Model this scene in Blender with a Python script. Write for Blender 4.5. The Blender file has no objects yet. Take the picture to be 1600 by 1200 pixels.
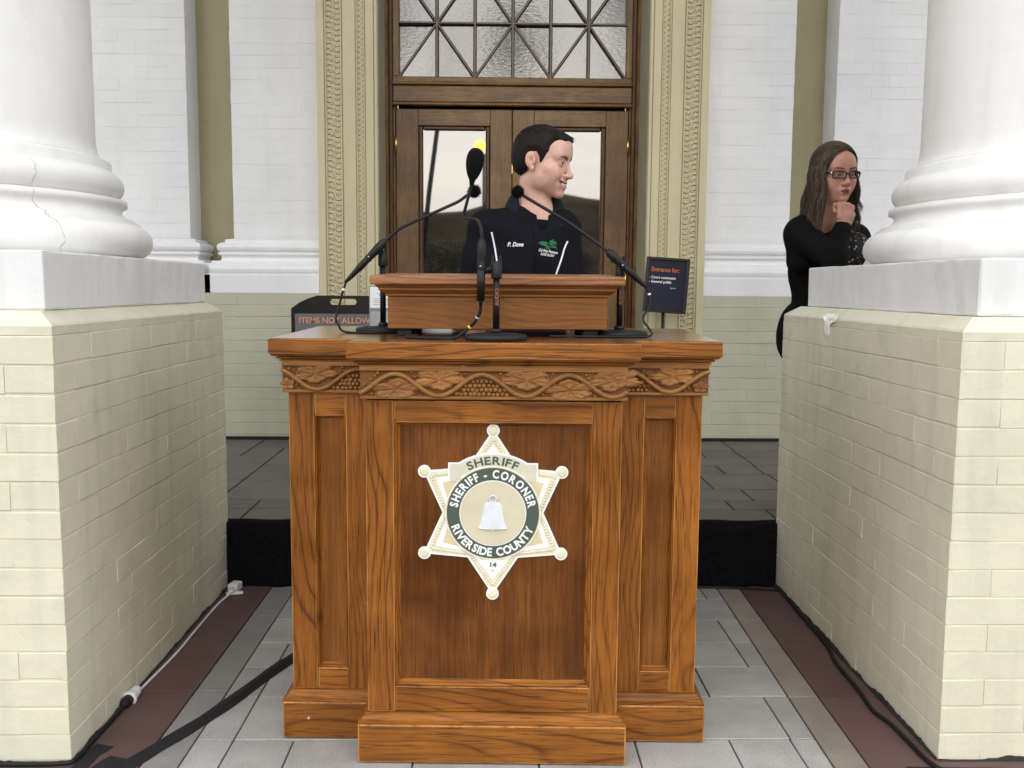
import bpy, bmesh, math, random
import numpy as np
from mathutils import Vector, Matrix, Euler
from mathutils.bvhtree import BVHTree

# ------------------------------------------------------------------ camera, light, exposure
SC = bpy.context.scene
COL = SC.collection
R = math.radians
random.seed(7)
RNG = np.random.default_rng(7)

cam_data = bpy.data.cameras.new('camera')
cam = bpy.data.objects.new('camera', cam_data)
COL.objects.link(cam)
cam_data.sensor_width = 36.0
cam_data.lens = 32.625
cam_data.clip_start = 0.05
cam_data.clip_end = 3000.0
_f = Vector((-0.0193, 0.1036, 0.9944))            # straight ahead (+y) as the tilted phone sees it: right, up, forward
_u = Vector((math.sin(R(0.3)), math.cos(R(0.3)), 0))
_u = (_u - _f * _u.dot(_f)).normalized()
_x = _u.cross(_f)
if _x.x < 0:
    _x = -_x
_f.normalize()
right = Vector((_x.x, _f.x, _u.x)); up = Vector((_x.y, _f.y, _u.y)); fwd = Vector((_x.z, _f.z, _u.z))
cam.matrix_world = Matrix(((right.x, up.x, -fwd.x, 0), (right.y, up.y, -fwd.y, 0), (right.z, up.z, -fwd.z, 1.2), (0, 0, 0, 1)))
SC.camera = cam

SUN_EL, SUN_AZ = R(14), R(183)                    # low hazy evening sun behind the photographer
world = bpy.data.worlds.new('World')
SC.world = world
world.use_nodes = True
wn, wl = world.node_tree.nodes, world.node_tree.links
wn.clear()
w_out = wn.new('ShaderNodeOutputWorld')
w_bg = wn.new('ShaderNodeBackground')
w_sky = wn.new('ShaderNodeTexSky')
w_sky.sky_type = 'NISHITA'
w_sky.sun_disc = False
w_sky.sun_elevation = SUN_EL
w_sky.sun_rotation = SUN_AZ
w_sky.air_density = 1.0
w_sky.dust_density = 1.5
w_tc = wn.new('ShaderNodeTexCoord')
w_map = wn.new('ShaderNodeMapping')
w_map.inputs['Scale'].default_value = (1.0, 1.0, 4.0)
w_noise = wn.new('ShaderNodeTexNoise')
w_noise.inputs['Scale'].default_value = 2.2
w_noise.inputs['Detail'].default_value = 6
w_noise.inputs['Roughness'].default_value = 0.55
w_ramp = wn.new('ShaderNodeValToRGB')
w_ramp.color_ramp.elements[0].position = 0.40
w_ramp.color_ramp.elements[0].color = (9.6, 10.3, 11.6, 1)
w_ramp.color_ramp.elements[1].position = 0.60
w_ramp.color_ramp.elements[1].color = (15.3, 15.3, 15.0, 1)
w_mix = wn.new('ShaderNodeMixRGB')
w_mix.inputs['Fac'].default_value = 0.985           # a thin closed cloud cover over the clear sky
wl.new(w_tc.outputs['Generated'], w_map.inputs['Vector'])
wl.new(w_map.outputs['Vector'], w_noise.inputs['Vector'])
wl.new(w_noise.outputs['Fac'], w_ramp.inputs['Fac'])
wl.new(w_sky.outputs['Color'], w_mix.inputs['Color1'])
wl.new(w_ramp.outputs['Color'], w_mix.inputs['Color2'])
w_sep = wn.new('ShaderNodeSeparateXYZ')
wl.new(w_tc.outputs['Generated'], w_sep.inputs[0])
w_hr = wn.new('ShaderNodeValToRGB')                # evening haze: the cloud cover warms towards the horizon all round
w_hr.color_ramp.elements[0].position = 0.0
w_hr.color_ramp.elements[0].color = (1.06, 0.99, 0.85, 1)
w_hr.color_ramp.elements[1].position = 0.35
w_hr.color_ramp.elements[1].color = (1, 1, 1, 1)
wl.new(w_sep.outputs['Z'], w_hr.inputs['Fac'])
w_mul = wn.new('ShaderNodeMixRGB')
w_mul.blend_type = 'MULTIPLY'
w_mul.inputs['Fac'].default_value = 1.0
wl.new(w_mix.outputs['Color'], w_mul.inputs['Color1'])
wl.new(w_hr.outputs['Color'], w_mul.inputs['Color2'])
wl.new(w_mul.outputs['Color'], w_bg.inputs['Color'])
wl.new(w_bg.outputs['Background'], w_out.inputs['Surface'])
w_bg.inputs['Strength'].default_value = 0.15

sun_data = bpy.data.lights.new('sun', 'SUN')
sun_data.energy = 0.75
sun_data.angle = R(32)
sun_data.color = (1.0, 0.94, 0.85)
sun = bpy.data.objects.new('sun', sun_data)
COL.objects.link(sun)
sun.rotation_euler = Vector((-math.sin(R(4)) * math.cos(SUN_EL), -math.cos(R(4)) * math.cos(SUN_EL), math.sin(SUN_EL))).to_track_quat('Z', 'Y').to_euler()

SC.view_settings.view_transform = 'Standard'
SC.view_settings.look = 'None'
SC.view_settings.exposure = 0.22
SC.view_settings.gamma = 1.0
SC.view_settings.use_curve_mapping = False
SC.render.engine = 'CYCLES'
SC.cycles.max_bounces = 8
SC.cycles.diffuse_bounces = 5
SC.cycles.glossy_bounces = 4
SC.cycles.use_denoising = True

# ------------------------------------------------------------------ materials
def new_mat(name):
    m = bpy.data.materials.new(name)
    m.use_nodes = True
    nt = m.node_tree
    nt.nodes.clear()
    out = nt.nodes.new('ShaderNodeOutputMaterial')
    b = nt.nodes.new('ShaderNodeBsdfPrincipled')
    nt.links.new(b.outputs[0], out.inputs['Surface'])
    return m, nt, b

def N(nt, kind, **kw):
    n = nt.nodes.new(kind)
    for k, v in kw.items():
        if k in n.inputs:
            n.inputs[k].default_value = v
        else:
            setattr(n, k, v)
    return n

def ramp(nt, fac, stops):
    r = nt.nodes.new('ShaderNodeValToRGB')
    els = r.color_ramp.elements
    els[0].position, els[0].color = stops[0][0], (*stops[0][1], 1)
    els[1].position, els[1].color = stops[-1][0], (*stops[-1][1], 1)
    for p, c in stops[1:-1]:
        e = els.new(p)
        e.color = (*c, 1)
    nt.links.new(fac, r.inputs['Fac'])
    return r.outputs['Color']

def mix(nt, fac, a, b, mode='MIX'):
    m = nt.nodes.new('ShaderNodeMixRGB')
    m.blend_type = mode
    for sock, v in (('Fac', fac), ('Color1', a), ('Color2', b)):
        if isinstance(v, (int, float)):
            m.inputs[sock].default_value = v
        elif isinstance(v, tuple):
            m.inputs[sock].default_value = (*v, 1)
        else:
            nt.links.new(v, m.inputs[sock])
    return m.outputs['Color']

def bump(nt, b, height, strength=0.3, dist=0.002):
    n = nt.nodes.new('ShaderNodeBump')
    n.inputs['Strength'].default_value = strength
    n.inputs['Distance'].default_value = dist
    nt.links.new(height, n.inputs['Height'])
    nt.links.new(n.outputs['Normal'], b.inputs['Normal'])
    return n

def plain(name, col, rough=0.5, metal=0.0, spec=0.5, var=0.08, scale=30.0, bmp=0.0):
    m, nt, b = new_mat(name)
    b.inputs['Roughness'].default_value = rough
    b.inputs['Metallic'].default_value = metal
    b.inputs['Specular IOR Level'].default_value = spec
    tc = N(nt, 'ShaderNodeTexCoord')
    nz = N(nt, 'ShaderNodeTexNoise', Scale=scale, Detail=5.0)
    nt.links.new(tc.outputs['Object'], nz.inputs['Vector'])
    lo = tuple(c * (1 - var) for c in col); hi = tuple(min(1, c * (1 + var)) for c in col)
    nt.links.new(ramp(nt, nz.outputs['Fac'], [(0.3, lo), (0.7, hi)]), b.inputs['Base Color'])
    if bmp:
        bump(nt, b, nz.outputs['Fac'], bmp, 0.001)
    return m

def masonry_paint(name, col, rough=0.55, dirt=(0.30, 0.29, 0.25), dirt_amt=0.3, per_object=0.05, grime=True, bmp=0.35):
    """brush-painted masonry: uneven coat, faint stains, drips, small chips"""
    m, nt, b = new_mat(name)
    geo = N(nt, 'ShaderNodeNewGeometry')
    oi = N(nt, 'ShaderNodeObjectInfo')
    big = N(nt, 'ShaderNodeTexNoise', Scale=2.3, Detail=6.0, Roughness=0.6)
    fine = N(nt, 'ShaderNodeTexNoise', Scale=38.0, Detail=7.0, Roughness=0.65)
    mid = N(nt, 'ShaderNodeTexNoise', Scale=11.0, Detail=4.0)
    mp = N(nt, 'ShaderNodeMapping')
    mp.inputs['Scale'].default_value = (14, 14, 1.6)
    drip = N(nt, 'ShaderNodeTexNoise', Scale=1.0, Detail=4.0)
    for n_ in (big, fine, mid):
        nt.links.new(geo.outputs['Position'], n_.inputs['Vector'])
    nt.links.new(geo.outputs['Position'], mp.inputs['Vector'])
    nt.links.new(mp.outputs['Vector'], drip.inputs['Vector'])
    c0 = tuple(c * 0.93 for c in col); c1 = tuple(min(0.92, c * 1.05) for c in col)
    base = ramp(nt, big.outputs['Fac'], [(0.3, c0), (0.7, c1)])
    hs = N(nt, 'ShaderNodeMath', operation='MULTIPLY_ADD')
    nt.links.new(oi.outputs['Random'], hs.inputs[0]); hs.inputs[1].default_value = 2 * per_object; hs.inputs[2].default_value = 1 - per_object
    v = N(nt, 'ShaderNodeHueSaturation')
    nt.links.new(hs.outputs[0], v.inputs['Value']); nt.links.new(base, v.inputs['Color'])
    cur = v.outputs['Color']
    if grime:
        g = ramp(nt, drip.outputs['Fac'], [(0.52, (0, 0, 0)), (0.78, (dirt_amt,) * 3)])
        g2 = ramp(nt, mid.outputs['Fac'], [(0.60, (0, 0, 0)), (0.78, (dirt_amt * 0.8,) * 3)])
        cur = mix(nt, g, cur, dirt)
        cur = mix(nt, g2, cur, dirt)
        sp = ramp(nt, fine.outputs['Fac'], [(0.70, (0, 0, 0)), (0.76, (dirt_amt * 1.3,) * 3)])
        cur = mix(nt, sp, cur, tuple(c * 0.6 for c in dirt))
    nt.links.new(cur, b.inputs['Base Color'])
    b.inputs['Roughness'].default_value = rough
    b.inputs['Specular IOR Level'].default_value = 0.35
    add = N(nt, 'ShaderNodeMath', operation='MULTIPLY_ADD')
    nt.links.new(mid.outputs['Fac'], add.inputs[0]); add.inputs[1].default_value = 2.0
    nt.links.new(fine.outputs['Fac'], add.inputs[2])
    bump(nt, b, add.outputs[0], bmp, 0.003)
    return m

def oak(name, axis, light, dark, pore, period=0.0085, rough=0.36, distort=3.0, contrast=0.95, blotch=0.25, chips=0.0, coat=0.05, streak=0.12):
    """plain-sawn oak: growth rings stretched along the grain, open pores, blotchy varnish"""
    m, nt, b = new_mat(name)
    tc = N(nt, 'ShaderNodeTexCoord')
    oi = N(nt, 'ShaderNodeObjectInfo')
    mul = N(nt, 'ShaderNodeVectorMath', operation='MULTIPLY')
    cmb = N(nt, 'ShaderNodeCombineXYZ')
    m2 = N(nt, 'ShaderNodeMath', operation='MULTIPLY'); m2.inputs[1].default_value = 7.31
    fr = N(nt, 'ShaderNodeMath', operation='FRACT')
    m3 = N(nt, 'ShaderNodeMath', operation='MULTIPLY'); m3.inputs[1].default_value = 13.7
    fr2 = N(nt, 'ShaderNodeMath', operation='FRACT')
    nt.links.new(oi.outputs['Random'], m2.inputs[0]); nt.links.new(m2.outputs[0], fr.inputs[0])
    nt.links.new(oi.outputs['Random'], m3.inputs[0]); nt.links.new(m3.outputs[0], fr2.inputs[0])
    nt.links.new(oi.outputs['Random'], cmb.inputs[0]); nt.links.new(fr.outputs[0], cmb.inputs[1]); nt.links.new(fr2.outputs[0], cmb.inputs[2])
    nt.links.new(cmb.outputs[0], mul.inputs[0]); mul.inputs[1].default_value = (1.7, 0.9, 2.3)
    addv = N(nt, 'ShaderNodeVectorMath', operation='ADD')
    nt.links.new(tc.outputs['Object'], addv.inputs[0]); nt.links.new(mul.outputs[0], addv.inputs[1])
    rot = N(nt, 'ShaderNodeMapping')
    if axis == 'X':
        rot.inputs['Rotation'].default_value = (0, R(90), 0)
    elif axis == 'Y':
        rot.inputs['Rotation'].default_value = (R(90), 0, 0)
    nt.links.new(addv.outputs[0], rot.inputs['Vector'])      # grain now runs along z
    low = N(nt, 'ShaderNodeMapping'); low.inputs['Scale'].default_value = (5, 5, 1.5)
    nt.links.new(rot.outputs[0], low.inputs['Vector'])
    wob = N(nt, 'ShaderNodeTexNoise', Scale=1.0, Detail=1.5, Roughness=0.4)
    nt.links.new(low.outputs[0], wob.inputs['Vector'])
    sep = N(nt, 'ShaderNodeSeparateXYZ')
    nt.links.new(rot.outputs[0], sep.inputs[0])
    # ring coordinate = across + wobble that changes slowly along the grain
    s1 = N(nt, 'ShaderNodeMath', operation='MULTIPLY_ADD')
    jit_m = N(nt, 'ShaderNodeMapping'); jit_m.inputs['Scale'].default_value = (60, 60, 9)
    nt.links.new(rot.outputs[0], jit_m.inputs['Vector'])
    jit = N(nt, 'ShaderNodeTexNoise', Scale=1.0, Detail=2.0)
    nt.links.new(jit_m.outputs[0], jit.inputs['Vector'])
    wj = N(nt, 'ShaderNodeMath', operation='MULTIPLY_ADD'); wj.inputs[1].default_value = 0.014
    nt.links.new(jit.outputs['Fac'], wj.inputs[0]); nt.links.new(wob.outputs['Fac'], wj.inputs[2])
    nt.links.new(wj.outputs[0], s1.inputs[0]); s1.inputs[1].default_value = 0.045 * distort
    sy = N(nt, 'ShaderNodeMath', operation='ADD')
    nt.links.new(sep.outputs[0], sy.inputs[0]); nt.links.new(sep.outputs[1], sy.inputs[1])
    sc_ = N(nt, 'ShaderNodeMath', operation='MULTIPLY'); sc_.inputs[1].default_value = 0.40
    nt.links.new(sy.outputs[0], sc_.inputs[0])
    nt.links.new(sc_.outputs[0], s1.inputs[2])
    ph = N(nt, 'ShaderNodeMath', operation='MULTIPLY'); ph.inputs[1].default_value = 1.0 / period
    nt.links.new(s1.outputs[0], ph.inputs[0])
    frc = N(nt, 'ShaderNodeMath', operation='FRACT')
    nt.links.new(ph.outputs[0], frc.inputs[0])
    ring = ramp(nt, frc.outputs[0], [(0.0, (0.12,) * 3), (0.05, (0.45,) * 3), (0.16, (0.9,) * 3), (0.45, (1.0,) * 3), (0.86, (0.88,) * 3), (0.96, (0.35,) * 3), (1.0, (0.12,) * 3)])
    pm = N(nt, 'ShaderNodeMapping'); pm.inputs['Scale'].default_value = (520, 520, 11)
    nt.links.new(rot.outputs[0], pm.inputs['Vector'])
    por = N(nt, 'ShaderNodeTexNoise', Scale=1.0, Detail=2.0)
    nt.links.new(pm.outputs[0], por.inputs['Vector'])
    sm = N(nt, 'ShaderNodeMapping'); sm.inputs['Scale'].default_value = (85, 85, 2.6)
    nt.links.new(rot.outputs[0], sm.inputs['Vector'])
    strk = N(nt, 'ShaderNodeTexNoise', Scale=1.0, Detail=3.0)
    nt.links.new(sm.outputs[0], strk.inputs['Vector'])
    blo = N(nt, 'ShaderNodeTexNoise', Scale=5.0, Detail=4.0)
    nt.links.new(addv.outputs[0], blo.inputs['Vector'])
    fm = N(nt, 'ShaderNodeMapping'); fm.inputs['Scale'].default_value = (22, 22, 1.6)
    nt.links.new(rot.outputs[0], fm.inputs['Vector'])
    fad = N(nt, 'ShaderNodeTexNoise', Scale=1.0, Detail=3.0)
    nt.links.new(fm.outputs[0], fad.inputs['Vector'])
    fade = ramp(nt, fad.outputs['Fac'], [(0.34, (0.38 * contrast,) * 3), (0.58, (contrast,) * 3)])
    rm = mix(nt, fade, (1.0, 1.0, 1.0), ring)
    col = mix(nt, rm, dark, light)
    st = ramp(nt, strk.outputs['Fac'], [(0.3, (1 - streak * 1.3, 1 - streak * 1.45, 1 - streak * 1.6)), (0.5, (1, 1, 1)), (0.72, (1 + streak, 1 + streak * 1.1, 1 + streak))])
    col = mix(nt, 1.0, col, st, 'MULTIPLY')
    bl = ramp(nt, blo.outputs['Fac'], [(0.32, (1 - blotch, 1 - blotch * 1.1, 1 - blotch * 1.2)), (0.68, (1 + blotch * 0.5,) * 3)])
    col = mix(nt, 1.0, col, bl, 'MULTIPLY')
    pf = ramp(nt, por.outputs['Fac'], [(0.56, (0, 0, 0)), (0.66, (0.85,) * 3)])
    col = mix(nt, pf, col, pore)
    pv = N(nt, 'ShaderNodeMath', operation='MULTIPLY_ADD'); pv.inputs[1].default_value = 0.26; pv.inputs[2].default_value = 0.87
    nt.links.new(fr2.outputs[0], pv.inputs[0])
    hv = N(nt, 'ShaderNodeHueSaturation')
    nt.links.new(pv.outputs[0], hv.inputs['Value']); nt.links.new(col, hv.inputs['Color'])
    col = hv.outputs['Color']
    if chips:
        ch = N(nt, 'ShaderNodeTexNoise', Scale=26.0, Detail=5.0, Roughness=0.6)
        nt.links.new(addv.outputs[0], ch.inputs['Vector'])
        cf = ramp(nt, ch.outputs['Fac'], [(0.715, (0, 0, 0)), (0.73, (chips,) * 3)])
        col = mix(nt, cf, col, (0.62, 0.50, 0.36))
    nt.links.new(col, b.inputs['Base Color'])
    rr = ramp(nt, blo.outputs['Fac'], [(0.3, (rough * 0.85,) * 3), (0.7, (min(1, rough * 1.35),) * 3)])
    nt.links.new(rr, b.inputs['Roughness'])
    b.inputs['Specular IOR Level'].default_value = 0.22
    b.inputs['Coat Weight'].default_value = coat
    b.inputs['Coat Roughness'].default_value = 0.22
    hh = N(nt, 'ShaderNodeMath', operation='SUBTRACT')
    nt.links.new(ring, hh.inputs[0]); nt.links.new(pf, hh.inputs[1])
    bump(nt, b, hh.outputs[0], 0.25, 0.0006)
    return m

M = {}
M['white'] = masonry_paint('white_wall_paint', (0.76, 0.76, 0.775), dirt=(0.55, 0.55, 0.55), dirt_amt=0.16, per_object=0.012, bmp=0.18)
M['column_white'] = masonry_paint('column_paint', (0.80, 0.795, 0.785), dirt=(0.55, 0.52, 0.46), dirt_amt=0.2, per_object=0.0, bmp=0.22)
M['plinth'] = masonry_paint('plinth_paint', (0.72, 0.72, 0.73), dirt=(0.52, 0.50, 0.46), dirt_amt=0.35, per_object=0.0, bmp=0.5)
M['cream'] = masonry_paint('cream_brick_paint', (0.66, 0.63, 0.495), dirt=(0.42, 0.40, 0.34), dirt_amt=0.36, per_object=0.022, bmp=0.6)
M['dado'] = masonry_paint('dado_paint', (0.47, 0.455, 0.355), dirt=(0.3, 0.3, 0.26), dirt_amt=0.25, per_object=0.02)
M['tan'] = masonry_paint('tan_trim_paint', (0.54, 0.485, 0.315), rough=0.45, dirt=(0.36, 0.31, 0.2), dirt_amt=0.2, per_object=0.0, bmp=0.12)
M['shaded_tan'] = masonry_paint('shaded_recess_tan_paint', (0.40, 0.355, 0.215), rough=0.45, dirt=(0.25, 0.22, 0.15), dirt_amt=0.3, per_object=0.0, bmp=0.12)  # same tan as the trim, with the recess's shade put into the colour
M['reveal'] = masonry_paint('reveal_paint', (0.36, 0.34, 0.245), rough=0.5, dirt=(0.22, 0.2, 0.15), dirt_amt=0.2, per_object=0.0, bmp=0.1)
_l, _d, _p = (0.280, 0.097, 0.0135), (0.052, 0.014, 0.0026), (0.065, 0.019, 0.0038)
M['oak_v'] = oak('oak_upright_grain', 'Z', _l, _d, _p, chips=0.25)
M['oak_h'] = oak('oak_level_grain', 'X', (0.290, 0.102, 0.0145), _d, _p, period=0.013, chips=0.3)
M['oak_base'] = oak('oak_plinth_grain', 'X', (0.285, 0.104, 0.016), (0.062, 0.018, 0.0036), _p, period=0.013, distort=2.6, chips=0.8)
M['oak_panel'] = oak('oak_panel_stain', 'Z', (0.150, 0.050, 0.0075), (0.082, 0.024, 0.004), (0.05, 0.015, 0.003), period=0.004, distort=0.8, contrast=0.5, blotch=0.45, rough=0.36, streak=0.20)
M['oak_wing'] = oak('oak_wing_panel_stain', 'Z', (0.215, 0.079, 0.0125), (0.13, 0.044, 0.0075), (0.11, 0.036, 0.01), period=0.004, distort=0.8, contrast=0.4, blotch=0.3, rough=0.36, streak=0.16)
M['oak_top'] = oak('oak_polished_top', 'X', (0.25, 0.092, 0.021), (0.11, 0.036, 0.009), _p, rough=0.16, coat=0.9)
M['oak_box'] = oak('oak_reading_desk', 'X', (0.255, 0.102, 0.022), (0.115, 0.040, 0.009), (0.12, 0.045, 0.016), period=0.006, distort=1.6, contrast=0.8)
M['oak_edge'] = oak('oak_desk_edge', 'X', (0.33, 0.150, 0.070), (0.17, 0.068, 0.028), (0.07, 0.028, 0.014), period=0.007, distort=1.4, chips=0.2)
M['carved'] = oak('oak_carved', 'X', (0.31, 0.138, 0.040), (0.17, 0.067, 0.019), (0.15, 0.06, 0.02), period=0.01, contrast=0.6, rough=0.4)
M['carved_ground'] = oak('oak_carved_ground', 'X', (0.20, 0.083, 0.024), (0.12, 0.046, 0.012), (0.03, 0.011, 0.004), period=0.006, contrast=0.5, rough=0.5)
M['oak_worn'] = oak('oak_worn_edge', 'Z', (0.50, 0.235, 0.070), (0.22, 0.085, 0.022), (0.12, 0.04, 0.01), period=0.03, contrast=0.9, blotch=0.5, chips=0.5)
M['door'] = oak('weathered_door_wood', 'Z', (0.215, 0.132, 0.062), (0.115, 0.064, 0.029), (0.05, 0.028, 0.016), period=0.006, distort=1.2, contrast=0.6, blotch=0.35, rough=0.34, chips=0.2)
M['door_h'] = oak('weathered_door_rail', 'X', (0.225, 0.140, 0.068), (0.115, 0.066, 0.031), (0.05, 0.028, 0.016), period=0.006, distort=1.2, contrast=0.6, blotch=0.4, rough=0.34, chips=0.2)
M['frame_wood'] = oak('door_frame_wood', 'Z', (0.21, 0.105, 0.028), (0.09, 0.040, 0.012), (0.04, 0.017, 0.007), period=0.007, blotch=0.5, rough=0.3)
M['bead_wood'] = oak('glazing_bead_wood', 'Z', (0.11, 0.056, 0.026), (0.05, 0.024, 0.012), (0.025, 0.012, 0.007), period=0.006, rough=0.3)
M['muntin'] = plain('muntin_wood', (0.095, 0.066, 0.045), 0.35, var=0.25, scale=40)
M['black_plastic'] = plain('black_plastic', (0.0065, 0.0065, 0.007), 0.45, spec=0.3, var=0.2)
M['black_metal'] = plain('black_powder_coat', (0.009, 0.009, 0.0105), 0.55, spec=0.35, var=0.3, scale=300, bmp=0.25)
M['rubber'] = plain('black_rubber', (0.009, 0.009, 0.009), 0.6, spec=0.3, var=0.2)
M['foam'] = plain('black_foam', (0.008, 0.008, 0.008), 0.95, spec=0.05, var=0.4, scale=700, bmp=0.8)
M['steel'] = plain('steel_screw', (0.6, 0.58, 0.52), 0.3, metal=1.0)
M['brass'] = plain('brass', (0.75, 0.5, 0.16), 0.28, metal=1.0)
M['yellow'] = plain('yellow_tape', (0.82, 0.56, 0.03), 0.5)
M['white_tape'] = plain('white_tape', (0.8, 0.8, 0.8), 0.5)
M['white_plastic'] = plain('white_plastic', (0.72, 0.71, 0.69), 0.4)
M['velour'] = plain('black_drape', (0.006, 0.006, 0.0075), 0.95, spec=0.05, var=0.4, scale=90, bmp=0.3)
M['tape_black'] = plain('black_gaffer_tape', (0.013, 0.013, 0.015), 0.62, spec=0.3, var=0.3, scale=180, bmp=0.2)
M['orange_print'] = plain('orange_print', (0.62, 0.13, 0.055), 0.5)
M['stand_print'] = plain('dull_orange_print', (0.30, 0.085, 0.045), 0.5)
M['crack'] = plain('crack_dirt', (0.28, 0.25, 0.21), 0.9)
M['salmon_print'] = plain('salmon_print', (0.80, 0.30, 0.21), 0.5)
M['white_print'] = plain('white_print', (0.82, 0.82, 0.84), 0.5, var=0.02)
M['grey_print'] = plain('grey_print', (0.35, 0.35, 0.36), 0.6)
M['navy_board'] = plain('navy_sign_board', (0.012, 0.014, 0.030), 0.45, spec=0.25, var=0.25, scale=6)
M['sign_frame'] = plain('dark_sign_frame', (0.012, 0.009, 0.009), 0.35)
M['paper'] = plain('white_paper', (0.80, 0.81, 0.83), 0.6, var=0.02)
M['acrylic_grey'] = plain('grey_holder_back', (0.22, 0.22, 0.23), 0.25)
M['badge_white'] = plain('badge_white', (0.80, 0.80, 0.79), 0.45, var=0.015)
M['badge_tan'] = plain('badge_tan', (0.64, 0.55, 0.34), 0.45, var=0.05, scale=25)
M['badge_cream'] = plain('badge_cream', (0.70, 0.65, 0.48), 0.45, var=0.06, scale=40)
M['badge_disc'] = plain('badge_disc', (0.60, 0.545, 0.40), 0.45, var=0.05, scale=14)
M['badge_green'] = plain('badge_green', (0.062, 0.085, 0.065), 0.45, var=0.03)
M['badge_banner'] = plain('badge_banner', (0.60, 0.58, 0.46), 0.45, var=0.05)
M['badge_silver'] = plain('badge_silver', (0.66, 0.68, 0.72), 0.4, var=0.08, scale=30)

def stone(name, col, speck=0.35, var=0.14, rough=0.55, stains=True, speck_scale=260.0):
    m, nt, b = new_mat(name)
    geo = N(nt, 'ShaderNodeNewGeometry'); oi = N(nt, 'ShaderNodeObjectInfo')
    nz = N(nt, 'ShaderNodeTexNoise', Scale=7.0, Detail=6.0, Roughness=0.6)
    fn = N(nt, 'ShaderNodeTexNoise', Scale=speck_scale, Detail=2.0)
    sn = N(nt, 'ShaderNodeTexNoise', Scale=19.0, Detail=5.0, Roughness=0.7)
    for q in (nz, fn, sn):
        nt.links.new(geo.outputs['Position'], q.inputs['Vector'])
    c = ramp(nt, nz.outputs['Fac'], [(0.3, tuple(x * (1 - var) for x in col)), (0.7, tuple(x * (1 + var) for x in col))])
    c = mix(nt, 1.0, c, ramp(nt, fn.outputs['Fac'], [(0.33, (1 - speck,) * 3), (0.5, (1, 1, 1)), (0.68, (1 + speck * 0.6,) * 3)]), 'MULTIPLY')
    if stains:
        c = mix(nt, ramp(nt, sn.outputs['Fac'], [(0.66, (0, 0, 0)), (0.72, (0.7,) * 3)]), c, tuple(x * 0.35 for x in col))
    hs = N(nt, 'ShaderNodeMath', operation='MULTIPLY_ADD'); hs.inputs[1].default_value = 0.22; hs.inputs[2].default_value = 0.89
    nt.links.new(oi.outputs['Random'], hs.inputs[0])
    v = N(nt, 'ShaderNodeHueSaturation')
    nt.links.new(hs.outputs[0], v.inputs['Value']); nt.links.new(c, v.inputs['Color'])
    nt.links.new(v.outputs['Color'], b.inputs['Base Color'])
    b.inputs['Roughness'].default_value = rough
    b.inputs['Specular IOR Level'].default_value = 0.3
    bump(nt, b, fn.outputs['Fac'], 0.25, 0.0006)
    return m

M['granite'] = stone('grey_granite_paver', (0.345, 0.337, 0.318), 0.22)
M['maroon'] = stone('maroon_paver', (0.112, 0.066, 0.060), 0.2)
M['tan_stone'] = stone('tan_paver', (0.255, 0.215, 0.185), 0.2)
M['grey_band'] = stone('grey_brown_paver', (0.255, 0.245, 0.235), 0.2)
M['slate'] = stone('dark_porch_slab', (0.122, 0.114, 0.100), 0.15, stains=False)
M['grout'] = plain('dark_joint', (0.05, 0.048, 0.045), 0.9)
M['grout_light'] = plain('porch_joint', (0.02, 0.02, 0.019), 0.9)
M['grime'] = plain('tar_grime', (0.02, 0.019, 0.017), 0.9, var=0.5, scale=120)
M['asphalt'] = plain('street_asphalt', (0.06, 0.06, 0.06), 0.85, var=0.3, scale=40)
M['ground'] = plain('dry_ground', (0.10, 0.09, 0.06), 0.95, var=0.4, scale=0.4)
M['hill'] = plain('dry_hillside', (0.12, 0.10, 0.065), 1.0, spec=0.0, var=0.5, scale=0.05)
M['bark'] = plain('bark', (0.09, 0.065, 0.045), 0.9, var=0.3, scale=20)
M['leaf'] = plain('leaf', (0.045, 0.07, 0.022), 0.6, var=0.35, scale=3)
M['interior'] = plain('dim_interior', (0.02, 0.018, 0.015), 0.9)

def glass(name, wavy, tint=(0.012, 0.011, 0.010), scale=90.0, ior=2.0, rough=0.02):
    m, nt, b = new_mat(name)
    b.inputs['Base Color'].default_value = (*tint, 1)
    b.inputs['Roughness'].default_value = rough
    b.inputs['IOR'].default_value = ior
    if wavy:
        tc = N(nt, 'ShaderNodeTexCoord')
        oi = N(nt, 'ShaderNodeObjectInfo')
        ad = N(nt, 'ShaderNodeVectorMath', operation='ADD')
        cb = N(nt, 'ShaderNodeCombineXYZ')
        nt.links.new(oi.outputs['Random'], cb.inputs[0])
        nt.links.new(tc.outputs['Object'], ad.inputs[0]); nt.links.new(cb.outputs[0], ad.inputs[1])
        mp = N(nt, 'ShaderNodeMapping'); mp.inputs['Scale'].default_value = (0.55, 1, 1.3)
        nt.links.new(ad.outputs[0], mp.inputs['Vector'])
        nz = N(nt, 'ShaderNodeTexNoise', Scale=scale, Detail=3.0, Roughness=0.55)
        nt.links.new(mp.outputs[0], nz.inputs['Vector'])
        bump(nt, b, nz.outputs['Fac'], wavy, 0.004)
    return m

M['door_glass'] = glass('door_glass', 0.0, ior=2.15)
M['old_glass'] = glass('hammered_transom_glass', 0.13, tint=(0.05, 0.048, 0.043), scale=60.0, rough=0.04, ior=1.85)

# ------------------------------------------------------------------ helpers
def link(name, mesh, mat=None, parent=None):
    o = bpy.data.objects.new(name, mesh)
    COL.objects.link(o)
    if mat is not None:
        mesh.materials.append(M[mat] if isinstance(mat, str) else mat)
    if parent is not None:
        o.parent = parent
    return o

def obj(name, bm, mat, parent=None, smooth=False):
    me = bpy.data.meshes.new(name)
    bm.to_mesh(me)
    bm.free()
    if smooth:
        me.polygons.foreach_set('use_smooth', [True] * len(me.polygons))
    return link(name, me, mat, parent)

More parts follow.
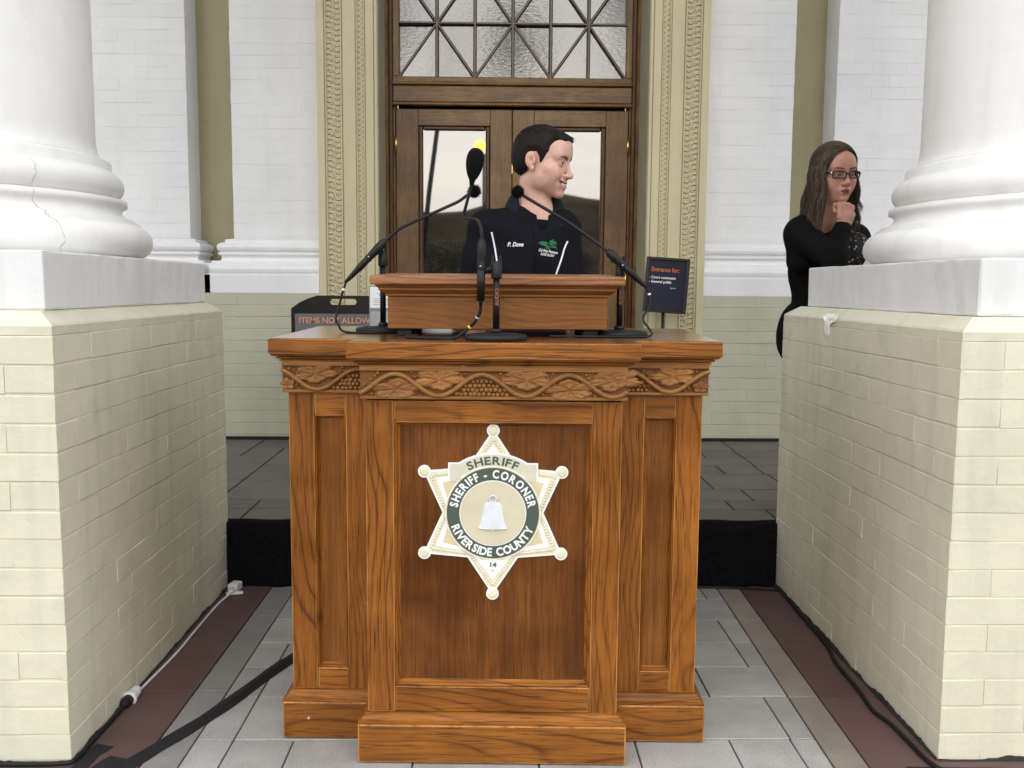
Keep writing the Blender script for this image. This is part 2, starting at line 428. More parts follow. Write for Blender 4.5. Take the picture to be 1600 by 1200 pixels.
def thing(name, label, cat, loc=(0, 0, 0), rz=0.0, group=None):
    o = bpy.data.objects.new(name, None)
    COL.objects.link(o)
    o.location = loc
    o.rotation_euler = (0, 0, rz)
    o['label'] = label
    o['category'] = cat
    if group:
        o['group'] = group
    return o

def tag(o, label, cat, group=None):
    o['label'] = label
    o['category'] = cat
    if group:
        o['group'] = group
    return o

def struct(o):
    o['kind'] = 'structure'
    return o

def add_box(bm, x0, x1, y0, y1, z0, z1, bev=0.0, seg=1):
    t = bmesh.new()
    vs = [t.verts.new((x, y, z)) for x in (x0, x1) for y in (y0, y1) for z in (z0, z1)]
    for f in ((0, 1, 3, 2), (4, 6, 7, 5), (0, 4, 5, 1), (2, 3, 7, 6), (0, 2, 6, 4), (1, 5, 7, 3)):
        t.faces.new([vs[i] for i in f])
    if bev:
        bmesh.ops.bevel(t, geom=t.edges[:] , offset=bev, segments=seg, affect='EDGES', profile=0.5)
    bmesh.ops.recalc_face_normals(t, faces=t.faces[:])
    me = bpy.data.meshes.new('tmp')
    t.to_mesh(me); t.free()
    bm.from_mesh(me)
    bpy.data.meshes.remove(me)

def box(name, x0, x1, y0, y1, z0, z1, mat, parent=None, bev=0.0, seg=1):
    bm = bmesh.new()
    add_box(bm, x0, x1, y0, y1, z0, z1, bev, seg)
    return obj(name, bm, mat, parent)

def add_poly_prism(bm, pts, axis, a0, a1):
    """closed 2-D outline extruded along an axis; pts are (u, v): axis x -> (y, z), y -> (x, z), z -> (x, y)"""
    def at(p, a):
        return {'x': (a, p[0], p[1]), 'y': (p[0], a, p[1]), 'z': (p[0], p[1], a)}[axis]
    A = [bm.verts.new(at(p, a0)) for p in pts]
    B = [bm.verts.new(at(p, a1)) for p in pts]
    fs = [bm.faces.new(A), bm.faces.new(B[::-1])]
    n = len(pts)
    for i in range(n):
        fs.append(bm.faces.new((A[i], B[i], B[(i + 1) % n], A[(i + 1) % n])))
    bmesh.ops.recalc_face_normals(bm, faces=fs)

def prism(name, pts, axis, a0, a1, mat, parent=None, smooth=False):
    bm = bmesh.new()
    add_poly_prism(bm, pts, axis, a0, a1)
    return obj(name, bm, mat, parent, smooth)

def add_lathe(bm, prof, segs=32, c=(0, 0, 0), caps=True):
    rings = []
    for r, z in prof:
        rings.append([bm.verts.new((c[0] + r * math.cos(2 * math.pi * i / segs), c[1] + r * math.sin(2 * math.pi * i / segs), c[2] + z)) for i in range(segs)])
    for a, b in zip(rings, rings[1:]):
        for i in range(segs):
            f = bm.faces.new((a[i], a[(i + 1) % segs], b[(i + 1) % segs], b[i]))
            f.smooth = True
    if caps:
        bm.faces.new(rings[0][::-1])
        bm.faces.new(rings[-1])

def lathe(name, prof, mat, parent=None, segs=32, c=(0, 0, 0)):
    bm = bmesh.new()
    add_lathe(bm, prof, segs, c)
    return obj(name, bm, mat, parent)

def smooth_path(pts, per=6):
    """Catmull-Rom through the points"""
    P = [Vector(p) for p in pts]
    P = [P[0] * 2 - P[1]] + P + [P[-1] * 2 - P[-2]]
    out = []
    for i in range(1, len(P) - 2):
        for k in range(per):
            t = k / per
            a, b, c, d = P[i - 1], P[i], P[i + 1], P[i + 2]
            out.append(0.5 * ((2 * b) + (c - a) * t + (2 * a - 5 * b + 4 * c - d) * t * t + (3 * b - a - 3 * c + d) * t ** 3))
    out.append(P[-2])
    return out

def add_tube(bm, pts, r, segs=8, caps=True):
    pts = [Vector(p) for p in pts]
    n = len(pts)
    rs = r if isinstance(r, (list, tuple)) else [r] * n
    ref = Vector((0, 0, 1))
    rings = []
    prev = None
    for i, p in enumerate(pts):
        t = (pts[min(i + 1, n - 1)] - pts[max(i - 1, 0)]).normalized()
        if prev is None:
            u = t.orthogonal().normalized()
        else:
            u = (prev - t * prev.dot(t))
            u = u.normalized() if u.length > 1e-6 else t.orthogonal().normalized()
        prev = u
        v = t.cross(u)
        rings.append([bm.verts.new(p + rs[i] * (math.cos(2 * math.pi * k / segs) * u + math.sin(2 * math.pi * k / segs) * v)) for k in range(segs)])
    for a, b in zip(rings, rings[1:]):
        for k in range(segs):
            f = bm.faces.new((a[k], a[(k + 1) % segs], b[(k + 1) % segs], b[k]))
            f.smooth = True
    if caps:
        bm.faces.new(rings[0][::-1]); bm.faces.new(rings[-1])

def tube(name, pts, r, mat, parent=None, segs=8):
    bm = bmesh.new()
    add_tube(bm, pts, r, segs)
    return obj(name, bm, mat, parent)

def add_ball(bm, c, r, sub=2, scale=(1, 1, 1)):
    ret = bmesh.ops.create_icosphere(bm, subdivisions=sub, radius=1.0)
    for v in ret['verts']:
        v.co = Vector((c[0] + v.co.x * r * scale[0], c[1] + v.co.y * r * scale[1], c[2] + v.co.z * r * scale[2]))
    for f in {f for v in ret['verts'] for f in v.link_faces}:
        f.smooth = True

_DG = bpy.context.evaluated_depsgraph_get
def text_mesh(s, size, bold=0.0, extrude=0.0, spacing=1.0, res=3):
    cu = bpy.data.curves.new('lettering', 'FONT')
    cu.body = s
    cu.size = size
    cu.offset = bold
    cu.extrude = extrude
    cu.space_character = spacing
    cu.resolution_u = res
    cu.align_x = 'CENTER'
    o = bpy.data.objects.new('lettering', cu)
    COL.objects.link(o)
    bpy.context.view_layer.update()
    me = bpy.data.meshes.new_from_object(o.evaluated_get(_DG()))
    bpy.data.objects.remove(o)
    bpy.data.curves.remove(cu)
    return me

def lettering(name, s, size, mat, parent, loc, rot=(R(90), 0, 0), bold=0.0, extrude=0.0006, sx=1.0, spacing=1.0, align='C'):
    me = text_mesh(s, size, bold, extrude, spacing)
    xs = [v.co.x for v in me.vertices]
    off = -min(xs) if align == 'L' else 0.0
    for v in me.vertices:
        v.co.x = (v.co.x + off) * sx
    o = link(name, me, mat, parent)
    o.location = loc
    o.rotation_euler = rot
    return o

def arc_lettering(name, s, size, radius, mid_deg, gap, mat, parent, c, y, bold, below=False, span=60, extrude=0.0006):
    """letters set one by one round a circle in the xz plane, fitted to the given arc"""
    glyphs = []
    for ch in s:
        if ch == ' ':
            glyphs.append((None, size * 0.30)); continue
        me = text_mesh(ch, size, bold, extrude)
        xs = [v.co.x for v in me.vertices]
        mid = (min(xs) + max(xs)) / 2
        w = max(xs) - min(xs)
        for v in me.vertices:
            v.co.x -= mid
        glyphs.append((me, w))
    gaps = gap * (len(glyphs) - 1)
    k = (R(span) * radius - gaps) / sum(w for _, w in glyphs)
    for me, _w in glyphs:
        if me is not None:
            for v in me.vertices:
                v.co.x *= k
    glyphs = [(me, w * k) for me, w in glyphs]
    tot = sum(w for _, w in glyphs) + gap * (len(glyphs) - 1)
    a = -tot / 2
    bm = bmesh.new()
    for me, w in glyphs:
        pos = (a + w / 2) / radius
        a += w + gap
        if me is None:
            continue
        ang = R(mid_deg) - pos if not below else R(mid_deg) + pos
        rot = ang - math.pi / 2 if not below else ang + math.pi / 2
        ca, sa = math.cos(rot), math.sin(rot)
        px, pz = c[0] + radius * math.cos(ang), c[1] + radius * math.sin(ang)
        for v in me.vertices:
            x, z, e = v.co.x, v.co.y, v.co.z
            v.co = (px + x * ca - z * sa, y - e, pz + x * sa + z * ca)
        bm.from_mesh(me)
        bpy.data.meshes.remove(me)
    return obj(name, bm, mat, parent)

# ------------------------------------------------------------------ bricks
BRICK_CACHE = {}
def brick_mesh(w, d, h, var, mat, bev=0.0036):
    key = (round(w, 3), d, round(h, 4), var, mat, bev)
    if key in BRICK_CACHE:
        return BRICK_CACHE[key]
    rnd = random.Random(int(w * 1000) * 31 + var * 7 + int(h * 10000))
    bm = bmesh.new()
    vs = [bm.verts.new((x + rnd.uniform(-.0012, .0012), y, z + rnd.uniform(-.0012, .0012))) for x in (-w / 2, w / 2) for y in (0, d) for z in (-h / 2, h / 2)]
    for f in ((0, 1, 3, 2), (4, 6, 7, 5), (0, 4, 5, 1), (2, 3, 7, 6), (0, 2, 6, 4), (1, 5, 7, 3)):
        bm.faces.new([vs[i] for i in f])
    bmesh.ops.recalc_face_normals(bm, faces=bm.faces[:])
    front = [e for e in bm.edges if all(v.co.y < d * 0.5 for v in e.verts) and abs(e.verts[0].co.x - e.verts[1].co.x) > abs(e.verts[0].co.z - e.verts[1].co.z)]
    bmesh.ops.bevel(bm, geom=front, offset=bev, segments=2, affect='EDGES', profile=0.6)
    for v in bm.verts:
        if v.co.y < 0.001:
            v.co.y += rnd.uniform(-0.0006, 0.0006)
    me = bpy.data.meshes.new('brick')
    bm.to_mesh(me); bm.free()
    me.materials.append(M[mat])
    BRICK_CACHE[key] = me
    return me

def brick_face(parent, origin, rz, length, courses, z0, ch, mat, depth=0.03, mod=0.215, joint=0.0036, start=0, bev=0.0024):
    """running bond; origin is the lower left corner of the face, bricks face local -y after rotation rz"""
    c, s = math.cos(rz), math.sin(rz)
    for k in range(courses):
        x = 0.0
        first = mod if (k + start) % 2 else mod / 2
        while x < length - 0.02:
            w = first if x == 0.0 else mod
            w = min(w, length - x)
            if length - x - w < 0.045:
                w = length - x
            bw = w - joint * (0.15 if random.random() < 0.65 else 0.7)
            o = bpy.data.objects.new('brick', brick_mesh(bw, depth, ch - joint, random.randrange(3), mat, bev))
            COL.objects.link(o)
            o.parent = parent
            lx = x + w / 2 + random.uniform(-.0009, .0009)
            ly = random.uniform(-0.0009, 0.0009)
            o.location = (origin[0] + lx * c - ly * s, origin[1] + lx * s + ly * c, z0 + ch * (k + 0.5) + random.uniform(-.0006, .0006))
            o.rotation_euler = (random.uniform(-.004, .004), random.uniform(-.003, .003), rz + random.uniform(-.003, .003))
            x += w

# ------------------------------------------------------------------ ground, porch floor, building shell
struct(box('plaza_ground', -60, 60, -70, 9, -0.30, -0.034, 'asphalt'))
struct(box('terrain', -900, 900, -900, 300, -1.2, -0.31, 'ground'))
floor = struct(box('paving', -2.6, 2.7, 0.9, 3.66, -0.033, -0.006, 'grout'))
TILE_J = 0.0045
def tile(x0, x1, y0, y1, mat, parent=floor, z=0.0, skew=0.0, name='paver', j=TILE_J):
    bm = bmesh.new()
    add_box(bm, x0 + j / 2, x1 - j / 2, y0 + j / 2, y1 - j / 2, z - 0.024, z + random.uniform(-.0007, .0004), 0.0018)
    if skew:
        for v in bm.verts:
            v.co.x += skew * (v.co.y - 2.9)
    return obj(name, bm, mat, parent)

rows = [1.10, 1.36, 1.62, 1.86, 2.115, 2.365, 2.625, 2.84, 3.045, 3.265, 3.49, 3.655]
joints = {4: [-0.685, -0.525, -0.2, 0.12, 0.38, 0.635, 0.80], 5: [-0.685, -0.33, 0.02, 0.42, 0.803], 6: [-0.685, -0.41, 0.1, 0.645], 7: [-0.685, -0.2, 0.31, 0.82],
          8: [-0.53, -0.05, 0.46, 0.82], 9: [-0.68, -0.3, 0.2, 0.66], 10: [-0.55, 0.0, 0.5, 0.835], 0: [-0.5, -0.1, 0.4, 0.7], 1: [-0.66, -0.2, 0.3], 2: [-0.45, 0.1, 0.6], 3: [-0.6, -0.3, 0.05, 0.5]}
SKR = 0.028
for i in range(len(rows) - 1):
    xs = [-0.785] + joints[i] + [0.885]
    for a, b in zip(xs, xs[1:]):
        o = tile(a, b, rows[i], rows[i + 1], 'granite', skew=0.0)
        if b == 0.885:
            for v in o.data.vertices:
                if v.co.x > 0.86:
                    v.co.x += SKR * (v.co.y - 2.9)
for y0, y1 in ((1.1, 1.9), (1.9, 2.67), (2.67, 3.30), (3.30, 3.655)):
    tile(-0.882, -0.785, y0, y1, 'grey_band')
    tile(0.885, 0.975, y0 - 0.05, min(y1 - 0.05, 3.655) if y1 < 3.6 else 3.655, 'tan_stone', skew=SKR)
for y0, y1 in ((1.1, 1.85), (1.85, 2.67), (2.67, 3.655)):
    tile(-1.30, -0.882, y0, y1, 'maroon')
    o = tile(0.975, 1.40, max(1.1, y0 - 0.065), (y1 - 0.065) if y1 < 3.6 else 3.655, 'maroon', skew=0.0)
    for v in o.data.vertices:
        if v.co.x < 1.1:
            v.co.x += SKR * (v.co.y - 2.9)
for k in range(5):                                  # pavers in front of the piers
    tile(-2.55, -1.30, 1.1 + 0.24 * k, 1.1 + 0.24 * (k + 1), 'granite')
    tile(1.40, 2.65, 1.1 + 0.24 * k, 1.1 + 0.24 * (k + 1), 'granite')

porch = struct(box('porch_floor', -7, 7, 3.665, 6.4, -0.033, 0.250, 'grout_light'))
prow = [3.68, 3.90, 4.07, 4.31, 4.67, 4.90, 5.13, 5.38, 5.697]
for i in range(len(prow) - 1):
    x = -2.55 + (i * 0.37) % 0.5
    xs = [-2.6]
    fixed = [-1.41, -1.22, -1.03, 1.04, 1.195, 1.41]
    while x < 2.7:
        xs.append(x); x += random.choice((0.31, 0.42, 0.52))
    xs = [v for v in xs if all(abs(v - f) > 0.14 for f in fixed)]
    pick = {0: [-1.03, 1.175], 1: [-1.03, 1.04], 2: [1.175, -1.22], 3: [1.05, -1.22, 1.41], 4: [-1.03, 1.195, 1.40, -1.22], 5: [-1.22, 1.41], 6: [-1.22, 1.2, -1.41, 1.41], 7: [1.42, -1.41]}[i]
    xs = sorted(set(xs + pick)) + [2.75]
    for a, b in zip(xs, xs[1:]):
        tile(a, b, prow[i], prow[i + 1], 'slate', porch, 0.255, name='slab', j=0.009)

# rear wall, behind everything else that is fixed to it
W = struct(bpy.data.objects.new('wall', None)); COL.objects.link(W)
box('backing', -7, -0.95, 6.09, 6.4, 0.255, 7.1, 'shaded_tan', W)
box('backing', 1.17, 7, 6.09, 6.4, 0.255, 7.1, 'shaded_tan', W)
box('backing', -0.95, 1.17, 5.75, 6.4, 3.75, 7.1, 'white', W)
struct(box('portico_ceiling', -7, 7, 3.72, 6.4, 7.1, 7.3, 'white'))
struct(box('entablature', -7, 7, 2.25, 3.72, 6.6, 8.6, 'white'))

def dado(x0, x1, label):
    t = thing('dado_wall', label, 'low wall', ((x0 + x1) / 2, 5.70, 0.255))
    hw = (x1 - x0) / 2
    box('core', -hw, hw, 0.0022, 0.385, 0.0, 0.901, 'dado', t)
    box('foot_gap_line', -hw, hw, -0.012, 0.0, 0.0, 0.02, 'sign_frame', t, 0.002)  # added dark strip, drawn in for the darker gap line at the floor
    vis = [(max(x0, -2.1), min(x1, -1.064)), (max(x0, 1.25), min(x1, 2.2))]
    for a, b in vis:
        if b - a > 0.2:
            brick_face(t, (a - (x0 + x1) / 2, 0.0, 0), 0, b - a, 12, 0.03, 0.0725, 'dado', depth=0.012, start=1)
    return t

DCX = 0.113
dado(-7.0, -1.064, 'tan painted brick dado wall on the side of the door where the handled black sign stands')
dado(1.25, 7.0, 'tan painted brick dado wall on the side of the door where the framed entrance sign stands')

BASE_PROF = [(0.0, 0.0), (0.163, 0.0), (0.163, 0.108), (0.150, 0.112), (0.158, 0.128), (0.160, 0.145), (0.152, 0.165), (0.128, 0.178), (0.110, 0.181), (0.110, 0.194),
             (0.066, 0.196), (0.060, 0.212), (0.064, 0.226), (0.078, 0.232), (0.078, 0.246), (0.066, 0.250), (0.080, 0.262), (0.085, 0.278), (0.080, 0.294), (0.062, 0.305),
             (0.044, 0.308), (0.044, 0.326), (0.012, 0.332), (0.0, 0.350)]
def pilaster(x0, x1, label, side):
    """white brick pilaster; its moulded base returns round the corner on the side of the recess"""
    yf = 5.863
    t = thing('pilaster', label, 'pilaster', ((x0 + x1) / 2, yf, 1.156), group='white pilasters on the porch wall')
    hw = (x1 - x0) / 2
    top = 7.1 - 1.156
    box('shaft', -hw, hw, 0.0013, 0.225, 0.0, top, 'white', t, 0.003)
    n = 24
    zb = 0.352
    brick_face(t, (-hw, 0, 0), 0, 2 * hw, n, zb, 0.0725, 'white', depth=0.010, joint=0.0018, start=random.randrange(2), bev=0.0010)
    box('upper_shaft', -hw, hw, 0.0, 0.0011, zb + n * 0.0725 + 0.002, top - 0.01, 'white', t)
    # swept base: straight run and mitred return
    bm = bmesh.new()
    prof = BASE_PROF[1:-1]
    A = []; B = []; Cc = []
    for p, z in prof:
        end = side * (hw + p)
        A.append(bm.verts.new((-side * hw, -p, z)))
        B.append(bm.verts.new((end, -p, z)))
        Cc.append(bm.verts.new((end, 0.2, z)))
    for i in range(len(prof) - 1):
        bm.faces.new((A[i], B[i], B[i + 1], A[i + 1])); bm.faces.new((B[i], Cc[i], Cc[i + 1], B[i + 1]))
    back = bm.verts.new((-side * hw, 0.0, prof[0][1])), bm.verts.new((-side * hw, 0.0, prof[-1][1]))
    bm.faces.new(A + [back[1], back[0]])
    bmesh.ops.recalc_face_normals(bm, faces=bm.faces[:])
    m = obj('base_moulding', bm, 'white', t)
    return t

pilaster(-1.617, -1.064, 'white brick pilaster beside the door on the side of the black handled sign', -1)
pilaster(-2.62, -1.886, 'white pilaster half hidden behind the column that has a long crack in its base', 1)
pilaster(1.285, 1.850, 'white brick pilaster between the door surround and the standing woman', 1)
pilaster(2.115, 2.85, 'white pilaster behind the woman, half hidden by the column', -1)

# ------------------------------------------------------------------ door surround
def leaf_ornament():
    bm = bmesh.new()
    pts = [(-0.036, 0, 0.02), (-0.018, 0, 0.026), (0.0, 0, 0.012), (0.004, 0, -0.010), (0.018, 0, -0.024), (0.036, 0, -0.018)]
    add_tube(bm, smooth_path(pts, 3), 0.0062, 5)
    pts = [(-0.034, 0.002, -0.008), (-0.016, 0.0, -0.004), (-0.012, 0, -0.022)]
    add_tube(bm, smooth_path(pts, 2), 0.0052, 5)
    pts = [(0.034, 0.002, 0.010), (0.018, 0.0, 0.006), (0.012, 0, 0.022)]
    add_tube(bm, smooth_path(pts, 2), 0.0052, 5)
    for v in bm.verts:
        v.co.y *= 0.32
    me = bpy.data.meshes.new('carved_leaf')
    bm.to_mesh(me); bm.free()
    me.materials.append(M['tan'])
    return me
LEAF = leaf_ornament()

def surround(xo, xi, label):
    """xo: outer edge by the pilaster, xi: inner edge by the door reveal"""
    s = 1 if xi > xo else -1
    t = thing('door_surround', label, 'door surround', ((xo + xi) / 2, 5.70, 0.255), group='carved tan door surround')
    cx = (xo + xi) / 2
    w = abs(xi - xo)
    a, b = min(xo, xi) - cx, max(xo, xi) - cx
    H = 3.5
    box('panel', a, b, 0.006, 0.385, 0, H, 'tan', t)
    def strip(name, u0, u1, y0, bev=0.003):
        p, q = xo + s * u0 - cx, xo + s * u1 - cx
        box(name, min(p, q), max(p, q), y0, 0.0065, 0, H, 'tan', t, bev)
    strip('outer_border', 0.0, 0.046, -0.006)
    strip('fillet', 0.052, 0.058, -0.008, 0.002)
    strip('fillet', 0.142, 0.150, -0.010, 0.002)
    strip('flat_band', 0.153, 0.232, -0.004)
    strip('fillet', 0.236, 0.242, -0.008, 0.002)
    strip('fillet', 0.282, 0.287, -0.006, 0.002)
    strip('inner_border', 0.290, w - 0.022, -0.006)
    strip('edge_bead', w - 0.018, w, -0.012, 0.004)
    z = 0.62
    while z < 2.98:
        o = bpy.data.objects.new('carved_leaf', LEAF)
        COL.objects.link(o); o.parent = t
        o.location = (xo + s * 0.100 - cx, 0.002, z)
        o.scale = (s * 1.05, 1, 1.05)
        z += 0.062
    bm = bmesh.new()
    z = 0.62
    while z < 2.98:
        add_ball(bm, (xo + s * 0.252 - cx, 0.004, z), 0.0080, 1, (1, 0.45, 1.0))
        add_ball(bm, (xo + s * 0.272 - cx, 0.004, z + 0.016), 0.0055, 1, (1, 0.45, 1.3))
        z += 0.030
    o = obj('beading', bm, 'tan', t); o['kind'] = 'stuff'
    p = xi - cx
    box('reveal', min(p, p + s * 0.003), max(p, p + s * 0.003), 0.012, 0.385, 0, H, 'reveal', t)
surround(-1.062, -0.700, 'carved tan door surround between the door and the handled black sign')
surround(1.285, 0.925, 'carved tan door surround directly behind the framed entrance sign')
box('lintel', -1.06, 1.283, 5.70, 6.085, 3.757, 4.1, 'tan', W)

# ------------------------------------------------------------------ entrance door with latticed transom
YD = 6.09
door = thing('entrance_door', 'weathered brown wooden double door with tall glass panes and a latticed window over it', 'door', (DCX, YD, 0.255))
def dbox(name, x0, x1, y0, y1, z0, z1, mat, parent=None, bev=0.003):
    return box(name, x0, x1, y0, y1, z0 - 0.255, z1 - 0.255, mat, parent or door, bev)
for s in (-1, 1):
    a, b = sorted((s * 0.828, s * 0.792)); dbox('outer_jamb', a, b, -0.03, 0.2, 0.255, 3.75, 'frame_wood', bev=0.008)
    a, b = sorted((s * 0.790, s * 0.768)); dbox('inner_jamb', a, b, 0.012, 0.2, 0.255, 3.75, 'bead_wood', bev=0.004)
    a, b = sorted((s * 0.766, s * 0.752)); dbox('door_stop', a, b, 0.03, 0.2, 0.255, 3.75, 'frame_wood', bev=0.003)
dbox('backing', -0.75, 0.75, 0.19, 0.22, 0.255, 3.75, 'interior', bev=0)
dbox('transom_bar', -0.765, 0.765, 0.0, 0.15, 2.375, 2.478, 'door_h', bev=0.006)
dbox('bar_moulding', -0.768, 0.768, -0.018, 0.02, 2.480, 2.500, 'frame_wood', bev=0.006)
dbox('bar_moulding', -0.768, 0.768, -0.014, 0.02, 2.352, 2.373, 'frame_wood', bev=0.006)
for s in (-1, 1):
    x_out, x_in = s * 0.748, s * 0.0025
    lf = bpy.data.objects.new('door_leaf', None); COL.objects.link(lf); lf.parent = door
    def lb(name, u0, u1, y0, y1, z0, z1, mat, bev=0.003):
        a, b = sorted((s * u0, s * u1)); return dbox(name, a, b, y0, y1, z0, z1, mat, lf, bev)
    lb('stile', 0.605, 0.748, 0.020, 0.075, 0.262, 2.335, 'door', 0.004)
    lb('stile', 0.0025, 0.142, 0.020, 0.075, 0.262, 2.335, 'door', 0.004)
    lb('rail', 0.1425, 0.6045, 0.022, 0.074, 2.232, 2.335, 'door_h', 0.003)
    lb('rail', 0.1425, 0.6045, 0.022, 0.074, 0.262, 0.56, 'door_h', 0.003)
    lb('glazing_bead', 0.143, 0.172, 0.030, 0.060, 0.5605, 2.2315, 'bead_wood', 0.008)
    lb('glazing_bead', 0.575, 0.604, 0.030, 0.060, 0.5605, 2.2315, 'bead_wood', 0.008)
    lb('glazing_bead', 0.1725, 0.5745, 0.030, 0.060, 2.205, 2.2315, 'bead_wood', 0.008)
    lb('glazing_bead', 0.1725, 0.5745, 0.030, 0.060, 0.5605, 0.587, 'bead_wood', 0.008)
    lb('pane', 0.170, 0.577, 0.050, 0.056, 0.584, 2.209, 'door_glass', 0)
    a = s * 0.748
    for zz in (2.06, 1.2, 0.5):
        h = lathe('hinge', [(0.009, 0), (0.009, 0.105)], 'brass', lf, 10, (a, 0.018, zz - 0.255))
    if s == -1:
        dbox('flush_bolt', -0.0035, 0.0035, 0.008, 0.022, 1.93, 2.045, 'brass', lf, 0.002)
    dbox('pull_handle', *sorted((s * 0.062, s * 0.082)), -0.03, -0.012, 1.05, 1.32, 'brass', lf, 0.006)
# transom
tw = bpy.data.objects.new('transom_window', None); COL.objects.link(tw); tw.parent = door
TX, TZ0, CH = 0.728, 2.538, 0.337
dbox('sash_rail', -0.7655, 0.7655, 0.02, 0.09, 2.5005, TZ0, 'door_h', tw, 0.004)
dbox('sash_stile', -0.7655, -TX, 0.022, 0.088, TZ0 + .0005, 3.56, 'door', tw, 0.004)
dbox('sash_stile', TX, 0.7655, 0.022, 0.088, TZ0 + .0005, 3.56, 'door', tw, 0.004)
dbox('sash_rail', -0.7655, 0.7655, 0.02, 0.09, 3.561, 3.74, 'door_h', tw, 0.004)
cw = 2 * TX / 6
def bar(name, p, q, w, y0, y1, mat):
    """a glazing bar with a raised middle running from p to q in the xz plane"""
    p, q = Vector(p), Vector(q)
    d = (q - p).normalized(); n = Vector((-d.y, d.x))
    bm = bmesh.new()
    prof = [(-w / 2, y1), (-w / 2, y0 + 0.012), (-w * 0.22, y0), (w * 0.22, y0), (w / 2, y0 + 0.012), (w / 2, y1)]
    A = [bm.verts.new((p.x + n.x * u, y, p.y + n.y * u - 0.255)) for u, y in prof]
    B = [bm.verts.new((q.x + n.x * u, y, q.y + n.y * u - 0.255)) for u, y in prof]
    for i in range(len(prof)):
        bm.faces.new((A[i], A[(i + 1) % 6], B[(i + 1) % 6], B[i]))
    bm.faces.new(A); bm.faces.new(B)
    bmesh.ops.recalc_face_normals(bm, faces=bm.faces[:])
    return obj(name, bm, mat, tw)
for i in range(1, 6):
    bar('upright_muntin', (-TX + i * cw, TZ0), (-TX + i * cw, 3.56), 0.022, 0.030, 0.060, 'muntin')
for k in (1, 2):
    bar('level_muntin', (-TX, TZ0 + k * CH), (TX, TZ0 + k * CH), 0.018, 0.0335, 0.060, 'muntin')
for k in range(3):
    for i in range(6):
        xl, xr = -TX + i * cw, -TX + (i + 1) * cw
        z0, z1 = TZ0 + k * CH, TZ0 + (k + 1) * CH
        if (i + k) % 2 == 0:
            p, q = (xl, z0), (xr, z1); tri = ([(xl, z0), (xr, z0), (xr, z1)], [(xl, z0), (xr, z1), (xl, z1)])
        else:
            p, q = (xr, z0), (xl, z1); tri = ([(xl, z0), (xr, z0), (xl, z1)], [(xr, z0), (xr, z1), (xl, z1)])
        bar('slanted_muntin', p, q, 0.019, 0.037, 0.060, 'muntin')
        for tp in tri:
            o = prism('pane', [(x, z - 0.255) for x, z in tp], 'y', 0.062, 0.066, 'old_glass', tw)
            o.rotation_euler = (random.uniform(-.006, .006), 0, random.uniform(-.006, .006))

# ------------------------------------------------------------------ brick piers and columns
def pier(x_face, dirn, label, z_top=1.077):
    """x_face: the face towards the lectern; dirn -1 when the pier lies to its left"""
    y0, L = 2.25, 1.41
    t = thing('brick_pier', label, 'pier', (x_face + dirn * L / 2, y0 + L / 2, 0), group='cream painted brick piers')
    h = L / 2
    box('core', -h + 0.0020, h - 0.0020, -h + 0.0020, h - 0.0020, 0, z_top - 0.001, 'cream', t)
    ch = z_top / 15
    brick_face(t, (-h, -h, 0), 0, L, 15, 0, ch, 'cream', depth=0.012, start=0)
    if dirn < 0:
        brick_face(t, (h, -h, 0), R(90), L, 15, 0, ch, 'cream', depth=0.012, start=1)
    else:
        brick_face(t, (-h, h, 0), R(-90), L, 15, 0, ch, 'cream', depth=0.012, start=1)
    # cap course with a weathered slope up to the plinth
    q = h - 0.05
    bm = bmesh.new()
    lv = [(h - 0.002, z_top), (h - 0.001, z_top + 0.022), (h - 0.005, z_top + 0.028), (q, z_top + 0.058)]
    rings = []
    nn = 28
    for hw, z in lv:
        ring = []
        for sx, sy, ex, ey in ((-1, -1, 1, -1), (1, -1, 1, 1), (1, 1, -1, 1), (-1, 1, -1, -1)):
            for i in range(nn):
                u = i / nn
                x, y = (sx + (ex - sx) * u) * hw, (sy + (ey - sy) * u) * hw
                ring.append(bm.verts.new((x + random.uniform(-.0007, .0007), y + random.uniform(-.0007, .0007), z + random.uniform(-.0005, .0005))))
        rings.append(ring)
    for a, b in zip(rings, rings[1:]):
        for i in range(len(a)):
            bm.faces.new((a[i], a[(i + 1) % len(a)], b[(i + 1) % len(a)], b[i]))
    bm.faces.new(rings[0][::-1]); bm.faces.new(rings[-1])
    obj('cap_course', bm, 'cream', t, smooth=False)
    # ragged line of old tar and grime in the angle between pier and paving
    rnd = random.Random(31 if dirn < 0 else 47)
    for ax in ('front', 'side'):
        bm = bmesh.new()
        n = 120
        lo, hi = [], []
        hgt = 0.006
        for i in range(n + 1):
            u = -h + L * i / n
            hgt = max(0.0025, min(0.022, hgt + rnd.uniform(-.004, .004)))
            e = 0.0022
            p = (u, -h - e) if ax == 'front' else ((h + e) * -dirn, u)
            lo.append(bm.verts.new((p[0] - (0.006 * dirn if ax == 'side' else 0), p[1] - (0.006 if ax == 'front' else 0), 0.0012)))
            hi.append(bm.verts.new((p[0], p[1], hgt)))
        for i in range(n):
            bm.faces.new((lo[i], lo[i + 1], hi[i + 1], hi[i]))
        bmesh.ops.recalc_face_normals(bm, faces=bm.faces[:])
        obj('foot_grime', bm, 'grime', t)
    return t

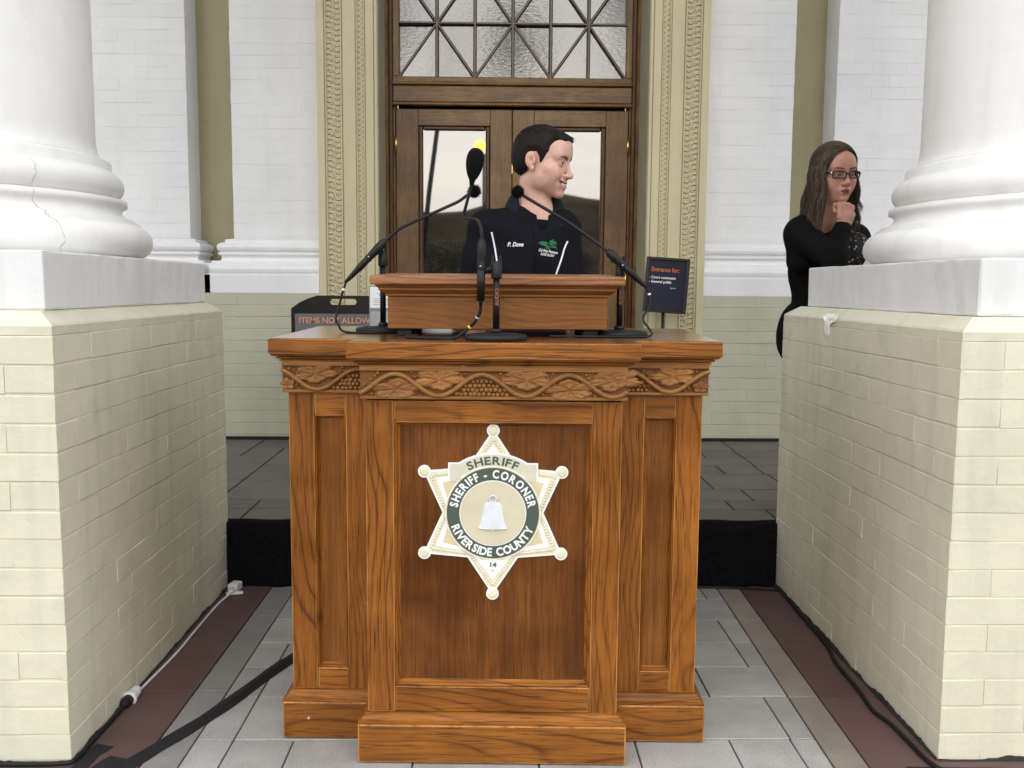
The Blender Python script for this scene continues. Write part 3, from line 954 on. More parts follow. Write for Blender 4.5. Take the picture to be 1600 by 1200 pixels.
def column(cx, cy, label, plinth_h, crack):
    t = thing('column', label, 'column', (cx, cy, 1.1355), group='white round columns on the brick piers')
    z0 = 1.1355
    ph = 1.283 - z0
    bm = bmesh.new()
    add_box(bm, -plinth_h, plinth_h, -plinth_h, plinth_h, 0, ph, 0.006, 2)
    bmesh.ops.subdivide_edges(bm, edges=[e for e in bm.edges if e.calc_length() > 0.5], cuts=24)
    for v in bm.verts:
        v.co += Vector((random.uniform(-.0012, .0012), random.uniform(-.0012, .0012), random.uniform(-.0008, .0008)))
    obj('plinth', bm, 'plinth', t)
    def arc(r0, zc, rr, a0, a1, n, rx=None):
        return [(r0 + (rx or rr) * math.cos(R(a0 + (a1 - a0) * i / n)), zc + rr * math.sin(R(a0 + (a1 - a0) * i / n)) - z0) for i in range(n + 1)]
    prof = [(0.56, ph)] + arc(0.588, 1.336, 0.052, -90, 62, 12) + [(0.603, 1.387 - z0), (0.603, 1.392 - z0), (0.586, 1.394 - z0), (0.586, 1.404 - z0)]
    prof += [(0.560, 1.412 - z0), (0.548, 1.424 - z0), (0.545, 1.434 - z0), (0.549, 1.444 - z0), (0.563, 1.450 - z0), (0.563, 1.466 - z0), (0.545, 1.470 - z0)]
    prof += arc(0.516, 1.513, 0.041, -75, 65, 10) + [(0.530, 1.556 - z0), (0.518, 1.560 - z0), (0.518, 1.588 - z0), (0.500, 1.596 - z0)]
    bm = bmesh.new()
    add_lathe(bm, prof, 96, caps=False)
    # hand-finished plaster is never quite round
    for v in bm.verts:
        a = math.atan2(v.co.y, v.co.x)
        f = 1 + 0.0016 * math.sin(5 * a + 40 * v.co.z) + 0.001 * math.sin(13 * a)
        v.co.x *= f; v.co.y *= f
        v.co.z += 0.0015 * math.sin(3 * a + 1)
    obj('column_base', bm, 'column_white', t)
    sp = [(0.490, 1.575 - z0), (0.499, 1.5955 - z0), (0.486, 1.606 - z0), (0.478, 1.625 - z0), (0.4735, 1.66 - z0), (0.4725, 2.2 - z0), (0.466, 3.8 - z0), (0.44, 5.3 - z0), (0.425, 6.15 - z0)]
    bm = bmesh.new(); add_lathe(bm, sp, 96, caps=False); obj('shaft', bm, 'column_white', t)
    lathe('capital', [(0.425, 6.152 - z0), (0.45, 6.17 - z0), (0.45, 6.21 - z0), (0.46, 6.25 - z0), (0.54, 6.37 - z0), (0.56, 6.41 - z0), (0.56, 6.599 - z0)], 'column_white', t, 64)
    if crack is not None:
        bm = bmesh.new()
        ph_ = R(crack)
        pts = []
        last = None
        for r, z in prof[1:-3]:
            ph_ += R(random.uniform(-0.7, 0.7))
            p = Vector(((r + 0.0002) * math.cos(ph_), (r + 0.0002) * math.sin(ph_), z))
            if last is not None and (p - last).length > 0.02:
                for k in range(1, 3):
                    pts.append(last.lerp(p, k / 3))
            pts.append(p); last = p
        add_tube(bm, pts, [random.uniform(0.0002, 0.0007) for _ in pts], 4)
        obj('crack', bm, 'crack', t)
    return t

PL = pier(-1.06, -1, 'cream painted brick pier with a white extension cord running along its foot')
PR = pier(1.147, 1, 'cream painted brick pier with a chipped top corner, the woman standing behind it')
column(-1.744, 2.95, 'white round column with cracked moulded base above the extension cord', 0.640, -30)
column(1.856, 2.95, 'white round column with moulded base next to the woman', 0.640, None)
# bare plaster where the right pier's cap is chipped
bm = bmesh.new()
out = [(1.25 * a, 1.25 * b) for a, b in [(-0.062, 0.012), (-0.045, 0.026), (-0.02, 0.022), (0.002, 0.030), (0.03, 0.027), (0.05, 0.030), (0.058, 0.018), (0.034, 0.012), (0.020, 0.002), (0.022, -0.018), (0.014, -0.038), (-0.004, -0.046), (-0.020, -0.036), (-0.018, -0.014), (-0.034, -0.004), (-0.055, 0.0)]]
inn = [(a * 0.86 + 0.0005, b * 0.82) for a, b in out]
vo = [bm.verts.new((0.0, a, b)) for a, b in out]
vi = [bm.verts.new((-0.0022 - 0.0012 * random.random(), a, b)) for a, b in inn]
bm.faces.new(vi)
for i in range(len(vo)):
    bm.faces.new((vo[i], vo[(i + 1) % len(vo)], vi[(i + 1) % len(vi)], vi[i]))
bmesh.ops.recalc_face_normals(bm, faces=bm.faces[:])
bmesh.ops.triangulate(bm, faces=bm.faces[:])
for v in bm.verts:                                     # the top of the patch folds back over the sloping cap
    if v.co.z > 0.013:
        k = v.co.z - 0.013
        v.co.x += 0.9 * k + 0.002; v.co.z = 0.013 + 0.62 * k
o = obj('bare_plaster', bm, 'column_white', PR)
o.location = (-0.705 - 0.0012, 3.17 - 2.955, 1.091)

# draped riser under the porch edge
bm = bmesh.new()
nx, nz = 160, 8
grid = []
for i in range(nx + 1):
    x = -1.075 + 2.24 * i / nx
    col_ = []
    for k in range(nz + 1):
        z = 0.262 * k / nz
        fold = 0.007 * math.sin(x * 31) + 0.004 * math.sin(x * 77 + 1.3)
        y = 3.640 + fold * (1 - 0.55 * k / nz) - 0.006 * (1 - k / nz)
        col_.append(bm.verts.new((x, y, z + 0.003 * math.sin(x * 9) * (k == nz))))
    col_.append(bm.verts.new((x, 3.70, 0.2605 + 0.002 * math.sin(x * 23))))
    grid.append(col_)
for a, b in zip(grid, grid[1:]):
    for k in range(nz + 1):
        bm.faces.new((a[k], b[k], b[k + 1], a[k + 1]))
o = obj('riser_drape', bm, 'velour', None, True)
tag(o, 'black cloth drape covering the riser of the porch step behind the lectern', 'drape')

# ------------------------------------------------------------------ lectern
LY = 2.232
lec = thing('lectern', 'broad carved oak lectern with a star badge on its front panel', 'lectern', (0.0, LY, 0), R(-1.6))
def lbx(name, x0, x1, y0, y1, z0, z1, mat, parent=None, bev=0.0025, seg=2):
    o = box(name, x0, x1, y0, y1, z0, z1, mat, parent or lec, bev, seg)
    if bev and mat in ('oak_v', 'oak_h', 'oak_base'):
        o.data.materials.append(M['oak_worn'])          # rubbed arrises
        for p in o.data.polygons:
            if max(abs(c) for c in p.normal) < 0.97:
                p.material_index = 1
    return o

def wrap_prism(name, prof, hw, y_back, mat, parent=None):
    """moulding with mitred returns: front run and two sides; prof = (outward, z), outward added to hw and to the front"""
    bm = bmesh.new()
    rows_ = []
    for p, z in prof:
        rows_.append([bm.verts.new(v) for v in ((-hw - p, y_back, z), (-hw - p, -p, z), (hw + p, -p, z), (hw + p, y_back, z))])
    for a, b in zip(rows_, rows_[1:]):
        for i in range(3):
            bm.faces.new((a[i], a[i + 1], b[i + 1], b[i]))
    bm.faces.new([r[0] for r in rows_]); bm.faces.new([r[3] for r in rows_])
    bm.faces.new([v for v in rows_[0]]); bm.faces.new([v for v in rows_[-1]])
    bmesh.ops.recalc_face_normals(bm, faces=bm.faces[:])
    return obj(name, bm, mat, parent or lec)

# centre bay ------------------------------------------------------
o = lbx('core', -0.312, 0.312, 0.062, 0.80, 0.0, 1.012, 'oak_panel', bev=0)
lbx('kickboard', -0.338, 0.338, 0.0, 0.10, 0.003, 0.103, 'oak_base', bev=0.004)
o = wrap_prism('base_moulding', [(-0.02, 0.1035), (0.0225, 0.1035), (0.0225, 0.108), (0.014, 0.111), (0.012, 0.117), (0.002, 0.124), (-0.02, 0.127)], 0.3155, 0.08, 'oak_h'); o.location = (0, 0.0245, 0)
lbx('stile', -0.316, -0.246, 0.028, 0.060, 0.125, 0.922, 'oak_v')
lbx('stile', 0.246, 0.316, 0.028, 0.060, 0.125, 0.922, 'oak_v')
lbx('side_board', -0.316, -0.311, 0.0605, 0.30, 0.125, 0.922, 'oak_v', bev=0)
lbx('side_board', 0.311, 0.316, 0.0605, 0.30, 0.125, 0.922, 'oak_v', bev=0)
lbx('rail', -0.2455, 0.2455, 0.0285, 0.060, 0.872, 0.922, 'oak_h')
lbx('rail', -0.2455, 0.2455, 0.0285, 0.060, 0.127, 0.192, 'oak_h')
lbx('panel', -0.2455, 0.2455, 0.048, 0.061, 0.190, 0.874, 'oak_panel', bev=0)
def sticking(x0, x1, z0, z1, y0, y1, w, mat):
    """sloped moulding round a sunk panel, mitred at the corners"""
    for a, b, ia, ib in (((x0, z0), (x1, z0), (x0 + w, z0 + w), (x1 - w, z0 + w)), ((x0, z1), (x1, z1), (x0 + w, z1 - w), (x1 - w, z1 - w)),
                         ((x0, z0), (x0, z1), (x0 + w, z0 + w), (x0 + w, z1 - w)), ((x1, z0), (x1, z1), (x1 - w, z0 + w), (x1 - w, z1 - w))):
        bm = bmesh.new()
        lv = [(0, y0), (0.25, y0 - 0.0015), (0.45, y0 + 0.002), (0.6, y0 + 0.010), (1.0, y1)]
        A = []; B = []
        for t, y in lv:
            A.append(bm.verts.new((a[0] + (ia[0] - a[0]) * t, y, a[1] + (ia[1] - a[1]) * t)))
            B.append(bm.verts.new((b[0] + (ib[0] - b[0]) * t, y, b[1] + (ib[1] - b[1]) * t)))
        A.append(bm.verts.new((a[0], y1, a[1]))); B.append(bm.verts.new((b[0], y1, b[1])))
        n = len(A)
        for i in range(n):
            bm.faces.new((A[i], A[(i + 1) % n], B[(i + 1) % n], B[i]))
        bm.faces.new(A); bm.faces.new(B)
        bmesh.ops.recalc_face_normals(bm, faces=bm.faces[:])
        obj('panel_moulding', bm, mat if abs(a[1] - b[1]) < 1e-6 else 'oak_v', lec)
sticking(-0.2453, 0.2453, 0.1925, 0.8715, 0.031, 0.0475, 0.013, 'oak_h')

# wings -----------------------------------------------------------
for s in (-1, 1):
    def wb(name, u0, u1, y0, y1, z0, z1, mat, bev=0.0025):
        a, b = sorted((s * u0, s * u1)); return lbx(name, a, b, y0, y1, z0, z1, mat, bev=bev)
    wb('core', 0.314, 0.530, 0.185, 0.76, 0.0, 1.012, 'oak_v', bev=0)
    wb('kickboard', 0.20, 0.559, 0.124, 0.22, 0.003, 0.103, 'oak_base', 0.004)
    wb('side_kickboard', 0.532, 0.5585, 0.2205, 0.78, 0.003, 0.103, 'oak_base', 0.003)
    bm = bmesh.new()
    prof = [(-0.02, 0.1035), (0.021, 0.1035), (0.021, 0.108), (0.013, 0.111), (0.011, 0.118), (0.002, 0.127), (-0.02, 0.130)]
    rr = []
    for p, z in prof:
        rr.append([bm.verts.new(v) for v in ((s * 0.25, 0.147 - p, z), (s * (0.5375 + p), 0.147 - p, z), (s * (0.5375 + p), 0.77, z))])
    for a, b in zip(rr, rr[1:]):
        for i in range(2):
            bm.faces.new((a[i], a[i + 1], b[i + 1], b[i]))
    bmesh.ops.recalc_face_normals(bm, faces=bm.faces[:])
    obj('base_moulding', bm, 'oak_h', lec)
    wb('stile', 0.469, 0.536, 0.152, 0.184, 0.1285, 0.925, 'oak_v')
    wb('stile', 0.300, 0.388, 0.152, 0.184, 0.1285, 0.925, 'oak_v')
    wb('side_board', 0.531, 0.536, 0.1845, 0.77, 0.1285, 0.925, 'oak_v', 0)
    wb('rail', 0.3885, 0.4685, 0.1525, 0.184, 0.868, 0.925, 'oak_h')
    wb('rail', 0.3885, 0.4685, 0.1525, 0.184, 0.1285, 0.186, 'oak_h')
    wb('panel', 0.3885, 0.4685, 0.170, 0.1845, 0.184, 0.870, 'oak_wing', 0)
    a, b = sorted((s * 0.3887, s * 0.4683))
    sticking(a, b, 0.1865, 0.8675, 0.155, 0.1695, 0.010, 'oak_h')

# cornice and top ---------------------------------------------------
CORN = [(0.0, 1.008), (0.0045, 1.0085), (0.0045, 1.0115), (0.0, 1.0120), (0.0, 1.0135), (0.007, 1.0140), (0.0115, 1.0165), (0.0125, 1.0190), (0.006, 1.0195), (0.006, 1.0212), (0.017, 1.0217), (0.0215, 1.0240), (0.0225, 1.0266), (0.0, 1.0268)]
o = wrap_prism('cornice_moulding', CORN, 0.3275, 0.2, 'oak_h'); o.location = (0, 0.0135, 0)
o = wrap_prism('cornice_moulding', CORN, 0.5490, 0.62, 'oak_h'); o.location = (0, 0.138, 0)
def top_slab():
    z0, z1 = 1.027, 1.068
    xb = 0.605
    pts = [(-0.353, -0.012), (0.353, -0.012), (0.353, 0.112), (0.574, 0.112), (xb, 0.86), (-xb, 0.86), (-0.574, 0.112), (-0.353, 0.112)]
    bm = bmesh.new()
    add_poly_prism(bm, pts, 'z', z0, z1)
    bmesh.ops.bevel(bm, geom=bm.edges[:], offset=0.0035, segments=2, affect='EDGES')
    return obj('top', bm, 'oak_top', lec)
top_slab()
# front edges of the top in the lighter, unpolished edge timber
lbx('top_edge', -0.3538, 0.3538, -0.0155, -0.0122, 1.0285, 1.0665, 'oak_h', bev=0.001)
for s in (-1, 1):
    a, b = sorted((s * 0.3545, s * 0.5748)); lbx('top_edge', a, b, 0.1085, 0.1118, 1.0285, 1.0665, 'oak_h', bev=0.001)

# carved friezes ------------------------------------------------------
def relief_leaf(w, h, flip, seed):
    """lobed grape leaf in low relief: domed lobes, sunk veins"""
    rnd = random.Random(seed)
    bm = bmesh.new()
    nr, na = 6, 44
    ctr = bm.verts.new((0, -0.0055, 0))
    rings = []
    for j in range(1, nr + 1):
        u = j / nr
        ring = []
        for i in range(na):
            th = 2 * math.pi * i / na
            lob = 0.84 + 0.14 * math.cos(5 * th + 0.4 * seed) + 0.07 * math.cos(15 * th + seed) + 0.03 * math.cos(23 * th)
            rad = u * lob
            hgt = 0.0135 * (1 - u ** 5) ** 0.5 * (0.72 + 0.28 * math.cos(5 * th + 0.4 * seed)) if u < 1 else 0
            vein = 0.0052 * math.exp(-((math.sin(2.5 * th + 0.2 * seed)) / 0.28) ** 2) * (1 - abs(u - 0.55))
            rim = 0.0036 * math.exp(-((u - 0.82) / 0.13) ** 2)
            ring.append(bm.verts.new((rad * w / 2 * math.cos(th), -(hgt * 0.8 - vein + rim), flip * rad * h / 2 * math.sin(th))))
        rings.append(ring)
    for i in range(na):
        f = bm.faces.new((ctr, rings[0][i], rings[0][(i + 1) % na])); f.smooth = True
    for a, b in zip(rings, rings[1:]):
        for i in range(na):
            f = bm.faces.new((a[i], b[i], b[(i + 1) % na], a[(i + 1) % na])); f.smooth = True
    bmesh.ops.recalc_face_normals(bm, faces=bm.faces[:])
    if sum(f.normal.y for f in bm.faces) > 0:
        bmesh.ops.reverse_faces(bm, faces=bm.faces[:])
    return bm

PER = 0.212
ZC, AMP = 0.9625, 0.0265
def vine_z(x, peak):
    return ZC + AMP * math.cos(2 * math.pi * (x - peak) / PER)

def frieze(x0, x1, yf, peak, leaves, grapes, z0, z1):
    t = bpy.data.objects.new('frieze', None); COL.objects.link(t); t.parent = lec
    t.location = (0, yf, 0)
    def part(o):
        o.parent = t; return o
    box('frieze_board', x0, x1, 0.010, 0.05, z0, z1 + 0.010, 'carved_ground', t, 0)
    box('lower_fillet', x0, x1, -0.001, 0.0079, z0, z0 + 0.008, 'carved', t, 0.002, 2)
    box('upper_fillet', x0, x1, -0.001, 0.0079, z1 - 0.004, z1 + 0.0100, 'carved', t, 0.002, 2)
    n = int((x1 - x0) / 0.006)
    pts = [(x0 + (x1 - x0) * i / n, 0.002, vine_z(x0 + (x1 - x0) * i / n, peak)) for i in range(n + 1)]
    tube('vine', [(a, b - 0.003, c) for a, b, c in pts], 0.0058, 'carved', t, 8)
    for lx, lz, w, h, fl, sd in leaves:
        o = obj('carved_leaf', relief_leaf(w, h, fl, sd), 'carved', t)
        o.location = (lx, 0.0075, lz)
        o.rotation_euler = (0, R(random.uniform(-8, 8)), 0)
    rnd = random.Random(int(1000 * (x1 + 2)))
    for poly in grapes:
        gx0, gx1, fn_lo, fn_hi = poly
        bm = bmesh.new()
        row = 0
        r = 0.0058
        z = z0 + 0.013
        while z < z1 - 0.006:
            x = gx0 + (0.0058 if row % 2 else 0)
            while x < gx1:
                if fn_lo(x) < z < fn_hi(x):
                    add_ball(bm, (x + rnd.uniform(-.0012, .0012), 0.0055 + rnd.uniform(-.002, .001), z + rnd.uniform(-.001, .001)), r * rnd.uniform(0.85, 1.12), 2)
                x += 0.0112
            z += 0.0102; row += 1
        if len(bm.verts):
            o = obj('grape_cluster', bm, 'carved', t); o['kind'] = 'stuff'
        else:
            bm.free()
    bm = bmesh.new()                                   # stray berries and tendrils in the gaps
    k = 0
    x = x0 + 0.012
    while x < x1 - 0.01:
        vz = vine_z(x, peak)
        up_ = vz < ZC
        slope = abs(math.sin(2 * math.pi * (x - peak) / PER))
        if slope > 0.75:
            for dz in (0.015, -0.015):
                if z0 + 0.012 < vz + dz < z1 - 0.007:
                    add_ball(bm, (x + rnd.uniform(-.006, .006), 0.006, vz + dz * rnd.uniform(0.9, 1.35)), rnd.uniform(0.0036, 0.0052), 1)
        x += 0.0125
    o = obj('berry_sprigs', bm, 'carved', t); o['kind'] = 'stuff'
    return t

pk = -0.028
leaves = []
for i, (lx, above) in enumerate(((pk - 1.5 * PER + 0.0, 1), (pk - PER, 0), (pk - PER / 2, 1), (pk + PER / 2, 1), (pk + PER, 0), (pk + 1.5 * PER, 1))):
    if -0.31 < lx < 0.31:
        leaves.append((lx + 0.002, ZC + (0.0135 if above else -0.0105), 0.150, 0.060, 1 if above else -1, i + 1))
leaves = [l for l in leaves if -0.28 < l[0] < 0.30]
leaves.append((0.300, ZC + 0.014, 0.06, 0.042, 1, 9))
frieze(-0.3265, 0.3265, 0.012, pk, leaves, [(pk - 0.085, pk + 0.085, lambda x: 0.938, lambda x: vine_z(x, pk) - 0.010)], 0.927, 1.000)
pl = -0.457 + PER / 2                                    # the wing vine dips at the middle of each wing
frieze(-0.5485, -0.3275, 0.136, pl, [(-0.462, ZC + 0.0135, 0.140, 0.056, 1, 4), (-0.534, ZC - 0.014, 0.045, 0.034, -1, 6)],
       [(-0.415, -0.331, lambda x: 0.937, lambda x: vine_z(x, pl) - 0.010)], 0.927, 1.000)
pr = 0.447 + PER / 2
frieze(0.3275, 0.5485, 0.136, pr, [(0.455, ZC + 0.0135, 0.140, 0.056, 1, 7), (0.527, ZC - 0.014, 0.050, 0.034, -1, 3)],
       [(0.332, 0.395, lambda x: 0.937, lambda x: vine_z(x, pr) - 0.010)], 0.927, 1.000)

# reading desk standing on the lectern ---------------------------------
LM = Matrix.Translation((0, LY, 0)) @ Matrix.Rotation(R(-1.6), 4, 'Z')
desk = thing('reading_desk', 'small oak reading desk standing on top of the carved lectern', 'reading desk', LM @ Vector((0.003, 0.245, 1.068)), R(-0.6))
box('foot', -0.27, -0.23, 0.02, 0.34, 0.0, 0.0205, 'rubber', desk, 0.002)
box('foot', 0.23, 0.27, 0.02, 0.34, 0.0, 0.0205, 'rubber', desk, 0.002)
box('body', -0.292, 0.292, 0.0, 0.36, 0.021, 0.106, 'oak_box', desk, 0.002, 2)
bm = bmesh.new()
prof = [(0.0, 0.1062), (0.006, 0.108), (0.006, 0.113), (0.010, 0.1155), (0.022, 0.124), (0.022, 0.129), (0.026, 0.131), (0.030, 0.137), (0.0, 0.1372)]
rr = []
for p, z in prof:
    rr.append([bm.verts.new(v) for v in ((-0.292 - p, 0.36, z), (-0.292 - p, -p, z), (0.292 + p, -p, z), (0.292 + p, 0.36, z))])
for a, b in zip(rr, rr[1:]):
    for i in range(3):
        bm.faces.new((a[i], a[i + 1], b[i + 1], b[i]))
bm.faces.new([r[0] for r in rr]); bm.faces.new([r[3] for r in rr])
bmesh.ops.recalc_face_normals(bm, faces=bm.faces[:])
obj('desk_moulding', bm, 'oak_box', desk)
bm = bmesh.new()
add_box(bm, -0.334, 0.334, -0.042, 0.38, 0.1375, 0.1610, 0.005, 3)
for v in bm.verts:
    if v.co.y > 0.2:
        v.co.z += 0.012
obj('desk_top', bm, 'oak_edge', desk)

# star badge mounted on the front panel ---------------------------------
badge = thing('badge_sign', 'six pointed star sheriff badge sign on the front panel of the lectern', 'badge sign', LM @ Vector((-0.001, 0.0475, 0.639)), R(-1.6))
def star(Rr, rot=90, notch=None):
    rn = notch or Rr / math.sqrt(3)
    return [((Rr if k % 2 == 0 else rn) * math.cos(R(rot + 30 * k)), (Rr if k % 2 == 0 else rn) * math.sin(R(rot + 30 * k)) * 1.05) for k in range(12)]
def disc(r, n=64, c=(0, 0)):
    return [(c[0] + r * math.cos(2 * math.pi * i / n), c[1] + r * math.sin(2 * math.pi * i / n)) for i in range(n)]
yb = 0.0
def layer(name, pts, t0, t1, mat):
    return prism(name, pts, 'y', -t1, -t0, mat, badge)
TIP = 0.194
layer('star_plate', star(TIP + 0.007, notch=0.1265), 0.0, 0.0030, 'badge_white')
layer('rope_border', star(TIP - 0.003, notch=0.1215), 0.0031, 0.0038, 'badge_cream')
layer('white_band', star(TIP - 0.030, notch=0.1105), 0.0039, 0.0046, 'badge_white')
layer('inner_star', star(TIP - 0.049, notch=0.102), 0.0047, 0.0053, 'badge_tan')
for k in range(6):
    c = ((TIP + 0.004) * math.cos(R(90 + 60 * k)), (TIP + 0.004) * math.sin(R(90 + 60 * k)) * 1.05)
    layer('tip_border', disc(0.0160, 28, c), 0.0002, 0.0042, 'badge_white')
    bm = bmesh.new(); add_ball(bm, (c[0], -0.0042, c[1]), 0.0124, 3, (1, 0.22, 1))
    obj('tip_ball', bm, 'badge_cream', badge)
bm = bmesh.new()
st = star(TIP - 0.0165, notch=0.116)
for i in range(12):
    a, b = Vector(st[i]), Vector(st[(i + 1) % 12])
    for j in range(13):
        p = a.lerp(b, (j + 0.5) / 13)
        if p.length > 0.12:
            add_ball(bm, (p.x, -0.0040, p.y), 0.0040, 1, (1, 0.35, 1))
o = obj('rope_beads', bm, 'badge_cream', badge); o['kind'] = 'stuff'
# banner
bn = []
for k in range(25):
    a = R(128 - 76 * k / 24)
    bn.append((0.148 * math.cos(a), 0.148 * math.sin(a)))
for k in range(25):
    a = R(52 + 76 * k / 24)
    bn.append((0.1165 * math.cos(a), 0.1165 * math.sin(a)))
bo = [(x * 1.0 + (0.004 if x > 0 else -0.004), z + (0.004 if math.hypot(x, z) > 0.13 else -0.004)) for x, z in bn]
layer('banner_border', bo, 0.0054, 0.0062, 'badge_white')
layer('banner', bn, 0.0063, 0.0070, 'badge_banner')
for s in (-1, 1):
    a = 0.5 * (R(128) + R(52))
    cx, cz = s * 0.0925, 0.1015
    layer('scroll_border', [(cx - 0.0195, cz - 0.021), (cx + 0.0195, cz - 0.021), (cx + 0.0195, cz + 0.026), (cx - 0.0195, cz + 0.026)], 0.0056, 0.0068, 'badge_white')
    bm = bmesh.new()
    n = 10
    A = []; B = []
    for i in range(n + 1):
        u = i / n
        x = cx - 0.0155 + 0.031 * u
        y = -0.0069 - 0.003 * math.sin(math.pi * u)
        A.append(bm.verts.new((x, y, cz - 0.0175))); B.append(bm.verts.new((x, y, cz + 0.021 + 0.002 * math.sin(math.pi * u))))
    for i in range(n):
        f = bm.faces.new((A[i], A[i + 1], B[i + 1], B[i])); f.smooth = True
    obj('scroll_end', bm, 'badge_banner', badge)
layer('ring_rim', disc(0.1195), 0.0071, 0.0077, 'badge_white')
layer('ring_line', disc(0.1172), 0.0078, 0.0082, 'badge_tan')
layer('ring', disc(0.1150), 0.0083, 0.0088, 'badge_green')
layer('disc_line', disc(0.0836), 0.0089, 0.0092, 'badge_white')
layer('disc', disc(0.0815), 0.0093, 0.0097, 'badge_disc')
yl = -0.0098
# bell
bell = [(-0.0370, -0.040), (0.0370, -0.040)]
side = [(0.0370, -0.037), (0.0330, -0.030), (0.0285, -0.018), (0.0255, -0.004), (0.0240, 0.010), (0.0225, 0.020), (0.0170, 0.0275), (0.0085, 0.0300)]
pts = side + [(-x, z) for x, z in side[::-1]]
bm = bmesh.new()
L_ = [(s_[0], s_[1]) for s_ in side]
for (xa, za), (xb, zb) in zip(L_, L_[1:]):
    n = 10
    ra = [bm.verts.new((-xa + 2 * xa * i / n, yl - 0.0045 * math.sin(math.pi * i / n) - 0.0004, za)) for i in range(n + 1)]
    rb = [bm.verts.new((-xb + 2 * xb * i / n, yl - 0.0045 * math.sin(math.pi * i / n) - 0.0004, zb)) for i in range(n + 1)]
    for i in range(n):
        f = bm.faces.new((ra[i], ra[i + 1], rb[i + 1], rb[i])); f.smooth = True
bmesh.ops.remove_doubles(bm, verts=bm.verts[:], dist=0.00005)
add_tube(bm, [(0.0085 * math.cos(t), yl - 0.0025, 0.037 + 0.0085 * math.sin(t)) for t in [2 * math.pi * i / 20 for i in range(21)]], 0.0022, 6, caps=False)
add_tube(bm, [(-0.036 + 0.072 * i / 12, yl - 0.003 - 0.002 * math.sin(math.pi * i / 12), -0.0375 - 0.0015 * math.sin(math.pi * i / 12)) for i in range(13)], 0.0016, 6)
add_ball(bm, (0, yl - 0.002, -0.0425), 0.005, 2, (1, 0.5, 0.6))
obj('bell', bm, 'badge_silver', badge)
arc_lettering('lettering', 'SHERIFF', 0.0280, 0.1235, 90.5, 0.0028, 'badge_green', badge, (0, 0), -0.0074, 0.0007, span=57)
arc_lettering('lettering', 'SHERIFF - CORONER', 0.0285, 0.0895, 90, 0.0025, 'badge_white', badge, (0, 0), -0.0092, 0.0010, span=162)
arc_lettering('lettering', 'RIVERSIDE COUNTY', 0.0285, 0.1090, 269, 0.0026, 'badge_white', badge, (0, 0), -0.0092, 0.0010, below=True, span=141)
tri = [(-0.041, -0.121), (0.041, -0.121), (0.0, -0.176)]
layer('lower_field', [(-0.030, -0.1195), (0.030, -0.1195), (0.011, -0.146), (-0.011, -0.146)], 0.0056, 0.0062, 'badge_white')
lettering('lettering', '14', 0.0155, 'badge_green', badge, (0, -0.0066, -0.1375), bold=0.0005, sx=1.25)

# ------------------------------------------------------------------ microphones
def on_top(x, y):
    return LM @ Vector((x, y, 1.068))

def mic_stand(label, at, pole_h, clip_dir):
    t = thing('microphone_stand', label, 'microphone stand', at, 0, 'desk microphone stands on the lectern')
    lathe('base', [(0.0, 0.0), (0.074, 0.0), (0.0785, 0.003), (0.0785, 0.010), (0.076, 0.0135), (0.060, 0.0165), (0.02, 0.019), (0.0, 0.019)], 'black_metal', t, 48)
    lathe('collar', [(0.014, 0.019), (0.014, 0.026), (0.010, 0.029)], 'black_metal', t, 20)
    lathe('pole', [(0.0085, 0.026), (0.0085, pole_h - 0.045)], 'black_plastic', t, 18)
    bm = bmesh.new()
    add_lathe(bm, [(0.0125, pole_h - 0.052), (0.0135, pole_h - 0.048), (0.0135, pole_h - 0.010), (0.011, pole_h - 0.008)], 18)
    add_box(bm, -0.0125, -0.0055, -0.010, 0.010, pole_h - 0.02, pole_h + 0.006, 0.003, 2)
    add_box(bm, 0.0055, 0.0125, -0.010, 0.010, pole_h - 0.02, pole_h + 0.006, 0.003, 2)
    obj('clutch', bm, 'black_plastic', t)
    bm = bmesh.new()
    add_lathe(bm, [(0.0048, -0.0135), (0.0048, -0.0105)], 12)
    o = obj('screw', bm, 'steel', t); o.rotation_euler = (R(90), 0, 0); o.location = (0.0, -0.0015, pole_h - 0.014)
    o.location.y = 0.0
    return t

cA = on_top(0.003, 0.105)
mcC = mic_stand('desk microphone stand in front of the reading desk, in the middle', cA, 0.205, 0)
aL = on_top(-0.333, 0.455)
mcL = mic_stand('desk microphone stand at the end of the reading desk nearer the handled black sign', aL, 0.243, 0)
aR = on_top(0.338, 0.345)
mcR = mic_stand('desk microphone stand at the end of the reading desk nearer the framed entrance sign', aR, 0.215, 0)
for st_ in (mcC, mcR):
    o = lettering('lettering', 'AUDIO', 0.0135, 'stand_print', st_, (0.0045, -0.0090, 0.105), rot=(R(90), R(-90), 0), bold=0.0002)
    o.location = (0.006, -0.0090, 0.108)

def furry(bm, c, r):
    rnd = random.Random(3)
    for i in range(1500):
        u = rnd.uniform(-1, 1); a = rnd.uniform(0, 2 * math.pi)
        d = Vector((math.sqrt(1 - u * u) * math.cos(a), math.sqrt(1 - u * u) * math.sin(a), u))
        k = 0.90 + 0.10 * math.sin(5 * a + 3 * u) * math.cos(4 * u)
        p = Vector(c) + d * r * 0.72
        e = Vector(c) + (d + Vector((rnd.uniform(-.3, .3), rnd.uniform(-.3, .3), rnd.uniform(-.3, .3)))) * r * rnd.uniform(0.85, 1.08) * k
        s = d.orthogonal().normalized() * r * 0.05
        s2 = d.cross(s).normalized() * r * 0.05
        vs = [bm.verts.new(p + s), bm.verts.new(p - s * 0.5 + s2), bm.verts.new(p - s * 0.5 - s2), bm.verts.new(e)]
        for f in ((0, 1, 3), (1, 2, 3), (2, 0, 3)):
            bm.faces.new([vs[k_] for k_ in f])
    add_ball(bm, c, r * 0.80, 2)

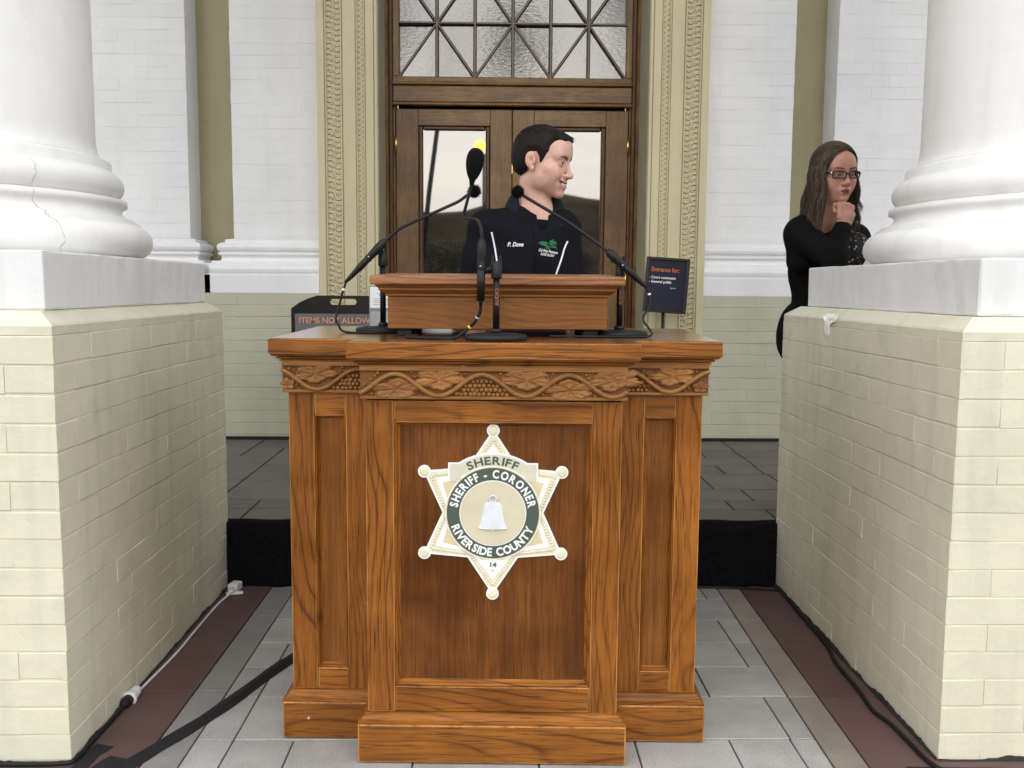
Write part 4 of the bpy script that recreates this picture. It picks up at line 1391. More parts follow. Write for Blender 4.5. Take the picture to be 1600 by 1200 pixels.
def mic(label, neck, connector, ball, kind, clip=None):
    """gooseneck microphone: neck path (bottom to capsule), connector path (cable end to neck), windscreen"""
    t = thing('gooseneck_microphone', label, 'microphone', connector[0], 0, 'gooseneck microphones')
    inv = -Vector(connector[0])
    L = lambda p: Vector(p) + inv
    cp = [L(p) for p in connector]
    a, b = cp[0], cp[-1]
    d = b - a
    seq = [(0.0, 0.0042), (0.10, 0.0065), (0.30, 0.0085), (0.32, 0.0098), (0.55, 0.0100), (0.57, 0.0090), (0.62, 0.0105), (0.80, 0.0125), (0.92, 0.0125), (0.97, 0.0085), (1.0, 0.0055)]
    tube('connector', [a + d * u for u, _ in seq], [r * (1 if kind == 'thin' else 0.82) for _, r in seq], 'black_plastic', t, 16)
    bm = bmesh.new()
    add_tube(bm, [a + d * 0.555, a + d * 0.585], 0.0112, 14)
    obj('ring', bm, 'rubber', t)
    bm = bmesh.new()
    q = a + d * 0.60
    add_ball(bm, (q.x - 0.002, q.y - 0.0105, q.z), 0.0028, 1)
    obj('latch', bm, 'steel', t)
    np_ = [L(p) for p in neck]
    tube('gooseneck', smooth_path(np_, 8), 0.0046 if kind == 'thin' else 0.0042, 'black_plastic', t, 10)
    e = np_[-1]
    bm = bmesh.new()
    if kind == 'thin':
        furry(bm, e, ball)
    else:
        dd = (np_[-1] - np_[-2]).normalized()
        prof = [(-0.004, 0.005), (0.004, 0.0068), (0.010, 0.0085), (0.016, 0.0125), (0.026, 0.0170), (0.036, 0.0200), (0.047, 0.0220), (0.057, 0.0226), (0.066, 0.0220), (0.074, 0.0200), (0.080, 0.0172), (0.0848, 0.0130), (0.0875, 0.0085), (0.0885, 0.004), (0.0888, 0.0005)]
        add_tube(bm, [e + (dd * 0.6 + Vector((0, 0, 0.4))).normalized() * u for u, _ in prof], [r for _, r in prof], 28)
    obj('windscreen', bm, 'foam', t)
    if clip is not None:
        p, q = L(clip[0]), L(clip[1])
        tube('clip', [p, q], 0.0105, 'black_plastic', t, 12)
    return t

def world_at(px, py, y):
    """world point seen at photo pixel (px, py) at depth y; used to read off real positions"""
    r = right * ((px - 800) / 1450) + up * (-(py - 600) / 1450) + fwd
    k = y / r.y
    return Vector((r.x * k, y, 1.2 + r.z * k))

yC, yL_, yR_ = cA.y, aL.y, aR.y
# left boom
conn = [world_at(540, 441, yL_ - 0.03), world_at(603, 375, yL_ - 0.03)]
neck = [world_at(601, 377, yL_ - 0.03), world_at(622, 359, yL_ - 0.02), world_at(650, 345, yL_), world_at(690, 327, yL_ + 0.02), world_at(716, 315, yL_ + 0.03), world_at(730, 305, yL_ + 0.035), world_at(741, 299, yL_ + 0.04)]
mic('gooseneck microphone with a small furry windscreen reaching in from the handled black sign side', neck, conn, 0.0205, 'thin', (world_at(587, 391, yL_ - 0.02), world_at(578, 401, yL_ - 0.025)))
# right boom
conn2 = [world_at(1011, 450, yR_ - 0.03), world_at(948, 391, yR_ - 0.03)]
neck2 = [world_at(950, 393, yR_ - 0.03), world_at(932, 379, yR_ - 0.02), world_at(890, 349, yR_), world_at(850, 325, yR_ + 0.01), world_at(828, 312, yR_ + 0.015), world_at(817, 305, yR_ + 0.02), world_at(809, 300, yR_ + 0.02)]
mic('gooseneck microphone with a small furry windscreen in front of the man\'s collar', neck2, conn2, 0.0185, 'thin', (world_at(956, 404, yR_ - 0.02), world_at(966, 408, yR_ - 0.025)))
# middle: upright body, hooked neck, big foam
conn3 = [world_at(751, 482, yC - 0.004), world_at(753, 372, yC - 0.004)]
neck3 = [world_at(753, 374, yC - 0.004), world_at(752, 360, yC - 0.004), world_at(747, 345, yC + 0.004), world_at(738, 341.5, yC + 0.02), world_at(727, 341, yC + 0.05), world_at(724, 338, yC + 0.06), world_at(728, 322, yC + 0.055), world_at(733, 303, yC + 0.05), world_at(737, 287, yC + 0.045)]
mic('upright gooseneck microphone with a large egg shaped foam windscreen', neck3, conn3, 0.03, 'foam', (world_at(751, 470, yC - 0.004), world_at(752, 408, yC - 0.004)))
o = tube('clamp_arm', [world_at(753, 425, yC - 0.002) - cA, world_at(772, 418, yC) - cA], 0.008, 'black_plastic', mcC, 10)

def cable(label, pts, r=0.0032, tapes=()):
    path = smooth_path(pts, 8)
    t = thing('microphone_cable', label, 'cable', path[-1], 0, 'microphone cables')
    o_ = -path[-1]
    tube('cable', [p + o_ for p in path], r, 'rubber', t, 8)
    for i, w, mat in tapes:
        tube('tape', [path[i] + o_, path[i + 1].lerp(path[i + 2], w) + o_], r * 1.35, mat, t, 8)
    return t
zt = 1.068 + 0.004
def tp(px, py):
    r = right * ((px - 800) / 1450) + up * (-(py - 600) / 1450) + fwd
    k = (zt - 1.2) / r.z
    return Vector((r.x * k, r.y * k, zt))
yl = yL_ - 0.03
cable('microphone cable with white tape curling down to the stand nearer the handled black sign', [world_at(541, 440, yl), world_at(536, 455, yl), world_at(530, 477, yl), world_at(525, 497, yl - 0.01), world_at(529, 508, yl - 0.03), Vector((aL.x - 0.10, yl - 0.035, zt)), Vector((aL.x - 0.02, yl - 0.07, zt)), Vector((aL.x + 0.06, yl - 0.04, zt))], tapes=((6, 0.6, 'white_tape'),))
cable('microphone cable with yellow tape looping from the middle microphone on to the lectern top', [world_at(751, 480, yC - 0.004), world_at(749, 490, yC), world_at(741, 504, yC + 0.01), world_at(730, 514, yC + 0.02), Vector((-0.10, yC + 0.0, zt)), Vector((-0.14, yC + 0.0, zt)), Vector((-0.19, yC + 0.015, zt)), Vector((-0.225, yC + 0.05, zt)), Vector((-0.20, yC + 0.12, zt))], 0.0042, tapes=((21, 0.6, 'yellow_tape' if 'yellow_tape' in M else 'yellow'), (11, 0.3, 'grey_print')))
yr = yR_ - 0.03
cable('microphone cable with white tape hanging beside the framed entrance sign', [world_at(1010, 449, yr), world_at(1015, 462, yr), world_at(1014, 480, yr - 0.01), world_at(1005, 499, yr - 0.03), Vector((aR.x + 0.075, yr - 0.06, zt + 0.004)), Vector((aR.x + 0.01, yr - 0.075, zt)), Vector((aR.x - 0.09, yr - 0.08, zt)), Vector((aR.x - 0.2, yr - 0.07, zt))], tapes=((6, 0.6, 'white_tape'),))

# ------------------------------------------------------------------ signs behind the lectern
def handled_sign():
    y = 5.25
    k = y / 1450
    t = thing('sidewalk_sign', 'black handled sidewalk sign with orange lettering standing behind the lectern', 'sign', (world_at(536, 462, y).x, y, 0.255))
    cx = t.location.x
    hw = 0.292
    top = world_at(536, 462, y).z - 0.255
    sh = world_at(456, 482, y).z - 0.255
    def panel(yoff, tilt, name):
        outl = [(-hw, 0.0), (hw, 0.0), (hw, sh)]
        for i in range(1, 12):
            a = i / 12
            x = hw * (1 - 2 * a)
            outl.append((x, sh + (top - sh) * min(1.0, (1 - abs(2 * a - 1)) * 2.1) ** 0.7))
        outl.append((-hw, sh))
        bm = bmesh.new()
        hz0, hz1, hx = top - 0.052, top - 0.018, 0.075
        hole = []
        for i in range(20):
            a = 2 * math.pi * i / 20
            hole.append((math.copysign(hx - 0.017, math.cos(a)) + 0.017 * math.cos(a), (hz0 + hz1) / 2 + 0.017 * math.sin(a)))
        fr = []
        for yy in (0.0, 0.022):
            vo = [bm.verts.new((x, yy, z)) for x, z in outl]
            vh = [bm.verts.new((x, yy, z)) for x, z in hole]
            eo = [bm.edges.new((vo[i], vo[(i + 1) % len(vo)])) for i in range(len(vo))]
            eh = [bm.edges.new((vh[i], vh[(i + 1) % len(vh)])) for i in range(len(vh))]
            bmesh.ops.triangle_fill(bm, edges=eo + eh, use_beauty=True)
            fr.append((vo, vh))
        for a, b in zip(fr[0], fr[1]):
            for i in range(len(a)):
                bm.faces.new((a[i], a[(i + 1) % len(a)], b[(i + 1) % len(b)], b[i]))
        bmesh.ops.recalc_face_normals(bm, faces=bm.faces[:])
        o = obj(name, bm, 'black_plastic', t)
        if tilt: o.scale = (0.97, 1, 0.93)
        o.location = (0, yoff, 0); o.rotation_euler = (tilt, 0, 0)
        return o
    panel(0.0, 0.0, 'front_panel')
    panel(0.36, R(18), 'rear_panel')
    z1 = world_at(536, 491, y).z - 0.255
    box('insert_board', -0.268, 0.268, -0.004, 0.0, 0.08, z1, 'navy_board', t)
    box('clear_cover', -0.270, 0.270, -0.0062, -0.0045, 0.078, z1 + 0.002, 'cover', t)
    zt_ = world_at(536, 505, y).z - 0.255
    lettering('lettering', 'ITEMS NOT ALLOWED', 0.046, 'salmon_print', t, (-0.245, -0.0075, zt_), align='L', sx=0.98, bold=0.0002)
    lettering('lettering', 'IN THE COURTHOUSE', 0.036, 'salmon_print', t, (-0.20, -0.0075, zt_ - 0.055), align='L')
    return t

m, nt, b = new_mat('clear_sign_cover')
b.inputs['Base Color'].default_value = (0.35, 0.35, 0.34, 1); b.inputs['Roughness'].default_value = 0.18
b.inputs['Alpha'].default_value = 0.28
M['cover'] = m
handled_sign()

def notice():
    y = 4.95
    p = world_at(577, 448, y)
    t = thing('leaflet_holder', 'grey leaflet holder on a pole with a white printed notice beside the reading desk', 'leaflet holder', (p.x + 0.11, y, 0.255))
    zt_ = p.z - 0.255
    box('holder', -0.112, 0.112, 0.0, 0.014, zt_ - 0.30, zt_ + 0.004, 'acrylic_grey', t, 0.003)
    box('paper', -0.106, 0.106, -0.0025, -0.0005, zt_ - 0.112, zt_, 'paper', t)
    box('lower_paper', -0.106, 0.106, -0.0025, -0.0005, zt_ - 0.30, zt_ - 0.13, 'grey_print', t)
    bm = bmesh.new()
    for k, (x0, w, z) in enumerate(((-0.07, 0.05, 0.034), (-0.06, 0.03, 0.045), (-0.09, 0.15, 0.062), (-0.09, 0.17, 0.072), (-0.09, 0.13, 0.082), (-0.09, 0.16, 0.092))):
        add_box(bm, x0, x0 + w, -0.0034, -0.0026, zt_ - z - 0.003, zt_ - z)
    obj('printed_lines', bm, 'grey_print', t)
    lathe('pole', [(0.012, 0.02), (0.012, zt_ - 0.30)], 'black_metal', t, 14, (0, 0.01, 0))
    lathe('base', [(0.14, 0.0), (0.14, 0.008), (0.02, 0.02)], 'black_metal', t, 32, (0, 0.01, 0))
notice()

def entrance_sign():
    y = 5.45
    c = world_at(1041, 446, y)
    t = thing('entrance_sign', 'dark framed entrance sign tilted on a thin black pole', 'sign', (c.x, y, 0.255))
    z = c.z - 0.255
    k = y / 1450
    hw, hh = 33.8 * k, 42.8 * k
    Q = Matrix.Translation((0, 0, z)) @ Matrix.Rotation(R(3.6), 4, 'Y')
    def add(name, x0, x1, y0, y1, z0, z1, mat, bev=0.0):
        o = box(name, x0, x1, y0, y1, z0, z1, mat, t, bev); o.data.transform(Q); return o
    f = 0.0165
    add('frame', -hw, -hw + f, -0.014, 0.012, -hh, hh, 'sign_frame', 0.003)
    add('frame', hw - f, hw, -0.014, 0.012, -hh, hh, 'sign_frame', 0.003)
    add('frame', -hw + f, hw - f, -0.0135, 0.0115, hh - f, hh, 'sign_frame', 0.003)
    add('frame', -hw + f, hw - f, -0.0135, 0.0115, -hh, -hh + f, 'sign_frame', 0.003)
    add('board', -hw + f, hw - f, -0.004, 0.004, -hh + f, hh - f, 'navy_board')
    def txt(s, size, mat, x, zz, bold=0.0, align='L', sx=1.0):
        o = lettering('lettering', s, size, mat, t, (0, 0, 0), bold=bold, align=align, sx=sx)
        o.matrix_local = Q @ Matrix.Translation((x, -0.0052, zz)) @ Matrix.Rotation(R(90), 4, 'X')
    txt('Entrance for:', 0.0365, 'orange_print', -hw + 0.034, hh - 0.083, 0.0003, sx=0.86)
    txt('- Court customers', 0.0215, 'white_print', -hw + 0.023, hh - 0.124, 0.0004, sx=0.95)
    txt('- General public', 0.0215, 'white_print', -hw + 0.023, hh - 0.149, 0.0004, sx=0.95)
    txt('Suite 1a', 0.0095, 'white_print', 0.025, hh - 0.178)
    lathe('pole', [(0.009, 0.012), (0.009, z - hh + 0.02)], 'black_metal', t, 14, (-0.012, 0.018, 0))
    lathe('base', [(0.15, 0.0), (0.15, 0.006), (0.016, 0.016)], 'black_metal', t, 36, (-0.012, 0.018, 0))
entrance_sign()

# ------------------------------------------------------------------ cords, tape and ramp on the paving
def cord(name, label, cat, pts, r, mat, seg=8):
    path = smooth_path(pts, 7)
    bm = bmesh.new(); o0 = path[0]
    add_tube(bm, [p - o0 for p in path], r, seg)
    o = obj(name, bm, mat); o.location = o0
    return tag(o, label, cat)

ext = thing('extension_cord', 'white extension cord with plugs lying along the foot of a cream brick pier', 'extension cord', (-1.02, 2.6, 0))
zf = 0.0045
wp = [(-1.049, 3.64, 0.03), (-1.015, 3.625, 0.018), (-1.005, 3.595, 0.012), (-1.014, 3.545, 0.01), (-1.034, 3.408, zf), (-1.033, 3.163, zf), (-1.031, 2.936, zf), (-1.040, 2.738, zf), (-1.041, 2.655, 0.008), (-1.040, 2.63, 0.014)]
o = tube('cord', [p - Vector((-1.02, 2.6, 0)) for p in smooth_path(wp, 7)], 0.0042, 'white_plastic', ext, 8)
bm = bmesh.new()
add_box(bm, -0.020, 0.020, -0.028, 0.028, 0.0, 0.034, 0.007, 2)
o = obj('socket_block', bm, 'white_plastic', ext); o.location = (0.006, 0.975, 0.003); o.rotation_euler = (0, 0, R(-12))
bm = bmesh.new(); add_box(bm, -0.034, 0.030, -0.010, 0.010, 0.0, 0.010, 0.003, 2)
o = obj('plug_wing', bm, 'white_plastic', ext); o.location = (0.018, 0.935, 0.002); o.rotation_euler = (0, 0, R(14))
o = lathe('plug_neck', [(0.006, 0), (0.010, 0.008), (0.011, 0.03)], 'white_plastic', ext, 14); o.location = (0.002, 0.915, 0.014); o.rotation_euler = (R(-82), 0, R(-6))
o = lathe('connector', [(0.0055, 0.0), (0.0145, 0.012), (0.017, 0.030), (0.018, 0.050), (0.022, 0.060), (0.022, 0.066), (0.0165, 0.067)], 'white_plastic', ext, 20); o.location = (-0.020, 0.048, 0.020); o.rotation_euler = (R(96), 0, R(-4))
o = lathe('black_plug', [(0.0155, 0.0), (0.0155, 0.022), (0.010, 0.036), (0.005, 0.042)], 'rubber', ext, 18); o.location = (-0.0245, -0.018, 0.013); o.rotation_euler = (R(94), 0, R(-4))

cord('power_cord', 'black power cord running round the foot of the pier to the white connector', 'cord', [(-1.0445, 2.555, 0.012), (-1.047, 2.48, 0.006), (-1.048, 2.37, 0.006), (-1.050, 2.262, 0.006), (-1.075, 2.236, 0.006), (-1.20, 2.232, 0.006), (-1.5, 2.235, 0.006), (-1.9, 2.2, 0.006)], 0.006, 'rubber')
cord('floor_cord', 'black cord snaking along the foot of the pier on the woman\'s side', 'cord', [(1.155, 3.60, 0.004), (1.147, 3.50, 0.006), (1.139, 3.323, 0.006), (1.130, 3.01, 0.006), (1.107, 2.857, 0.006), (1.101, 2.664, 0.006), (1.089, 2.521, 0.006), (1.103, 2.442, 0.006), (1.109, 2.343, 0.006), (1.112, 2.252, 0.006), (1.129, 2.19, 0.006), (1.20, 2.10, 0.006)], 0.0062, 'rubber')
# cable ramp: low strip with a rounded back, cables inside
def ramp_strip(name, label, cat, pts, w, h):
    bm = bmesh.new()
    path = [Vector((p[0], p[1], 0)) for p in smooth_path([(a, b, 0) for a, b in pts], 8)]
    rows_ = []
    for i, p in enumerate(path):
        t = (path[min(i + 1, len(path) - 1)] - path[max(0, i - 1)]).normalized()
        n = Vector((-t.y, t.x, 0))
        wob = 1 + 0.06 * math.sin(i * 0.9)
        rows_.append([bm.verts.new(p + n * (u * w * wob) + Vector((0, 0, z * h))) for u, z in ((-0.5, 0.06), (-0.40, 0.12), (-0.22, 0.75), (-0.1, 1.0), (0.1, 1.0), (0.24, 0.72), (0.40, 0.12), (0.5, 0.06))])
    for a, b in zip(rows_, rows_[1:]):
        for k in range(7):
            f = bm.faces.new((a[k], a[k + 1], b[k + 1], b[k])); f.smooth = True
    bmesh.ops.recalc_face_normals(bm, faces=bm.faces[:])
    return tag(obj(name, bm, 'tape_black'), label, cat)
ramp_strip('cable_cover', 'black taped cable run crossing the grey pavers to the lectern', 'cable cover', [(-0.50, 3.25), (-0.60, 3.02), (-0.675, 2.84), (-0.775, 2.54), (-0.86, 2.345), (-0.93, 2.20), (-1.02, 2.02), (-1.15, 1.8)], 0.052, 0.014)
def tape_patch(pts, z, label):
    bm = bmesh.new(); add_poly_prism(bm, pts, 'z', z, z + 0.0012)
    return tag(obj('tape_strip', bm, 'tape_black'), label, 'tape', 'black tape strips on the paving')
tape_patch([(-1.047, 2.22), (-1.036, 2.345), (-0.985, 2.328), (-0.992, 2.305), (-1.004, 2.285), (-1.01, 2.15)], 0.0012, 'black tape strip against the foot of the pier by the black power cord')
tape_patch([(-1.03, 2.10), (-0.985, 2.255), (-0.972, 2.277), (-0.918, 2.258), (-0.90, 2.235), (-0.95, 2.05)], 0.0030, 'black tape strip between the pier and the taped cable run')
tape_patch([(-2.2, 2.12), (-2.2, 2.222), (-1.0, 2.212), (-1.0, 2.10)], 0.0048, 'long black tape strip in front of the pier at the picture edge')
tape_patch([(1.05, 2.12), (1.048, 2.214), (1.30, 2.206), (1.30, 2.1)], 0.0012, 'black tape strip before the pier on the woman\'s side')
cord('drape_cord', 'thin black cord lying along the foot of the black drape', 'cord', [(0.55, 3.60, 0.005), (0.75, 3.612, 0.005), (0.9, 3.606, 0.009), (1.05, 3.600, 0.005), (1.14, 3.58, 0.005)], 0.0045, 'rubber')

# ------------------------------------------------------------------ what the door glass mirrors: street side behind the photographer
bm = bmesh.new()
nx, ny = 90, 10
g = []
for i in range(nx + 1):
    x = -700 + 1400 * i / nx
    ridge = 36 + 7 * math.sin(x * 0.011 + 2.1) + 6 * math.sin(x * 0.031 + 0.4) + 3 * math.sin(x * 0.09) + random.uniform(-1, 1) + 12 * (1 / (1 + math.exp(-(x - 60) / 30)))
    g.append([bm.verts.new((x, -330 - 150 * (j / ny), -0.5 + ridge * math.sin(math.pi / 2 * j / ny) ** 1.2 + random.uniform(-.6, .6))) for j in range(ny + 1)])
for a, b in zip(g, g[1:]):
    for j in range(ny):
        bm.faces.new((a[j], b[j], b[j + 1], a[j + 1]))
o = obj('hills', bm, 'hill', None, True); struct(o)

def tree(label, x, y, h, rad, seed):
    rnd = random.Random(seed)
    t = thing('tree', label, 'tree', (x, y, -0.034), 0, 'trees across the street')
    bm = bmesh.new()
    add_tube(bm, [(0, 0, 0), (0.05, 0.02, h * 0.3), (0.0, 0.05, h * 0.6), (0.08, 0, h * 0.85)], [0.18, 0.14, 0.09, 0.03], 8)
    for k in range(6):
        a = rnd.uniform(0, 6.28); z = h * rnd.uniform(0.35, 0.65)
        add_tube(bm, [(0, 0, z), (0.5 * rad * math.cos(a), 0.5 * rad * math.sin(a), z + h * 0.15), (0.85 * rad * math.cos(a), 0.85 * rad * math.sin(a), z + h * 0.28)], [0.07, 0.045, 0.015], 6)
    obj('trunk', bm, 'bark', t)
    bm = bmesh.new()
    for k in range(38):
        u = rnd.uniform(-1, 1); a = rnd.uniform(0, 6.28); q = rnd.uniform(0.5, 1) ** 0.5
        c = Vector((rad * q * math.sqrt(1 - u * u) * math.cos(a), rad * q * math.sqrt(1 - u * u) * math.sin(a), h * 0.66 + h * 0.34 * q * u))
        for i in range(160):
            p = c + Vector((rnd.gauss(0, 1), rnd.gauss(0, 1), rnd.gauss(0, 1))) * rad * 0.16
            d = Vector((rnd.uniform(-1, 1), rnd.uniform(-1, 1), rnd.uniform(-1, 1))).normalized() * rad * 0.028
            e = d.orthogonal().normalized() * rad * 0.018
            bm.faces.new([bm.verts.new(p + d), bm.verts.new(p + e), bm.verts.new(p - d), bm.verts.new(p - e)])
    obj('crown', bm, 'leaf', t)
tree('bushy street tree mirrored low in the door glass beside the leaning pole', -2.2, -19, 2.5, 1.5, 1)
tree('low street tree mirrored in the door glass next to the man', 2.3, -24, 2.6, 1.5, 2)
tree('tall dense tree mirrored at the lattice window end over the handled black sign', -6.4, -26, 19, 3.4, 8)
tree('tall dense tree mirrored at the lattice window end nearer the woman', 7.6, -26, 19, 3.4, 9)
def palm(x, y, h):
    rnd = random.Random(21)
    t = thing('palm_tree', 'palm tree mirrored as a dark blob in the middle of the lattice window', 'palm tree', (x, y, -0.034))
    tube('trunk', [(0, 0, 0), (0.1, 0, h * 0.4), (0.05, 0.1, h * 0.75), (0, 0, h)], [0.30, 0.22, 0.18, 0.16], 'bark', t, 10)
    for k in range(34):
        az = k * 2.399; el = R(70 - 95 * (k / 33))
        bm = bmesh.new()
        L_, n = rnd.uniform(2.0, 2.6), 14
        prev = None
        for i in range(n + 1):
            u = i / n
            rr_ = L_ * u * math.cos(el * (1 - 0.3 * u)); zz = h + L_ * u * math.sin(el) - 1.1 * u * u
            p = Vector((rr_ * math.cos(az), rr_ * math.sin(az), zz))
            sd = Vector((-math.sin(az), math.cos(az), 0))
            if prev is not None:
                for sgn in (-1, 1):
                    w = 0.50 * math.sin(math.pi * min(0.98, u * 0.9 + 0.1))
                    e = p + sd * sgn * w + Vector((0, 0, -0.22 * w)) + (p - prev) * 0.8
                    bm.faces.new([bm.verts.new(q) for q in (prev, prev.lerp(p, 0.75), e)])
            prev = p
        obj('frond', bm, 'leaf', t)
palm(0.62, -25, 10.9)
pole = thing('leaning_pole', 'dark leaning pole mirrored in the door glass behind the foam microphone', 'pole', (-1.42, -3.1, -0.034))
tube('pole', [(0, 0, 0), (0.22, 0, 1.5), (0.36, 0, 2.8), (0.52, 0, 4.0), (0.72, 0, 5.4)], [0.045, 0.042, 0.040, 0.036, 0.03], 'black_metal', pole, 12)
lathe('foot', [(0.22, 0.0), (0.22, 0.03), (0.05, 0.09)], 'black_metal', pole, 24)
m, nt, b = new_mat('mirrored_sun_glow')  # added glow for the mirrored low sun; post and balls below carry it
b.inputs['Base Color'].default_value = (0.9, 0.7, 0.3, 1)
b.inputs['Emission Color'].default_value = (1.0, 0.50, 0.05, 1); b.inputs['Emission Strength'].default_value = 16.0
M['mirrored_sun_glow'] = m
glow_stand = thing('sun_glow_stand_in', 'two glowing balls on an added post, standing in for the low sun mirrored in the door glass', 'sun stand-in', (-0.36, -20, -0.034))
lathe('post', [(0.16, 0), (0.16, 0.4), (0.08, 0.5), (0.05, 5.6), (0.05, 5.75)], 'black_metal', glow_stand, 16)
tube('arm', [(-0.14, 0, 5.85), (-0.1, 0, 5.72), (0, 0, 5.68), (0.3, 0, 5.75), (0.38, 0, 5.98)], 0.03, 'black_metal', glow_stand, 8)
for gx, gz in ((-0.14, 6.02), (0.38, 6.16)):
    bm = bmesh.new(); add_ball(bm, (gx, 0, gz), 0.19, 3)
    obj('globe', bm, 'mirrored_sun_glow', glow_stand)

# ------------------------------------------------------------------ people: bodies grown from a distance field, one continuous skin each
class Field:
    def __init__(self, xs, ys, zs):
        self.ax = [np.asarray(a, np.float32) for a in (xs, ys, zs)]
        self.f = np.full([len(a) for a in self.ax], 0.3, np.float32)
        self.T = None                                  # (rotation 3x3, origin, scale) for local primitives
    def setT(self, rot=None, org=None, s=1.0):
        self.T = None if rot is None else (np.array(rot, np.float32), np.array(org, np.float32), s)
    def world(self, p):
        p = np.array(p, np.float32)
        return p if self.T is None else self.T[0] @ (p * self.T[2]) + self.T[1]
    def region(self, pts, r):
        if self.T is not None:
            r = r * self.T[2]
        W_ = np.array([self.world(p) for p in pts])
        lo, hi = W_.min(0) - r, W_.max(0) + r
        sl = []
        for a, l, h in zip(self.ax, lo, hi):
            i0, i1 = np.searchsorted(a, l), np.searchsorted(a, h)
            sl.append(slice(max(0, i0 - 1), min(len(a), i1 + 1)))
        if any(s.stop <= s.start for s in sl):
            return None, None
        g = np.meshgrid(*[a[s] for a, s in zip(self.ax, sl)], indexing='ij', sparse=True)
        if self.T is not None:
            X, Y, Z = g[0] - self.T[1][0], g[1] - self.T[1][1], g[2] - self.T[1][2]
            Rm = self.T[0] / self.T[2]
            g = [Rm[0, k] * X + Rm[1, k] * Y + Rm[2, k] * Z for k in range(3)]
        return tuple(sl), g
    def put(self, sl, d, k, op):
        if self.T is not None:
            d = d * self.T[2]
        a = self.f[sl]
        d = d.astype(np.float32)
        if op == 'add':
            h = np.maximum(k - np.abs(a - d), 0) / max(k, 1e-6)
            self.f[sl] = np.minimum(a, d) - h * h * k * 0.25
        elif op == 'sub':
            d = -d
            h = np.maximum(k - np.abs(a - d), 0) / max(k, 1e-6)
            self.f[sl] = np.maximum(a, d) + h * h * k * 0.25
        elif op == 'cut':
            h = np.maximum(k - np.abs(a - d), 0) / max(k, 1e-6)
            self.f[sl] = np.maximum(a, d) + h * h * k * 0.25
    def ell(self, c, r, k=0.015, op='add', rot=None):
        r = np.array(r, np.float32)
        sl, g = self.region([c], float(max(r)) + 0.05)
        if sl is None: return
        p = [g[i] - np.float32(c[i]) for i in range(3)]
        if rot is not None:
            m = np.array(Euler(rot).to_matrix(), np.float32)
            p = [m[0, i] * p[0] + m[1, i] * p[1] + m[2, i] * p[2] for i in range(3)]
        k0 = np.sqrt(sum((p[i] / r[i]) ** 2 for i in range(3))) + 1e-6
        k1 = np.sqrt(sum((p[i] / (r[i] * r[i])) ** 2 for i in range(3))) + 1e-6
        self.put(sl, k0 * (k0 - 1) / k1, k, op)
    def cap(self, a, b, ra, rb=None, k=0.012, op='add', flat=None):
        rb = ra if rb is None else rb
        sl, g = self.region([a, b], max(ra, rb) + 0.05)
        if sl is None: return
        a = np.array(a, np.float32); b = np.array(b, np.float32)
        ba = b - a; L = float(ba @ ba) + 1e-9
        p = [g[i] - a[i] for i in range(3)]
        t = np.clip((p[0] * ba[0] + p[1] * ba[1] + p[2] * ba[2]) / L, 0, 1)
        q = [p[i] - t * ba[i] for i in range(3)]
        if flat is not None:
            q = [q[i] * np.float32(flat[i]) for i in range(3)]
        self.put(sl, np.sqrt(q[0] ** 2 + q[1] ** 2 + q[2] ** 2) - (ra + (rb - ra) * t), k, op)
    def mesh(self, name):
        f = self.f
        S = f < 0
        c = [S[i:S.shape[0] - 1 + i, j:S.shape[1] - 1 + j, l:S.shape[2] - 1 + l] for i in (0, 1) for j in (0, 1) for l in (0, 1)]
        anyc = c[0] | c[1] | c[2] | c[3] | c[4] | c[5] | c[6] | c[7]
        allc = c[0] & c[1] & c[2] & c[3] & c[4] & c[5] & c[6] & c[7]
        act = anyc & ~allc
        idx = np.argwhere(act)
        num = np.full(act.shape, -1, np.int64); num[act] = np.arange(len(idx))
        pos = np.zeros((len(idx), 3)); cnt = np.zeros(len(idx))
        ax = [a.astype(np.float64) for a in self.ax]
        corners = [(i, j, l) for i in (0, 1) for j in (0, 1) for l in (0, 1)]
        for a in corners:
            for d in range(3):
                if a[d]: continue
                b = list(a); b[d] = 1
                ia, ib = idx + a, idx + b
                fa, fb = f[tuple(ia.T)], f[tuple(ib.T)]
                m = (fa < 0) != (fb < 0)
                t = np.where(m, fa / np.where(fa == fb, 1, fa - fb), 0)
                for e in range(3):
                    pa, pb = ax[e][ia[:, e]], ax[e][ib[:, e]]
                    pos[:, e] += np.where(m, pa + (pb - pa) * t, 0)
                cnt += m
        pos /= cnt[:, None]
        quads = []
        for d in range(3):
            u, v = (d + 1) % 3, (d + 2) % 3
            s0 = [slice(None)] * 3; s1 = [slice(None)] * 3
            s0[d] = slice(0, -1); s1[d] = slice(1, None)
            A, B = S[tuple(s0)], S[tuple(s1)]
            e = np.argwhere(A != B)
            e = e[(e[:, u] > 0) & (e[:, v] > 0) & (e[:, u] < S.shape[u] - 1) & (e[:, v] < S.shape[v] - 1)]
            ins = A[tuple(e.T)]
            q = []
            for du, dv in ((1, 1), (0, 1), (0, 0), (1, 0)):
                w = e.copy(); w[:, u] -= du; w[:, v] -= dv
                q.append(num[tuple(w.T)])
            q = np.stack(q, 1)
            q[~ins] = q[~ins][:, ::-1]
            quads.append(q)
        quads = np.concatenate(quads)
        quads = quads[(quads >= 0).all(1)]
        me = bpy.data.meshes.new(name)
        me.vertices.add(len(pos)); me.vertices.foreach_set('co', pos.astype(np.float32).ravel())
        me.loops.add(len(quads) * 4); me.loops.foreach_set('vertex_index', quads.astype(np.int32).ravel())
        me.polygons.add(len(quads)); me.polygons.foreach_set('loop_start', np.arange(0, len(quads) * 4, 4, dtype=np.int32))
        me.polygons.foreach_set('use_smooth', np.ones(len(quads), bool))
        me.update(calc_edges=True)
        return me, pos

